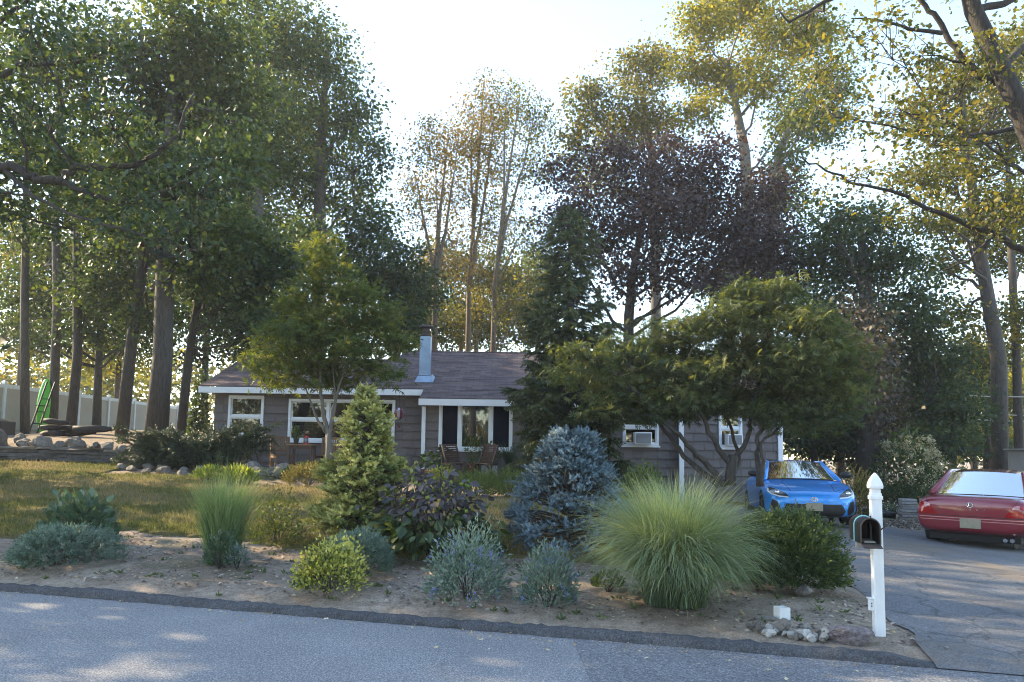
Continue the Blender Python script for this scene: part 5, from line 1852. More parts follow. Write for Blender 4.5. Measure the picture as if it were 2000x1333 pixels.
# big arching miscanthus
rng = np.random.default_rng(116)
V, F, vv = blades(rng, 4600, 1.50, .0085, .24, lean=.68, seg=9, arch=1.66, lmin=.6)
root = plant('miscanthus', 'huge arching clump of pale green ornamental grass by the kerb', 'grass clump', 1.62, 7.38, [('blades', V, F, vv, L_GRASS)])
V, F, vv = blades(rng, 2600, 1.28, .009, .30, lean=1.1, seg=9, arch=1.6, lmin=.5)
mk('drooping_blades', V, F, L_GRASS, root, v=vv * .8)
V, F, vv = blades(rng, 700, 1.40, .008, .22, lean=.40, seg=5, arch=.9, vmin=.35, lmin=.7)
mk('upright_blades', V, F, L_GRASS, root, v=vv)
mound('clipped_shrub', 'rounded dark green shrub between the big grass and the driveway', 'shrub', 2.98, 8.25, .58, .78, SPRIG, .085, 5200, L_SHRUB, 117, lump=.14, shell=.6)
for i, (x, y, r) in enumerate([(-1.35, 15.5, .5), (-.72, 15.3, .52), (-.05, 15.4, .5), (.45, 15.7, .4)]):
    mound('juniper', ('bright green juniper at the left end of the porch hedge', 'bright green juniper left of the middle of the porch hedge', 'bright green juniper right of the middle of the porch hedge', 'bright green juniper half hidden by the blue spruce')[i], 'shrub', x, y, r, .42, SH_JUN, .17, 520, L_JUNI, 120 + i, 'low junipers before the porch', up=.9)
# spreading yew on the left of the house
rng = np.random.default_rng(125)
P, D, VV = [], [], []
br = MB()
root = thing('spreading_yew', 'wide dark green yew sprawling left of the house', 'shrub', (-8.0, 18.9, T(-8.0, 18.9)))
for i in range(150):
    a = rng.uniform(0, 6.28)
    e = np.array([math.cos(a) * rng.uniform(.5, 2.1), math.sin(a) * rng.uniform(.1, .75), rng.uniform(.12, 1.02)])
    if e[0] > .8:
        e[2] = min(e[2] + .15, 1.1)
    if i == 0:
        e = np.array([2.15, -.1, 1.25])
    if i == 1:
        e = np.array([-2.2, 0, 1.15])
    path = bend((e[0] * .2, e[1] * .2, .05), e, rng, 5, sag=-.08, wob=.03)
    br.tube(path, np.linspace(.02, .005, 5), 4, cap=False)
    m = 30
    t = rng.uniform(.25, 1, m)
    seg = np.minimum((t * 4).astype(int), 3)
    u = (t * 4 - seg)[:, None]
    P.append(path[seg] * (1 - u) + path[seg + 1] * u)
    tg = nrm(path[seg + 1] - path[seg])
    D.append(nrm(tg + rng.normal(size=(m, 3)) * .55 + [0, -.1, -.15]))
    VV.append(np.clip(.2 + .5 * t + .2 * rng.normal(size=m), 0, 1))
P, D, VV = map(np.concatenate, (P, D, VV))
V, F, m_ = scatter(SH_YEW, P, D, .26 * rng.uniform(.7, 1.2, len(P)), rng)
mk('needles', V, F, L_YEW, root, v=np.repeat(VV, m_))
mk('branches', br.V, br.F, M_BARK_D, root, smooth=True, kind='stuff')
mound('shrub', 'yellow green leafy shrub at the wall right of the tall spruce', 'shrub', 2.72, 15.2, .50, .80, LEAF, .07, 1300, L_JUNI, 130, up=.8)
mound('thread_cypress', 'golden threadleaf bush right of the blue coupe', 'shrub', 8.25, 17.9, .46, .80, SH_JUN, .2, 900, L_GOLDTH, 131, lump=.2, shell=.55)
mound('gold_juniper', 'low golden juniper beside the thin maple trunk', 'shrub', -4.55, 16.75, .52, .40, SH_JUN, .17, 500, L_GOLDTH, 132)
mound('ground_shrub', 'dark low groundcover below the raised patio', 'shrub', -4.65, 17.9, .85, .38, LEAF, .07, 1300, L_BLUEGRN, 133, ry=.45)
mound('sedge', 'lime green tuft at the corner of the yew bed', 'plant', -6.85, 16.95, .30, .22, LEAF_LONG, .15, 300, L_LIME, 134, up=1.2)
mound('sedge', 'lime green tuft behind the tall green grass', 'plant', -6.0, 16.6, .34, .26, LEAF_LONG, .16, 340, L_LIME, 135, up=1.2)
mound('arborvitae', 'narrow dark climbing evergreen on the left house corner', 'shrub', -8.72, 20.6, .24, 2.25, LEAF, .10, 1500, L_BLUEGRN, 136, up=.1, lump=.25)
mound('grape_holly', 'dark shrub behind the small golden juniper of the far bed', 'shrub', 10.7, 20.6, .95, .85, SPRIG, .15, 1100, L_BLUEGRN, 137, up=.6)
mound('grape_holly', 'spreading dark shrub behind the red car', 'shrub', 12.4, 21.4, 1.1, 1.35, SPRIG, .16, 1300, L_SHRUB, 138, up=.6)
mound('golden_sedge', 'small yellow tuft left of the red car roof', 'plant', 10.75, 19.6, .30, .34, LEAF_LONG, .12, 320, L_GOLDTH, 139)
# ferns by the boulders
for i, (x, y) in enumerate([(-5.15, 17.2), (-5.65, 17.35), (-6.7, 17.5)]):
    rng = np.random.default_rng(140 + i)
    P, D, S = [], [], []
    for k in range(9):
        a = rng.uniform(0, 6.28)
        L = rng.uniform(.35, .55)
        for s in np.linspace(.15, 1, 12):
            c = np.array([math.cos(a) * L * s, math.sin(a) * L * s, .32 * math.sin(s * 2.2)])
            for sd in (-1, 1):
                P.append(c)
                D.append([-math.sin(a) * sd + math.cos(a) * .4, math.cos(a) * sd + math.sin(a) * .4, -.15])
                S.append(.15 * (1.05 - s))
    V, F, m_ = scatter(LEAF_LONG, np.array(P), np.array(D), np.array(S), rng, normal=np.tile([0, 0, 1.], (len(P), 1)))
    plant('fern', ('fern right of the dark furrowed boulder', 'fern in front of the dark furrowed boulder', 'fern beside the pale lichened boulder')[i], 'fern', x, y, [('fronds', V, F, rng.uniform(.1, .8, len(F)), L_RHODO)], 'ferns by the patio boulders')
# hydrangea with cream heads
rng = np.random.default_rng(150)
root = mound('hydrangea', 'tall hydrangea with cream flower heads behind the red car', 'shrub', 11.35, 21.3, 1.05, 2.35, LEAF, .13, 2200, L_SHRUB, 151, lump=.2, shell=.6)
n = 85
a = rng.uniform(2.6, 6.0, n)
c = np.stack([np.cos(a) * 1.0 * rng.uniform(.5, 1.05, n), np.sin(a) * 1.0, rng.uniform(.75, 2.2, n)], -1)
c[:, :2] *= (1.05 - .28 * (c[:, 2:] / 2.3) ** 2)
FP = (c[:, None] + rng.normal(size=(n, 26, 3)) * .055).reshape(-1, 3)
V, F, m_ = scatter(LEAF, FP, rng.normal(size=FP.shape), .06, rng)
mk('flower_heads', V, F, L_CREAM, root, v=np.clip(np.repeat(rng.uniform(.1, .9, n), 26 * m_) + 0.1 * rng.normal(size=len(F)), 0, 1))
mound('white_flowers', 'low white flowering plants along the far bed', 'plant', 9.55, 18.95, .42, .20, LEAF, .05, 260, L_SHRUB, 152, flowers=(L_WHITEFL, 40, .022), ry=.25)

# ================================================================== things by the far bed on the right
t = thing('block_stack', 'stack of grey flat concrete pavers at the end of the drive', 'paver stack', (9.65, 18.15, T(9.65, 18.15) - .02), R(-12))
rs = random.Random(3)
for k in range(9):
    dx, dy = rs.uniform(-.025, .025), rs.uniform(-.02, .02)
    MB().box(-.17 + dx, .17 + dx, -.16 + dy, .16 + dy, k * .062, k * .062 + .056).build('paver', M_CONC, t, bevel=.006)
t = thing('block_stack', 'shorter stack of grey pavers behind the pale wooden stake', 'paver stack', (10.12, 18.45, T(10.12, 18.45) - .02), R(8))
for k in range(6):
    dx = rs.uniform(-.02, .02)
    MB().box(-.19 + dx, .19 + dx, -.16, .16, k * .062, k * .062 + .056).build('paver', M_CONC, t, bevel=.006)
t = thing('stake', 'pale square wooden stake standing before the pavers', 'stake', (9.93, 18.0, T(9.93, 18.0) - .05), R(5))
MB().box(-.045, .045, -.045, .045, 0, .66).build('post', M_WOODP := simple('pale_timber', (.36, .27, .15), .8, var=.25, nscale=9, stretch=(4, 4, .5)), t, bevel=.006)
t = thing('slab', 'reddish flat slab leaning against the pavers', 'slab', (10.05, 17.75, T(10.05, 17.75)), R(10))
M_PINK = simple('pink_stone', (.30, .19, .17), .85, var=.2, nscale=8, bumpv=.3)
b = MB()
b.add([(-.16, -.05, 0), (.04, -.05, 0), (.26, .15, .38), (-.10, .15, .34), (-.16, -.01, 0), (.04, -.01, 0), (.26, .19, .38), (-.10, .19, .34)], [(0, 1, 2, 3), (7, 6, 5, 4), (0, 4, 5, 1), (1, 5, 6, 2), (2, 6, 7, 3), (3, 7, 4, 0)])
b.build('plate', M_PINK, t)
t = thing('bucket', 'dark plastic bucket beside the leaning slab', 'bucket', (10.55, 18.0, T(10.55, 18.0)))
MB().lathe([(.13, 0), (.16, .34), (.17, .34), (.17, .36), (.15, .36), (.12, .03)], (0, 0, 0), 20).build('body', M_GREYP, t, smooth=False)
MB().tube([(-.17, 0, .33), (-.1, -.14, .2), (.1, -.14, .2), (.17, 0, .33)], .005, 5).build('handle', M_BLACK, t)
tag(MB().tube([(8.75, 18.55, T(8.75, 18.55) + .07), (9.2, 18.42, T(9.2, 18.42) + .08), (9.45, 18.35, T(9.45, 18.35) + .08)], .085, 12).build('edging_pipe', M_BLACK, smooth=True), 'black drainage pipe edging the white flowers', 'pipe')
# heap of chips and gravel
rng = np.random.default_rng(160)
n = 5200
u = rng.normal(size=(n, 2))
x_, y_ = 9.75 + u[:, 0] * .55, 17.35 + u[:, 1] * .26
z_ = terrain(x_, y_) + .24 * np.exp(-((x_ - 9.75) / .8) ** 2 - ((y_ - 17.4) / .35) ** 2) * rng.uniform(.75, 1, n)
V, F, m_ = scatter(CHIP, np.stack([x_, y_, z_], -1), rng.normal(size=(n, 3)), .03 + .05 * rng.uniform(size=n) ** 2, rng)
tag(mk('gravel', V, F, M_CHIP, v=np.repeat(np.clip(rng.uniform(.2, 1.1, n), 0, 1), m_), kind='stuff'), 'spread heap of pale chips and gravel at the end of the drive', 'gravel')
t = thing('storage_trailer', 'grey panelled trailer corner at the right edge', 'trailer', (16.3, 20.8, -.15), R(-8))
MB().box(-1.0, 1.4, -.02, 2.5, .62, 1.98).build('body', M_GREYP, t, bevel=.02)
MB().box(-1.09, -1.005, -.06, -.0, .5, 2.0).build('corner_post', M_RUST, t)
MB().box(-1.12, 1.45, -.05, 2.5, 1.985, 2.02).build('roof', M_GREYP, t)
for y in (.8, 1.7):
    MB().tube([(-.95, y, .32), (-.75, y, .32)], .31, 20).build('wheel', M_TYRE, t)
for i, (z0, z1, y) in enumerate(((4.02, 4.28, 27.0), (3.55, 3.60, 27.2), (3.42, 3.52, 27.4))):
    P = [(12.5 + 14 * s, y + 1.5 * s, z0 + (z1 - z0) * s - .55 * math.sin(s * math.pi) * (.5 + .2 * i)) for s in np.linspace(0, 1, 15)]
    tag(MB().tube(P, .017, 5).build('utility_wire', simple('pale_cable%d' % i, (.45, .43, .40), .6, var=.05), smooth=True), ('uppermost pale cable strung between the trees on the right', 'middle pale cable strung between the trees on the right', 'lowest pale cable strung between the trees on the right')[i], 'cable', 'overhead cables')

# ================================================================== things on the left terrace
t = thing('kayak', 'lime green kayak standing upright against the fence', 'kayak', (-16.22, 25.6, T(-16.22, 25.6) - .02), R(20))
V, F = [], []
NS, NR = 14, 14
for i in range(NS + 1):
    f = i / NS
    w = .21 * (math.sin(math.pi * (.04 + .92 * f)) ** .55)
    for k in range(NR):
        a = 2 * math.pi * k / NR
        V.append((w * math.cos(a), .15 * math.sin(a) * (w / .21) ** .6 * (1.25 if math.sin(a) > 0 else .6) + .22 * f - .10 * math.sin(f * math.pi), 1.9 * f))
for i in range(NS):
    for k in range(NR):
        F.append((i * NR + k, i * NR + (k + 1) % NR, (i + 1) * NR + (k + 1) % NR, (i + 1) * NR + k))
F += [tuple(range(NR - 1, -1, -1)), tuple(NS * NR + k for k in range(NR))]
mk('hull', V, F, M_GREENP, t, smooth=True)
MB().bar((-.2, -.115, .95), (.2, -.115, .95), .06, .03).build('seat_strap', M_BLACK, t)
for z in (.55, 1.62):
    MB().lathe([(.03, -.01), (.03, .01)], (0, 0, 0), 10).build('scupper', M_BLACK, t).location = (.0, -.11, z)
t = thing('ladder', 'black two railed rack leaning in front of the green kayak', 'rack', (-16.10, 25.15, T(-16.10, 25.15) - .02), R(8))
for s in (-1, 1):
    MB().bar((s * .13 - .10, -.05, 0), (s * .13 + .22, .28, 1.80), .05, .045).build('rail', M_BLACK, t)
for z in (.35, .75, 1.2):
    MB().bar((-.13 - .10 + .178 * z, -.05 + .183 * z, z), (.13 - .10 + .178 * z, -.05 + .183 * z, z), .03, .03).build('rung', M_BLACK, t)
t = thing('log_heap', 'heap of dark blackened logs behind the boulders', 'logs', (-13.6, 22.6, T(-13.6, 22.6)))
rng = np.random.default_rng(170)
M_CHAR = simple('black_log', (.022, .018, .020), .75, var=.5, nscale=7, bumpv=.6)
for i in range(11):
    L = rng.uniform(.4, .9)
    a = rng.normal() * .3
    c = np.array([rng.uniform(-.7, .5), rng.uniform(-.3, .3), .1 + .17 * (i // 5)])
    e = np.array([math.cos(a), math.sin(a), .1 * rng.normal()]) * L / 2
    MB().tube(bend(c - e, c + e, rng, 4, wob=.02), [.07, .09, .08, .06], 8).build('log', M_CHAR, t, smooth=True)
MB().tube(bend((.3, -.1, .22), (1.45, .1, .25), rng, 5, wob=.015), [.12, .13, .12, .10, .04], 10).build('log', M_CHAR, t, smooth=True)
t = thing('wood_box', 'dark sloping lidded box at the left edge of the terrace', 'box', (-16.3, 23.0, T(-16.3, 23.0)), R(4))
b = MB()
b.add([(-.9, -.4, 0), (.65, -.4, 0), (.65, .4, 0), (-.9, .4, 0), (-.9, -.4, .85), (.65, -.4, .42), (.65, .4, .42), (-.9, .4, .85)], [(3, 2, 1, 0), (4, 5, 6, 7), (0, 1, 5, 4), (1, 2, 6, 5), (2, 3, 7, 6), (3, 0, 4, 7)])
b.build('body', M_BLACK, t, bevel=.02)
MB().box(-.9, .1, -.42, .42, .88, .95).box(-.8, -.05, -.36, .36, .80, .88).build('lid', M_GREYP, t)
# ================================================================== trees (trunk path, radii, crown lobes x y z rx rz density)
tree('oak_tree', 'slim oak with a straight pale trunk at the far left', 'tree', [(-15.73, 24.0, 1.75), (-16.05, 24.0, 6.08), (-16.29, 24.0, 10.4), (-16.52, 24.0, 15.59)], [0.14, 0.125, 0.11, 0.07], [(-15.39, 22.4, 14.15, 1.71, 1.4, 0.7), (-16.65, 24.0, 12.52, 1.33, 1.16, 0.7), (-16.35, 25.6, 11.38, 1.06, 0.89, 0.6), (-16.18, 23.2, 8.75, 0.8, 0.96, 0.5)], LEAF, 0.162, 4.95, L_OAK, M_BARK, 1, group='trees behind the lawn on the left', twigs=5)
tree('oak_tree', 'slim oak behind the green kayak', 'tree', [(-16.08, 26.0, 1.85), (-16.23, 26.0, 6.47), (-16.55, 26.0, 10.2), (-16.69, 26.0, 15.59)], [0.16, 0.14, 0.12, 0.07], [(-15.45, 24.4, 14.19, 1.52, 1.35, 0.7), (-15.9, 26.0, 12.12, 1.26, 1.08, 0.6), (-17.83, 27.6, 9.33, 1.15, 0.96, 0.6), (-15.1, 25.2, 7.04, 0.7, 0.7, 0.5)], LEAF, 0.162, 4.95, L_OAK, M_BARK, 2, group='trees behind the lawn on the left', twigs=5)
tree('oak_tree', 'leaning oak behind the dark log heap', 'tree', [(-14.87, 25.0, 1.8), (-14.8, 25.0, 4.7), (-15.11, 25.0, 8.97), (-15.11, 25.0, 14.51)], [0.17, 0.15, 0.12, 0.07], [(-13.71, 23.4, 14.75, 1.62, 1.13, 0.8), (-13.94, 25.0, 13.03, 1.39, 1.04, 0.8), (-15.36, 26.6, 10.04, 1.29, 0.92, 0.8), (-13.65, 24.2, 6.84, 1.01, 0.84, 0.9), (-14.92, 25.8, 5.71, 0.89, 0.71, 0.8)], LEAF, 0.152, 5.28, L_BLUEGRN, M_BARK_D, 3, group='trees behind the lawn on the left')
tree('maple_tree', 'dark leaning trunk between the fence posts and the thick oak', 'tree', [(-12.63, 24.0, 1.6), (-12.48, 24.0, 4.77), (-12.22, 24.0, 7.85), (-12.21, 24.0, 13.12)], [0.21, 0.18, 0.16, 0.09], [(-11.47, 22.4, 13.7, 1.55, 1.24, 1.0), (-11.46, 24.0, 12.06, 1.5, 1.16, 1.0), (-13.59, 25.6, 11.04, 1.42, 1.06, 1.0), (-11.57, 23.2, 8.65, 1.12, 0.8, 0.8), (-13.53, 24.8, 8.04, 1.03, 0.86, 0.7)], LEAF, 0.162, 5.61, L_BLUEGRN, M_BARK_D, 4, group='trees behind the lawn on the left')
tree('oak_tree', 'thickest oak trunk left of the house', 'tree', [(-10.79, 22.5, 1.35), (-10.71, 22.5, 4.27), (-10.82, 22.5, 8.28), (-10.85, 22.5, 14.79)], [0.36, 0.29, 0.26, 0.14], [(-9.24, 20.9, 13.86, 1.59, 1.16, 1.0), (-9.19, 22.5, 12.6, 1.56, 1.25, 1.0), (-11.22, 24.1, 13.19, 1.34, 1.17, 1.0), (-8.91, 21.7, 9.96, 1.35, 1.05, 1.0), (-10.83, 23.3, 9.37, 1.13, 0.97, 1.0), (-8.05, 20.9, 7.83, 1.01, 0.87, 1.0), (-9.55, 22.5, 6.84, 0.93, 0.78, 0.9), (-12.18, 24.1, 5.81, 0.67, 0.83, 0.7), (-11.05, 18.2, 7.76, 1.01, 0.57, 0.9), (-11.09, 20.3, 9.38, 1.27, 0.77, 1), (-11.51, 17.4, 8.63, 1.08, 0.72, 1), (-10.7, 19.5, 7.65, 0.95, 0.54, 0.8), (-10.41, 21.6, 9.9, 1.05, 0.75, 0.8)], LEAF, 0.162, 6.27, L_OAK, M_BARK_D, 5, group='trees behind the lawn on the left')
tree('maple_tree', 'pair of thin dark stems by the left house corner', 'tree', [(-11.39, 25.5, 1.3), (-11.26, 25.5, 4.28), (-11.04, 25.5, 6.44), (-10.75, 25.5, 9.74)], [0.17, 0.15, 0.12, 0.07], [(-9.7, 23.9, 8.37, 1.16, 0.99, 1.0), (-9.55, 25.5, 7.19, 1.24, 1.06, 1.0), (-11.05, 27.1, 6.56, 1.13, 0.94, 1.0), (-8.6, 24.7, 8.09, 1.03, 1.03, 1.0), (-11.2, 26.3, 4.74, 0.55, 0.55, 0.4), (-8.55, 23.9, 5.48, 0.99, 0.66, 1.0)], LEAF, 0.171, 7.26, L_BLUEGRN, M_BARK_D, 6, group='trees behind the lawn on the left')
tree('maple_tree', 'big broad maple rising behind the left roof', 'tree', [(-8.96, 34.0, 1.4), (-9.15, 34.0, 11.79), (-9.26, 34.0, 15.52), (-9.09, 34.0, 20.86)], [0.34, 0.3, 0.24, 0.1], [(-9.85, 32.4, 20.43, 1.57, 1.8, 1.0), (-8.82, 34.0, 20.09, 1.41, 1.65, 1.0), (-11.47, 35.6, 19.06, 2.22, 2.22, 1.0), (-7.58, 33.2, 17.43, 1.26, 1.61, 1.0), (-9.64, 34.8, 16.87, 2.17, 1.93, 1.0), (-6.62, 32.4, 14.66, 1.12, 1.35, 0.9), (-11.3, 34.0, 14.74, 2.12, 1.88, 1.0), (-9.0, 35.6, 14.35, 2.22, 1.73, 1.0), (-6.7, 33.2, 12.31, 1.38, 1.15, 0.8), (-10.96, 34.8, 12.51, 1.69, 1.45, 0.8)], LEAF, 0.171, 4.12, L_OAK, M_BARK, 7, group='tall trees behind the house')
tree('maple_tree', 'tall maple behind the thick oak, left of the broad maple', 'tree', [(-10.79, 31.0, 1.4), (-10.95, 31.0, 10.86), (-11.26, 31.0, 15.4), (-11.39, 31.0, 20.76)], [0.3, 0.26, 0.2, 0.1], [(-11.11, 29.4, 19.55, 1.83, 1.63, 1.0), (-10.08, 31.0, 19.13, 1.29, 1.5, 0.8), (-13.15, 32.6, 19.02, 1.81, 1.81, 1.0), (-10.37, 30.2, 16.17, 1.46, 1.46, 1.0), (-12.2, 31.8, 14.8, 1.76, 1.54, 1.0), (-12.36, 29.4, 14.44, 1.22, 1.43, 1.0), (-10.33, 31.0, 14.26, 1.29, 1.29, 1.0), (-12.15, 32.6, 12.51, 1.58, 1.35, 1.0)], LEAF, 0.162, 3.96, L_OAK, M_BARK, 8, group='tall trees behind the house')
tree('dogwood_tree', 'dark rounded small tree behind the left roof edge', 'tree', [(-8.58, 28.0, 1.3), (-8.55, 28.0, 6.17), (-8.52, 28.0, 7.76)], [0.14, 0.12, 0.08], [(-8.25, 26.4, 8.17, 1.1, 1.1, 1.0), (-9.47, 28.0, 6.95, 1.16, 1.07, 1.0), (-8.45, 29.6, 10.04, 1.02, 1.02, 1.0), (-9.89, 27.2, 5.25, 0.85, 0.75, 1.0), (-8.9, 28.8, 6.3, 1.0, 0.8, 1.0)], LEAF, 0.162, 7.26, L_SHRUB, M_BARK_D, 9)
tree('maple_tree', 'dark green maple filling the gap behind the chimney', 'tree', [(-5.04, 32.0, 1.3), (-5.03, 32.0, 7.8), (-5.02, 32.0, 9.17)], [0.18, 0.15, 0.1], [(-5.0, 30.4, 9.22, 1.26, 1.16, 1.0), (-6.43, 32.0, 10.76, 1.11, 1.0, 1.0), (-4.43, 33.6, 8.84, 1.05, 1.16, 1.0), (-5.76, 31.2, 8.52, 1.08, 0.97, 1.0), (-7.24, 32.8, 9.8, 0.91, 0.91, 0.8), (-4.51, 30.4, 6.85, 0.95, 0.84, 1.0)], LEAF, 0.171, 6.93, L_BLUEGRN, M_BARK_D, 10)
tree('birch_tree', 'forked birch nearest the chimney with orange crown', 'tree', [(-3.8, 36.0, 1.2), (-3.87, 36.0, 9.63), (-3.74, 36.0, 13.0), (-3.4, 36.0, 17.23)], [0.17, 0.14, 0.09, 0.03], [(-4.34, 34.4, 15.75, 1.07, 0.95, 1.2), (-3.0, 36.0, 16.7, 1.25, 1.12, 1.2), (-3.89, 37.6, 15.15, 1.69, 1.43, 0.8), (-4.74, 35.2, 12.99, 1.34, 1.46, 0.6), (-2.97, 36.8, 12.2, 1.53, 1.78, 0.5), (-4.12, 34.4, 17.03, 0.83, 0.71, 0.7), (-5.27, 36.0, 14.81, 0.87, 1.0, 0.6), (-4.06, 37.6, 11.06, 1.56, 1.04, 0.6)], LEAF, 0.13, 2.03, L_ORANGE, M_BARK_P, 11, group='thin birches in the sky gap', twigs=22, droop=.7, clump=.6, per=10, start=.3, mains=[([(-3.87, 36.0, 9.63), (-4.3, 36.0, 11.95), (-4.74, 36.0, 14.3), (-5.08, 36.0, 15.61)], 0.1, 0.02), ([(-3.84, 36.0, 9.63), (-3.42, 36.0, 12.48), (-3.09, 36.0, 15.11), (-2.88, 36.0, 17.24)], 0.12, 0.02), ([(-3.88, 36.0, 10.01), (-3.82, 36.0, 13.26), (-4.01, 36.0, 15.89)], 0.09, 0.02)])
tree('birch_tree', 'tall thin birch in the middle of the sky gap', 'tree', [(-2.22, 37.0, 1.2), (-2.26, 37.0, 9.87), (-1.98, 37.0, 14.69), (-1.69, 37.0, 20.72)], [0.15, 0.125, 0.08, 0.03], [(-1.6, 35.4, 19.1, 0.98, 1.35, 0.7), (-2.03, 37.0, 17.68, 1.28, 1.28, 1.2), (-1.03, 38.6, 19.25, 1.2, 1.34, 1.1), (-2.33, 36.2, 14.67, 1.5, 1.63, 0.6), (-1.32, 37.8, 13.33, 1.57, 1.83, 0.5), (-1.94, 35.4, 10.03, 1.59, 1.1, 0.6), (-1.21, 37.0, 16.06, 1.28, 1.28, 0.7), (-2.84, 38.6, 19.51, 0.94, 0.94, 0.5)], LEAF, 0.13, 2.03, L_ORANGE, M_BARK_P, 12, group='thin birches in the sky gap', twigs=22, droop=.7, clump=.6, per=10, start=.3, mains=[([(-2.25, 37.0, 9.61), (-2.09, 37.0, 13.61), (-2.28, 37.0, 16.86), (-2.2, 37.0, 19.33)], 0.1, 0.02), ([(-2.2, 37.0, 9.87), (-1.58, 37.0, 14.16), (-1.23, 37.0, 17.42), (-1.14, 37.0, 19.62)], 0.1, 0.02), ([(-1.98, 37.0, 14.69), (-1.82, 37.0, 17.41), (-1.67, 37.0, 21.0)], 0.08, 0.015)])
tree('birch_tree', 'pale birch nearest the tall spruce, thin leaved', 'tree', [(-0.98, 36.0, 1.2), (-0.93, 36.0, 9.67), (-0.51, 36.0, 13.83), (0.18, 36.0, 19.42)], [0.15, 0.125, 0.08, 0.03], [(0.56, 34.4, 17.61, 1.19, 1.31, 0.8), (-0.46, 36.0, 19.41, 1.0, 1.25, 0.7), (0.1, 37.6, 16.86, 1.56, 1.69, 0.6), (1.24, 35.2, 15.13, 0.98, 1.46, 0.6), (-0.51, 36.8, 13.3, 1.53, 1.78, 0.5), (0.88, 34.4, 11.56, 1.19, 1.43, 0.6), (-0.05, 36.0, 8.65, 1.5, 1.12, 0.6), (1.43, 37.6, 18.55, 0.78, 1.04, 0.6)], LEAF, 0.13, 2.03, L_YEL, M_BARK_P, 13, group='thin birches in the sky gap', twigs=22, droop=.7, clump=.6, per=10, start=.3, mains=[([(-0.93, 36.0, 9.67), (0.15, 36.0, 12.01), (1.41, 36.0, 13.33)], 0.06, 0.012), ([(-0.84, 36.0, 10.7), (-0.13, 36.0, 13.84), (0.61, 36.0, 16.49), (0.97, 36.0, 18.9)], 0.1, 0.02), ([(-0.8, 36.0, 11.22), (-0.52, 36.0, 14.36), (-0.56, 36.0, 17.54), (-0.47, 36.0, 19.68)], 0.09, 0.02), ([(-0.9, 36.0, 8.13), (-0.06, 36.0, 8.91), (1.2, 36.0, 9.31)], 0.05, 0.01)])
tree('oak_tree', 'rounded oak right of the sky gap', 'tree', [(7.45, 38.0, 1.0), (7.42, 38.0, 12.42), (7.3, 38.0, 16.57), (6.76, 38.0, 21.08)], [0.3, 0.26, 0.2, 0.08], [(3.73, 36.4, 19.4, 1.13, 1.26, 1.0), (3.22, 38.0, 17.91, 0.92, 1.32, 0.9), (5.48, 39.6, 18.92, 1.51, 1.37, 0.9), (6.49, 37.2, 21.51, 1.55, 1.29, 1.0), (7.89, 38.8, 22.96, 0.94, 1.07, 1.0), (6.21, 36.4, 18.62, 1.51, 1.26, 1.0), (7.98, 38.0, 18.54, 1.18, 1.32, 0.8), (4.64, 39.6, 16.58, 1.65, 1.23, 0.7)], LEAF, 0.18, 5.28, L_YEL, M_BARK_M, 14, group='tall trees behind the house')
tree('maple_tree', 'tallest maple with sunlit yellow crown', 'tree', [(11.26, 35.0, 1.0), (11.34, 35.0, 11.63), (11.23, 35.0, 16.23), (10.41, 35.0, 20.92)], [0.36, 0.32, 0.26, 0.1], [(8.74, 33.4, 22.05, 1.27, 1.16, 1.1), (8.63, 35.0, 20.63, 0.97, 1.09, 1.0), (11.44, 36.6, 24.31, 1.77, 1.27, 1.0), (12.66, 34.2, 21.81, 1.66, 1.3, 0.9), (10.38, 35.8, 20.55, 1.49, 1.12, 1.0), (11.61, 33.4, 19.05, 1.62, 1.16, 0.8), (14.75, 35.0, 22.57, 1.45, 1.45, 0.9), (15.62, 36.6, 20.77, 1.39, 1.27, 0.8), (8.91, 34.2, 18.02, 1.07, 0.83, 0.9), (13.69, 35.8, 18.19, 1.24, 1.24, 0.7), (10.96, 33.4, 24.64, 2.78, 1.39, 1.0)], LEAF, 0.171, 5.61, L_LIT, M_BARK_M, 15, group='tall trees behind the house')
tree('maple_tree', 'forked maple with slanting trunk beside the tallest maple', 'tree', [(11.26, 33.0, 0.9), (11.58, 33.0, 11.07), (12.12, 33.0, 15.41), (13.61, 33.0, 18.63)], [0.3, 0.26, 0.18, 0.07], [(12.92, 31.4, 16.39, 1.09, 1.09, 0.8), (12.34, 33.0, 14.69, 1.03, 1.14, 0.8), (15.21, 34.6, 17.4, 1.2, 1.08, 0.7), (12.7, 32.2, 12.73, 0.89, 1.11, 0.6), (11.89, 33.8, 13.26, 0.94, 1.17, 0.6), (14.3, 31.4, 17.82, 1.09, 0.87, 0.7)], LEAF, 0.162, 4.95, L_OAK, M_BARK_M, 16, group='tall trees behind the house')
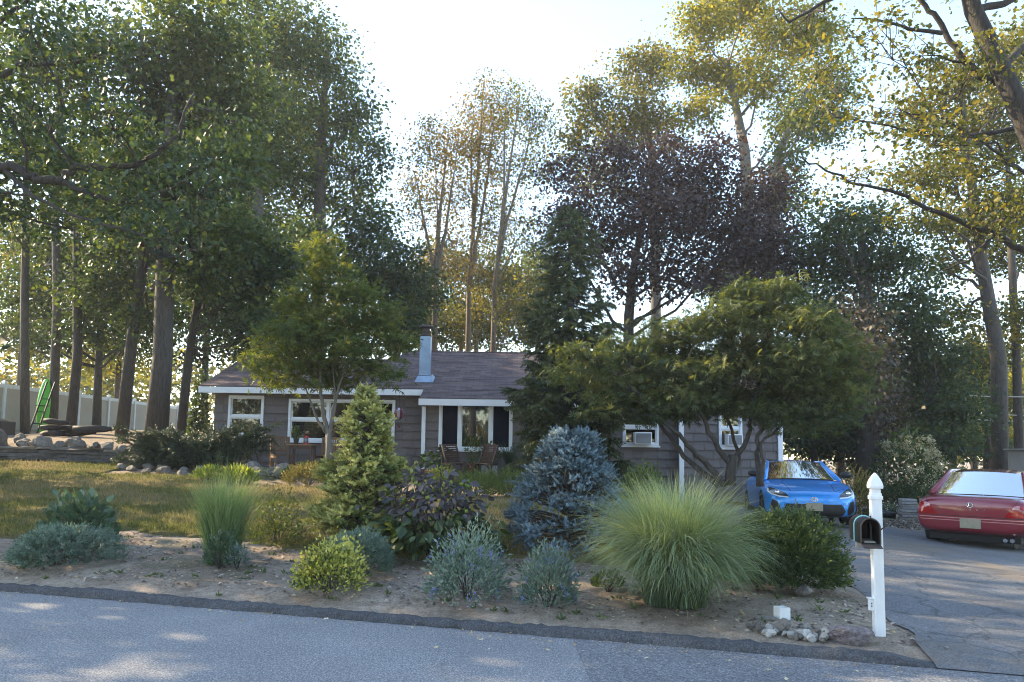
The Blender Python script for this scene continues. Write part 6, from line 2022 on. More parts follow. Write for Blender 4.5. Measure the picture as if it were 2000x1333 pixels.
tree('purple_plum_tree', 'wide dark purple leaved tree behind the right roof', 'tree', [(4.22, 27.0, 0.9), (4.28, 27.0, 6.57), (4.41, 27.0, 8.11), (4.89, 27.0, 10.85)], [0.22, 0.19, 0.15, 0.07], [(2.44, 25.4, 10.27, 0.88, 0.79, 0.8), (3.74, 27.0, 12.41, 1.12, 0.84, 0.8), (5.8, 28.6, 13.29, 1.29, 0.99, 0.8), (7.18, 26.2, 12.15, 1.27, 1.0, 0.9), (3.46, 27.8, 9.69, 1.44, 1.16, 1.0), (5.14, 25.4, 9.75, 1.58, 1.23, 1.0), (7.57, 27.0, 10.3, 1.5, 1.31, 1.0), (9.86, 28.6, 11.46, 1.09, 1.39, 1.0), (6.41, 26.2, 8.14, 1.63, 0.91, 1.0), (8.95, 27.8, 8.57, 1.54, 0.96, 1.0), (4.06, 25.4, 7.72, 1.06, 0.79, 1.0), (10.24, 27.0, 9.36, 0.84, 0.93, 1.0), (6.61, 28.6, 11.83, 1.39, 0.99, 1.0), (8.27, 26.2, 9.29, 1.27, 0.91, 1.0), (1.87, 27.8, 12.3, 0.77, 0.87, 0.7), (1.54, 25.4, 9.7, 0.7, 0.88, 0.7), (4.7, 27.0, 11.24, 1.12, 0.93, 1.0)], LEAF, 0.152, 4.95, L_PURPLE, M_BARK_D, 17, twigs=9, start=.25)
tree('purple_plum_tree', 'second purple leaved tree overlapping the first on the right', 'tree', [(7.45, 25.5, 0.7), (7.61, 25.5, 5.98), (7.85, 25.5, 7.8)], [0.16, 0.14, 0.09], [(7.02, 23.9, 7.06, 0.99, 0.74, 0.8), (8.92, 25.5, 7.45, 1.06, 0.79, 0.8), (10.64, 27.1, 8.22, 0.84, 0.84, 0.7), (8.31, 24.7, 8.5, 1.03, 0.77, 0.7)], LEAF, 0.152, 4.62, L_PURPLE, M_BARK_D, 18, twigs=9, start=.25)
tree('maple_tree', 'dense dark maple behind the blue coupe', 'tree', [(11.45, 24.0, 0.4), (11.63, 24.0, 4.77), (11.61, 24.0, 7.15), (11.5, 24.0, 9.23)], [0.34, 0.28, 0.2, 0.09], [(10.1, 22.4, 8.87, 0.78, 0.62, 0.9), (11.84, 24.0, 9.23, 0.83, 0.75, 1.0), (10.79, 25.6, 8.6, 0.98, 0.89, 1.0), (12.23, 23.2, 7.81, 0.8, 0.8, 1.0), (11.49, 24.8, 7.86, 1.12, 0.86, 1.0), (12.4, 22.4, 6.32, 0.7, 0.78, 0.9), (10.07, 24.0, 6.45, 1.0, 0.83, 1.0), (12.9, 25.6, 6.62, 1.06, 0.89, 0.9), (10.52, 23.2, 5.14, 1.04, 0.72, 1.0), (13.32, 24.8, 5.24, 0.86, 0.86, 0.8), (9.2, 22.4, 4.22, 0.78, 0.78, 0.9)], LEAF, 0.152, 6.6, L_BLUEGRN, M_BARK_D, 19)
tree('vine_tree', 'stout trunk wrapped in dry vines behind the golden bush', 'tree', [(10.57, 22.0, 0.4), (10.7, 22.0, 3.12), (10.6, 22.0, 5.28)], [0.42, 0.36, 0.2], [(9.81, 20.4, 4.29, 0.42, 0.57, 1.0), (10.7, 22.0, 3.12, 0.49, 0.91, 1.0), (11.35, 23.6, 1.93, 0.49, 0.74, 1.0), (9.92, 21.2, 5.29, 0.47, 0.44, 1.0)], LEAF, 0.13, 13.86, L_IVY, M_BARK_D, 20, twigs=20, flat=1.0, shell=.7)
tree('hemlock_tree', 'low dark evergreen mass between house corner and vine trunk', 'tree', [(9.58, 23.5, 0.4), (9.63, 23.5, 3.04), (9.66, 23.5, 4.68)], [0.12, 0.1, 0.05], [(8.51, 21.9, 2.78, 0.53, 0.76, 1.0), (10.12, 23.5, 3.21, 0.65, 0.73, 1.0), (10.43, 25.1, 2.1, 0.87, 0.7, 1.0), (10.07, 22.7, 2.21, 0.55, 0.63, 0.8), (9.64, 24.3, 4.1, 0.67, 0.67, 1.0)], LEAF, 0.142, 8.58, L_BLUEGRN, M_BARK_D, 21)
tree('cedar_tree', 'dark green cedar rising behind the hydrangea', 'tree', [(14.17, 25.0, 0.5), (14.24, 25.0, 3.53), (14.24, 25.0, 5.99)], [0.2, 0.16, 0.06], [(13.33, 23.4, 5.71, 0.57, 0.81, 1.0), (14.63, 25.0, 4.59, 0.87, 0.87, 1.0), (14.63, 26.6, 4.39, 0.83, 0.83, 1.0), (14.45, 24.2, 3.14, 0.92, 0.75, 0.9), (13.79, 25.8, 3.22, 1.07, 0.8, 0.9), (13.45, 23.4, 2.11, 0.97, 0.65, 1.0)], LEAF, 0.142, 6.93, L_BLUEGRN, M_BARK_D, 22)
tree('maple_tree', 'tall leaning maple trunk behind the red car', 'tree', [(17.08, 26.0, 0.2), (17.23, 26.0, 5.1), (16.74, 26.0, 8.79), (16.43, 26.0, 12.58), (16.21, 26.0, 16.47)], [0.29, 0.25, 0.2, 0.14, 0.06], [(15.0, 24.4, 14.45, 1.01, 0.84, 0.8), (14.81, 26.0, 13.91, 0.99, 0.9, 0.7), (17.68, 27.6, 14.28, 1.15, 0.96, 0.8), (15.18, 25.2, 11.49, 1.05, 0.87, 0.8), (18.39, 26.8, 15.33, 0.93, 0.93, 0.7), (13.65, 24.4, 11.16, 0.76, 0.68, 0.6), (16.51, 26.0, 9.92, 1.08, 0.81, 0.8), (16.3, 27.6, 8.82, 0.86, 0.76, 0.7), (17.11, 25.2, 10.41, 0.79, 1.05, 0.8), (16.32, 26.8, 6.7, 0.84, 0.74, 0.6), (14.11, 24.4, 9.39, 0.76, 0.68, 0.6)], LEAF, 0.152, 7.59, L_YEL, M_BARK_D, 23, group='trees behind the red car')
tree('maple_tree', 'slimmer dark trunk right of the leaning maple', 'tree', [(19.14, 28.0, 0.2), (19.24, 28.0, 5.38), (19.22, 28.0, 9.36), (19.25, 28.0, 14.49)], [0.17, 0.15, 0.13, 0.07], [(18.57, 26.4, 16.73, 1.1, 1.1, 0.7), (19.52, 28.0, 13.87, 0.97, 1.16, 0.7), (20.23, 29.6, 10.23, 1.02, 1.23, 0.8), (18.76, 27.2, 6.81, 0.75, 0.94, 0.8), (21.19, 28.8, 11.69, 1.0, 1.6, 1.0)], LEAF, 0.152, 7.26, L_YEL, M_BARK_D, 24, group='trees behind the red car')
tree('maple_tree', 'sapling trunk left of the leaning maple', 'tree', [(19.17, 30.0, 0.2), (19.35, 30.0, 3.12), (19.54, 30.0, 5.21)], [0.16, 0.13, 0.06], [(18.22, 28.4, 5.41, 0.98, 0.79, 0.8), (18.36, 30.0, 4.36, 0.93, 0.73, 0.8), (21.08, 31.6, 4.09, 0.88, 0.88, 0.8), (18.14, 29.2, 5.92, 0.71, 0.61, 0.7)], LEAF, 0.142, 5.61, L_YEL, M_BARK_D, 25, group='trees behind the red car')
tree('threadleaf_maple', 'upright green laceleaf maple with twin trunk on the lawn', 'tree', [(-3.98, 16.2, 0.79), (-3.97, 16.2, 1.55), (-4.0, 16.2, 1.99)], [0.085, 0.075, 0.06], [(-4.12, 15.7, 5.85, 0.3, 0.41, 0.9), (-4.14, 16.2, 5.29, 0.56, 0.43, 1.0), (-4.83, 16.7, 4.8, 0.58, 0.44, 1.0), (-3.5, 15.95, 4.79, 0.55, 0.42, 1.0), (-4.16, 16.45, 4.3, 0.8, 0.46, 1.0), (-4.84, 15.7, 4.0, 0.49, 0.35, 1.0), (-2.97, 16.2, 4.39, 0.47, 0.39, 1.0), (-2.64, 16.7, 4.01, 0.37, 0.35, 1.0), (-3.35, 15.95, 3.78, 0.66, 0.39, 1.0), (-4.6, 16.45, 3.6, 0.8, 0.36, 1.0), (-5.15, 15.7, 3.38, 0.43, 0.28, 1.0), (-4.96, 16.2, 3.05, 0.5, 0.22, 0.8), (-4.01, 16.7, 3.23, 0.69, 0.32, 0.9), (-2.89, 15.95, 3.33, 0.5, 0.28, 0.8), (-5.7, 16.45, 3.93, 0.28, 0.21, 0.6)], LEAF_LACE, 0.13, 5.7, L_LACE, M_BARK_M, 31, twigs=10, start=.05, clump=.30, per=22, flat=.45, droop=.35, nup=1.5, limb_r=.035, mains=[([(-4.0, 16.2, 1.86), (-4.15, 16.2, 2.44), (-4.22, 16.2, 3.12), (-4.21, 16.2, 4.26), (-4.24, 16.2, 5.64)], 0.055, 0.012), ([(-3.98, 16.2, 1.88), (-3.9, 16.2, 2.44), (-3.74, 16.2, 3.12), (-3.51, 16.2, 4.15)], 0.05, 0.012), ([(-4.06, 16.2, 1.93), (-4.35, 16.2, 2.44), (-4.62, 16.2, 3.11)], 0.035, 0.012), ([(-3.96, 16.2, 1.94), (-3.86, 16.2, 2.56), (-3.96, 16.2, 3.57)], 0.04, 0.012)])
tree('japanese_maple', 'wide spreading Japanese maple with dark twisting stems by the coupe', 'tree', [(4.09, 13.9, 1.01), (4.12, 13.9, 1.33), (4.16, 13.9, 1.57)], [0.11, 0.1, 0.09], [(1.38, 13.3, 3.29, 0.46, 0.29, 0.8), (2.13, 13.9, 3.47, 0.58, 0.37, 1.0), (3.13, 14.5, 3.77, 0.7, 0.42, 1.0), (3.79, 13.6, 4.03, 0.66, 0.4, 1.0), (4.86, 14.2, 4.35, 0.69, 0.39, 1.0), (5.3, 13.3, 4.0, 0.6, 0.39, 1.0), (6.11, 13.9, 3.53, 0.5, 0.43, 1.0), (2.62, 14.5, 3.0, 0.65, 0.35, 1.0), (3.31, 13.6, 3.06, 0.71, 0.36, 1.0), (4.45, 14.2, 3.44, 0.84, 0.44, 1.0), (5.09, 13.3, 3.24, 0.69, 0.41, 1.0), (5.8, 13.9, 2.74, 0.58, 0.37, 1.0), (5.04, 14.5, 2.78, 0.6, 0.32, 0.8), (1.8, 13.6, 2.76, 0.47, 0.26, 0.8), (4.27, 14.2, 4.75, 0.39, 0.25, 0.7), (4.93, 13.3, 4.61, 0.41, 0.23, 0.8), (6.38, 13.9, 3.04, 0.34, 0.39, 0.8), (1.11, 14.5, 3.08, 0.35, 0.22, 0.7), (1.61, 13.6, 2.42, 0.42, 0.23, 1.0), (2.37, 14.2, 2.47, 0.49, 0.26, 1.0), (2.87, 13.3, 2.52, 0.46, 0.24, 1.0), (3.67, 13.9, 2.6, 0.53, 0.25, 1.0), (4.53, 14.5, 2.65, 0.55, 0.26, 1.0), (5.0, 13.6, 2.35, 0.47, 0.26, 1.0), (5.81, 14.2, 2.32, 0.47, 0.28, 1.0), (5.91, 13.3, 2.51, 0.37, 0.32, 1.0), (2.61, 13.9, 2.36, 0.43, 0.21, 1.0), (3.42, 14.5, 2.48, 0.45, 0.22, 1.0), (4.53, 13.6, 2.42, 0.47, 0.21, 1.0)], LEAF_LACE, 0.12, 7.5, L_JMAPLE, M_BARK_D, 32, twigs=9, start=.2, clump=.30, per=22, flat=.4, droop=.35, nup=1.5, limb_r=.04, mains=[([(4.09, 13.9, 1.01), (4.1, 13.9, 1.42), (3.66, 13.7, 1.97), (3.4, 13.6, 2.54), (3.19, 13.5, 3.24)], 0.075, 0.02), ([(3.99, 13.9, 1.01), (3.61, 13.9, 1.44), (3.27, 13.6, 1.69), (3.08, 13.5, 1.93), (2.74, 13.4, 2.15), (2.31, 13.3, 2.65)], 0.065, 0.02), ([(3.89, 13.9, 0.99), (3.3, 14.2, 1.56), (2.99, 14.4, 2.01), (2.42, 14.5, 2.74), (1.81, 14.5, 3.29)], 0.06, 0.018), ([(4.13, 13.9, 1.04), (4.18, 13.9, 1.45), (4.47, 13.9, 1.96), (4.54, 14.0, 2.31), (4.78, 14.0, 3.42)], 0.07, 0.02), ([(4.57, 13.7, 1.01), (4.53, 13.7, 1.61), (4.55, 13.7, 1.94), (5.0, 13.8, 2.34), (5.71, 13.9, 3.23)], 0.06, 0.02), ([(4.55, 13.5, 1.02), (4.58, 13.5, 1.48), (4.56, 13.6, 1.8), (5.22, 14.2, 2.17), (6.11, 14.4, 2.78)], 0.045, 0.016), ([(4.11, 13.9, 1.04), (4.44, 14.4, 1.47), (4.26, 14.6, 2.27), (4.09, 14.7, 3.5)], 0.05, 0.018)])
tree('street_maple', 'near maple reaching in from the left edge with big leaves', 'tree', [(-9.59, 10.0, -0.36), (-9.02, 9.8, 2.02), (-8.38, 9.6, 4.4), (-7.88, 9.4, 6.77), (-7.44, 9.2, 9.16)], [0.28, 0.25, 0.21, 0.16, 0.08], [(-5.65, 8.2, 6.38, 0.51, 0.34, 0.5), (-5.51, 9.2, 6.63, 0.51, 0.35, 0.5), (-6.94, 10.2, 6.4, 0.57, 0.42, 0.5), (-4.98, 8.7, 5.57, 0.54, 0.33, 0.55), (-4.69, 9.7, 5.61, 0.54, 0.34, 0.6), (-3.53, 8.2, 4.58, 0.4, 0.26, 0.6), (-4.93, 9.2, 4.72, 0.57, 0.32, 0.6), (-6.4, 10.2, 4.83, 0.64, 0.35, 0.6), (-4.15, 8.7, 4.25, 0.42, 0.27, 0.5), (-6.67, 9.7, 5.23, 0.47, 0.4, 0.5), (-6.32, 8.2, 5.81, 0.45, 0.45, 0.7), (-7.09, 9.2, 4.76, 0.45, 0.45, 0.8), (-4.14, 10.2, 6.13, 0.39, 0.32, 0.4), (-7.08, 8.7, 7.72, 0.84, 0.6, 1), (-6.33, 9.7, 8.3, 0.81, 0.54, 0.8)], LEAF_OAK, 0.085, 3.64, L_BLUEGRN, M_BARK_K, 33, twigs=14, start=.3, clump=.32, per=16, limb_r=.022, mains=[([(-7.92, 9.2, 5.29), (-7.2, 9.2, 5.23), (-6.6, 9.2, 5.13), (-6.27, 9.2, 5.06), (-6.09, 9.2, 4.96), (-5.77, 9.2, 4.94), (-5.76, 9.2, 5.08), (-5.49, 9.2, 5.12), (-5.18, 9.2, 5.14), (-4.83, 9.2, 5.2), (-4.6, 9.2, 5.34), (-4.41, 9.2, 5.5), (-4.27, 9.2, 5.75), (-4.16, 9.2, 6.14)], 0.075, 0.014), ([(-5.77, 9.2, 4.93), (-5.52, 9.2, 4.82), (-5.2, 9.2, 4.72), (-4.85, 9.2, 4.68), (-4.57, 9.2, 4.8), (-4.23, 9.2, 4.96), (-3.99, 9.2, 5.09)], 0.04, 0.01), ([(-8.26, 9.6, 6.16), (-7.51, 9.6, 6.24), (-6.98, 9.6, 6.54), (-6.73, 9.6, 6.71), (-6.22, 9.6, 6.74), (-5.75, 9.6, 6.77), (-5.55, 9.6, 6.99), (-5.44, 9.6, 7.21)], 0.06, 0.012), ([(-8.51, 10.0, 6.95), (-7.75, 10.0, 7.34), (-7.33, 10.0, 7.56), (-6.92, 10.0, 7.89), (-6.37, 10.0, 8.36)], 0.05, 0.02), ([(-8.77, 10.2, 5.46), (-7.72, 10.2, 5.11), (-6.83, 10.2, 4.75), (-6.17, 10.2, 4.61)], 0.03, 0.01), ([(-6.6, 9.2, 5.13), (-6.05, 9.0, 4.7), (-5.46, 8.9, 4.42), (-4.57, 8.8, 4.17), (-3.77, 8.7, 3.92)], 0.03, 0.008)])
tree('street_maple', 'near maple reaching in from the right edge with bare dark limbs', 'tree', [(9.09, 9.4, -0.18), (8.05, 9.2, 2.22), (6.87, 9.0, 4.63), (6.26, 8.9, 6.03), (5.7, 8.8, 7.17), (5.38, 8.8, 9.02)], [0.21, 0.19, 0.15, 0.12, 0.1, 0.06], [(4.01, 8.0, 6.4, 0.39, 0.25, 0.45), (5.15, 9.0, 6.67, 0.44, 0.28, 0.45), (4.42, 10.0, 7.07, 0.42, 0.28, 0.4), (4.35, 8.5, 5.62, 0.47, 0.26, 0.4), (4.05, 9.5, 6.22, 0.36, 0.26, 0.35), (4.72, 8.0, 5.15, 0.39, 0.28, 0.45), (4.33, 9.0, 5.18, 0.44, 0.25, 0.3), (5.65, 10.0, 5.08, 0.48, 0.28, 0.35), (5.42, 8.5, 4.88, 0.35, 0.29, 0.4), (3.8, 9.5, 7.36, 0.3, 0.26, 0.4), (5.33, 8.0, 6.06, 0.33, 0.28, 0.5), (6.23, 9.0, 4.62, 0.37, 0.37, 0.5), (7.74, 10.0, 6.96, 0.55, 0.55, 0.7), (5.54, 8.5, 7.9, 0.71, 0.47, 0.8), (7.57, 9.5, 8.15, 0.66, 0.53, 0.8)], LEAF_OAK, 0.07, 3.38, L_YEL, M_BARK_K, 34, twigs=14, start=.3, clump=.32, per=12, limb_r=.018, mains=[([(6.12, 9.0, 6.34), (5.96, 9.0, 6.38), (5.72, 9.0, 6.58), (5.53, 9.0, 6.87), (5.4, 9.0, 7.15), (5.16, 9.0, 7.43), (5.0, 9.0, 7.84)], 0.05, 0.025), ([(7.01, 9.3, 5.54), (6.63, 9.3, 5.88), (6.53, 9.3, 5.88), (6.12, 9.3, 5.79), (5.75, 9.3, 5.73), (5.37, 9.3, 5.78), (4.87, 9.3, 5.88), (4.17, 9.3, 5.99)], 0.04, 0.01), ([(7.42, 9.6, 3.86), (6.76, 9.6, 4.33), (6.26, 9.6, 4.6), (6.01, 9.6, 4.68), (5.46, 9.6, 4.91), (5.16, 9.6, 5.08), (4.55, 9.6, 5.21), (4.14, 9.6, 5.39), (3.83, 9.6, 5.57)], 0.05, 0.01), ([(6.46, 8.6, 4.74), (6.1, 8.6, 5.01), (5.84, 8.6, 5.21), (5.43, 8.6, 5.49), (5.0, 8.6, 5.73)], 0.03, 0.009), ([(5.3, 8.8, 6.86), (4.84, 8.7, 6.86), (4.43, 8.6, 6.89), (4.08, 8.6, 6.91)], 0.028, 0.008), ([(5.7, 8.8, 7.17), (6.16, 8.9, 7.31), (6.63, 9.0, 7.65)], 0.05, 0.04), ([(6.13, 8.9, 6.49), (6.54, 9.2, 6.87), (7.03, 9.4, 7.28)], 0.055, 0.04), ([(4.45, 8.6, 7.42), (3.76, 8.6, 7.12), (3.33, 8.6, 6.85), (3.19, 8.6, 7.01)], 0.03, 0.009), ([(7.48, 9.8, 4.9), (6.93, 9.8, 4.89), (6.42, 9.8, 4.53), (6.2, 9.9, 4.27), (5.84, 9.9, 4.12)], 0.035, 0.01)])
tree('beech_tree', 'yellow green beech beyond the fence on the far left', 'tree', [(-26.58, 40.0, 2.0), (-26.72, 40.0, 6.24), (-26.78, 40.0, 10.2)], [0.2, 0.16, 0.08], [(-26.52, 38.4, 9.84, 2.39, 1.86, 1.0), (-26.66, 40.0, 12.5, 2.22, 1.66, 1.0), (-23.09, 41.6, 13.9, 2.3, 1.73, 0.8), (-24.76, 39.2, 8.38, 2.17, 1.63, 1.0), (-27.4, 40.8, 7.48, 2.54, 1.41, 1.0), (-23.63, 38.4, 10.98, 2.13, 1.6, 1.0), (-28.14, 40.0, 13.34, 2.22, 1.94, 0.7)], LEAF, 0.19, 3.3, L_YEL, M_BARK_D, 41, group='second row of trees')
tree('beech_tree', 'yellow lit beech between the leaning trunks beyond the fence', 'tree', [(-22.38, 42.0, 2.0), (-22.47, 42.0, 5.96), (-22.45, 42.0, 9.51)], [0.2, 0.16, 0.08], [(-22.56, 40.4, 6.63, 1.68, 1.26, 1.0), (-21.26, 42.0, 6.86, 1.75, 1.31, 1.0), (-23.59, 43.6, 9.5, 2.42, 1.66, 1.0), (-20.35, 41.2, 10.56, 2.28, 1.71, 1.0), (-24.75, 42.8, 10.86, 2.07, 1.78, 0.8)], LEAF, 0.19, 3.3, L_LIT, M_BARK_D, 42, group='second row of trees')
tree('beech_tree', 'green beech filling behind the thick oak', 'tree', [(-15.81, 38.0, 1.8), (-15.86, 38.0, 6.14), (-15.97, 38.0, 9.9)], [0.2, 0.16, 0.08], [(-15.83, 36.4, 7.48, 1.51, 1.26, 0.8), (-15.3, 38.0, 9.91, 2.11, 1.84, 1.0), (-18.51, 39.6, 11.36, 2.19, 1.92, 1.0), (-13.77, 37.2, 11.89, 2.06, 1.8, 1.0), (-20.4, 38.8, 12.53, 2.15, 1.61, 0.8), (-15.61, 36.4, 13.22, 2.27, 1.51, 1.0)], LEAF, 0.19, 3.63, L_OAK, M_BARK_D, 43, group='second row of trees')
tree('beech_tree', 'olive beech low behind the roof ridge', 'tree', [(-9.51, 44.0, 1.4), (-9.53, 44.0, 8.84), (-9.37, 44.0, 11.34)], [0.2, 0.16, 0.08], [(-9.58, 42.4, 9.77, 2.06, 1.76, 1.0), (-11.75, 44.0, 8.81, 1.83, 1.52, 1.0), (-8.35, 45.6, 9.12, 1.89, 1.58, 1.0), (-5.49, 43.2, 8.76, 1.8, 1.35, 1.0), (-10.84, 44.8, 12.79, 1.86, 1.55, 0.8)], LEAF, 0.19, 3.3, L_YEL, M_BARK_D, 44, group='second row of trees')
tree('beech_tree', 'sunlit low tree behind the roof ridge under the birches', 'tree', [(-2.26, 46.0, 1.4), (-2.29, 46.0, 8.63), (-2.17, 46.0, 10.58)], [0.2, 0.16, 0.08], [(-3.78, 44.4, 8.99, 1.84, 1.23, 0.8), (-2.0, 46.0, 10.26, 1.91, 1.59, 0.8), (0.28, 47.6, 9.92, 1.98, 1.65, 0.8), (1.82, 45.2, 11.77, 1.57, 1.57, 0.7), (-0.76, 46.8, 12.77, 1.94, 1.46, 0.5)], LEAF, 0.19, 4.95, L_YEL, M_BARK_P, 45, group='second row of trees')
tree('beech_tree', 'yellow lit young tree behind the trailer on the right', 'tree', [(23.66, 38.0, 0.4), (23.72, 38.0, 3.51), (23.96, 38.0, 6.16)], [0.16, 0.13, 0.06], [(22.24, 36.4, 3.93, 1.39, 1.13, 1.0), (24.75, 38.0, 3.0, 1.45, 1.18, 1.0), (27.27, 39.6, 5.28, 1.51, 1.37, 1.0), (21.89, 37.2, 2.43, 1.29, 0.9, 1.0), (26.32, 38.8, 2.51, 1.34, 1.07, 1.0), (23.33, 36.4, 5.98, 1.51, 1.13, 0.8)], LEAF, 0.171, 3.63, L_LIT, M_BARK_D, 46, group='second row of trees')
tree('beech_tree', 'green tree filling behind the dense dark maple', 'tree', [(15.06, 34.0, 0.6), (15.13, 34.0, 4.64), (15.2, 34.0, 7.51)], [0.2, 0.16, 0.08], [(13.58, 32.4, 7.22, 1.35, 1.35, 0.8), (16.11, 34.0, 6.09, 1.65, 1.41, 0.8), (13.87, 35.6, 5.26, 1.48, 1.48, 1.0), (17.07, 33.2, 4.14, 1.38, 1.15, 1.0), (15.45, 34.8, 3.26, 1.69, 1.08, 1.0)], LEAF, 0.171, 3.3, L_OAK, M_BARK_D, 47, group='second row of trees')
tree('beech_tree', 'soft green tree low behind the birches', 'tree', [(-3.5, 50.0, 1.4), (-3.54, 50.0, 9.22), (-3.41, 50.0, 11.35)], [0.2, 0.16, 0.08], [(-6.17, 48.4, 10.31, 2.01, 1.84, 1.0), (-4.29, 50.0, 11.69, 2.08, 1.73, 0.8), (-2.22, 51.6, 10.22, 2.14, 1.61, 1.0), (-0.08, 49.2, 11.94, 2.04, 1.87, 1), (1.72, 50.8, 10.5, 1.76, 1.76, 1.0), (-1.47, 48.4, 13.48, 2.35, 1.68, 0.7), (-5.06, 50.0, 14.54, 2.08, 1.73, 0.7), (2.06, 51.6, 14.69, 1.79, 2.14, 0.7), (-7.01, 49.2, 12.55, 1.7, 1.7, 1.0)], LEAF, 0.228, 5.61, L_OAK, M_BARK_P, 53, group='second row of trees')
tree('beech_tree', 'dark leafy tree behind the row of left trunks', 'tree', [(-16.79, 30.0, 2.0), (-16.88, 30.0, 4.7), (-16.93, 30.0, 8.09)], [0.18, 0.15, 0.08], [(-18.82, 28.4, 7.71, 1.38, 1.08, 0.8), (-17.92, 30.0, 7.23, 1.45, 1.04, 1.0), (-17.15, 31.6, 8.23, 1.31, 1.09, 1.0), (-18.38, 29.2, 5.82, 1.21, 0.71, 0.7), (-17.24, 30.8, 6.08, 1.28, 0.75, 0.8), (-14.34, 28.4, 6.16, 0.98, 0.79, 0.7), (-20.38, 30.0, 6.34, 1.04, 0.83, 0.6), (-14.91, 31.6, 7.81, 1.31, 1.09, 0.8), (-17.98, 29.2, 8.95, 1.42, 1.01, 0.8), (-16.39, 30.8, 9.83, 1.28, 1.07, 0.8)], LEAF, 0.171, 3.96, L_BLUEGRN, M_BARK_D, 54, group='second row of trees')
tree('maple_tree', 'unseen big maple added outside the left edge to shade the lawn', 'tree', [(-14.76, 17.5, 1.2), (-15.17, 17.5, 4.81), (-15.69, 17.5, 9.9)], [0.3, 0.26, 0.16], [(-13.33, 15.9, 7.63, 1.76, 1.54, 1.0), (-16.74, 17.5, 9.11, 2.3, 2.06, 1.0), (-16.19, 19.1, 6.2, 1.98, 1.19, 1.0), (-16.27, 16.7, 5.6, 1.97, 1.39, 1.0), (-15.73, 18.3, 11.67, 2.41, 1.77, 1.0), (-16.06, 15.9, 11.28, 2.09, 1.65, 1.0), (-14.33, 17.5, 4.21, 1.58, 0.85, 1.0), (-17.76, 19.1, 4.28, 1.98, 1.06, 1.0), (-17.3, 16.7, 4.15, 1.73, 1.04, 1.0)], LEAF, 0.36, 2.21, L_BLUEGRN, M_BARK_D, 51, group='second row of trees')  # out of view, added to keep sun off lawn and driveway
tree('maple_tree', 'unseen broad maple added beside the street to block the sun', 'tree', [(-15.28, 13.8, 0.8), (-15.73, 13.8, 4.08), (-16.23, 13.8, 8.09)], [0.3, 0.26, 0.16], [(-12.92, 12.2, 6.19, 1.94, 1.69, 1.0), (-17.4, 13.8, 7.05, 2.29, 1.91, 1.0), (-16.86, 15.4, 4.38, 2.35, 1.49, 1.0), (-14.79, 13.0, 9.09, 2.16, 1.44, 1.0), (-19.51, 14.6, 4.6, 2.02, 1.42, 1.0), (-16.04, 12.2, 8.97, 1.86, 1.35, 1.0), (-14.55, 13.8, 2.45, 1.91, 0.86, 1.0), (-18.8, 15.4, 2.62, 2.13, 1.07, 1.0)], LEAF, 0.32, 2.21, L_OAK, M_BARK_D, 52, group='second row of trees')  # unseen tree, added as a sun block for the road
tree('maple_tree', 'unseen maple added at the street corner to block the sun', 'tree', [(-18.5, 12.6, 0.5), (-19.04, 12.6, 3.8), (-19.61, 12.6, 7.46)], [0.3, 0.26, 0.16], [(-15.87, 11.0, 5.67, 1.83, 1.6, 1.0), (-20.73, 12.6, 6.51, 2.09, 1.83, 1.0), (-21.11, 14.2, 4.08, 2.26, 1.48, 1.0), (-18.23, 11.8, 8.51, 1.96, 1.39, 1.0), (-23.24, 13.4, 5.34, 2.04, 1.76, 1.0), (-15.84, 11.0, 2.07, 1.68, 0.69, 1.0)], LEAF, 0.32, 2.21, L_OAK, M_BARK_D, 55, group='second row of trees')  # another unseen tree added to close gaps in the sun block
tree('beech_tree', 'dark green understory behind the red car and hydrangea', 'tree', [(18.41, 31.0, 0.2), (18.46, 31.0, 2.29), (18.55, 31.0, 3.58)], [0.16, 0.13, 0.06], [(15.07, 29.4, 2.42, 1.02, 0.81, 1.0), (17.19, 31.0, 2.92, 1.07, 0.97, 1.0), (19.64, 32.6, 2.55, 1.24, 0.9, 1.0), (19.44, 30.2, 2.08, 0.94, 0.73, 0.9), (21.55, 31.8, 1.91, 0.99, 0.66, 0.9), (17.38, 29.4, 4.29, 1.12, 0.92, 0.8), (15.51, 31.0, 3.97, 1.07, 0.97, 1.0), (21.73, 32.6, 3.71, 1.02, 0.9, 0.7)], LEAF, 0.162, 3.63, L_OAK, M_BARK_D, 56, group='second row of trees')
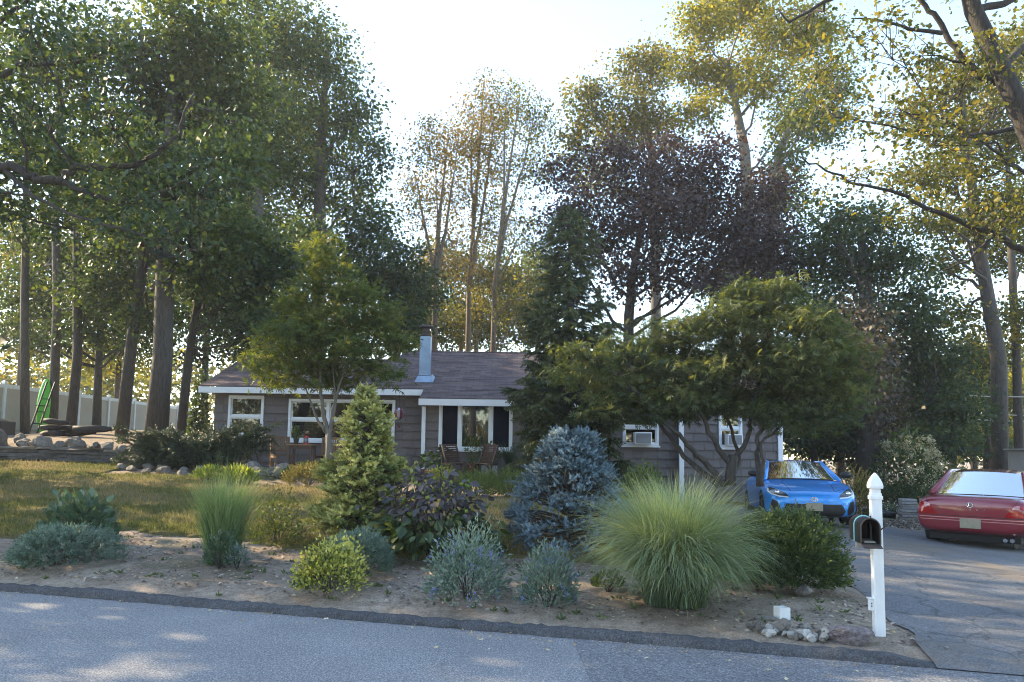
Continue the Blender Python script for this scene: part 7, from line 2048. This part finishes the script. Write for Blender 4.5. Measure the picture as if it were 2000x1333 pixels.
# ================================================================== woods beyond, seen only as a mass
rng = np.random.default_rng(400)
def woods(name, label, boxes, size, cov, mat, seed):
    rng = np.random.default_rng(seed)
    lobes = []
    for (x0, x1, y0, y1, z0, z1, n, r) in boxes:
        for i in range(n):
            lobes.append((rng.uniform(x0, x1), rng.uniform(y0, y1), rng.uniform(z0, z1), r * rng.uniform(.7, 1.3), r * rng.uniform(.6, 1.0)))
    V, F, vv, C = foliage(lobes, LEAF, size, cov, rng, clump=.7, per=14)
    tag(mk(name, V, F, mat, v=vv, kind='stuff'), label, 'woods')
woods('far_woods', 'sunlit yellow green woodland beyond the fence and house', [(-60, -24, 46, 62, 2.5, 8, 46, 2.6), (-26, 30, 58, 70, 2, 9, 46, 3.0), (24, 60, 44, 62, 1.5, 9, 44, 2.8)], .36, 1.1, L_YEL, 401)
woods('far_woods', 'darker distant woodland behind the sunlit trees', [(-80, 80, 72, 92, 2, 13, 90, 4.2)], .6, 1.0, L_OAK, 402)

# trees across the street, behind the viewer: what the windows and car glass mirror
src = {o['label']: o for o in bpy.data.objects if 'label' in o.keys()}
for i, (key, x, y, rz, lb) in enumerate((('big broad maple rising behind the left roof', -13, -15, 40, 'broad maple across the street, first from the left'),
                          ('rounded oak right of the sky gap', -3, -18, 120, 'rounded oak across the street opposite the porch'),
                          ('tall maple behind the thick oak, left of the broad maple', 7, -16, 200, 'tall maple across the street opposite the driveway'),
                          ('dark leaning trunk between the fence posts and the thick oak', 17, -15, 300, 'leaning maple across the street, last on the right'))):
    c = copy_tree(src[key])
    c.location = (x, y, -.05)
    c.rotation_euler = (0, 0, R(rz))
    c['label'] = lb
    c['group'] = 'trees across the street'
for o in [q for q in bpy.data.objects if q.name.startswith('far_woods')]:
    c = o.copy()
    COL.objects.link(c)
    c.rotation_euler = (0, 0, math.pi)
    c.location = (0, 18, 0)
    c['label'] = 'woodland on the far side of the street, ' + ('nearer part' if o['label'].startswith('sunlit') else 'farther part')
HAZE = .0007
# ================================================================== thin haze, added to lift the dark shade
b = MB().box(-262, 262, -122, 322, -1.3, 32.0)
m, nt, N, L, out = nodes_of('shadow_lift_haze')
pv = N.new('ShaderNodeVolumePrincipled')
pv.inputs['Color'].default_value = (.86, .92, 1.0, 1)
pv.inputs['Density'].default_value = HAZE
pv.inputs['Anisotropy'].default_value = .2
L.new(pv.outputs[0], out.inputs['Volume'])
o = b.build('haze', m, kind='stuff')
o['label'] = 'thin haze added to lift the shadows'
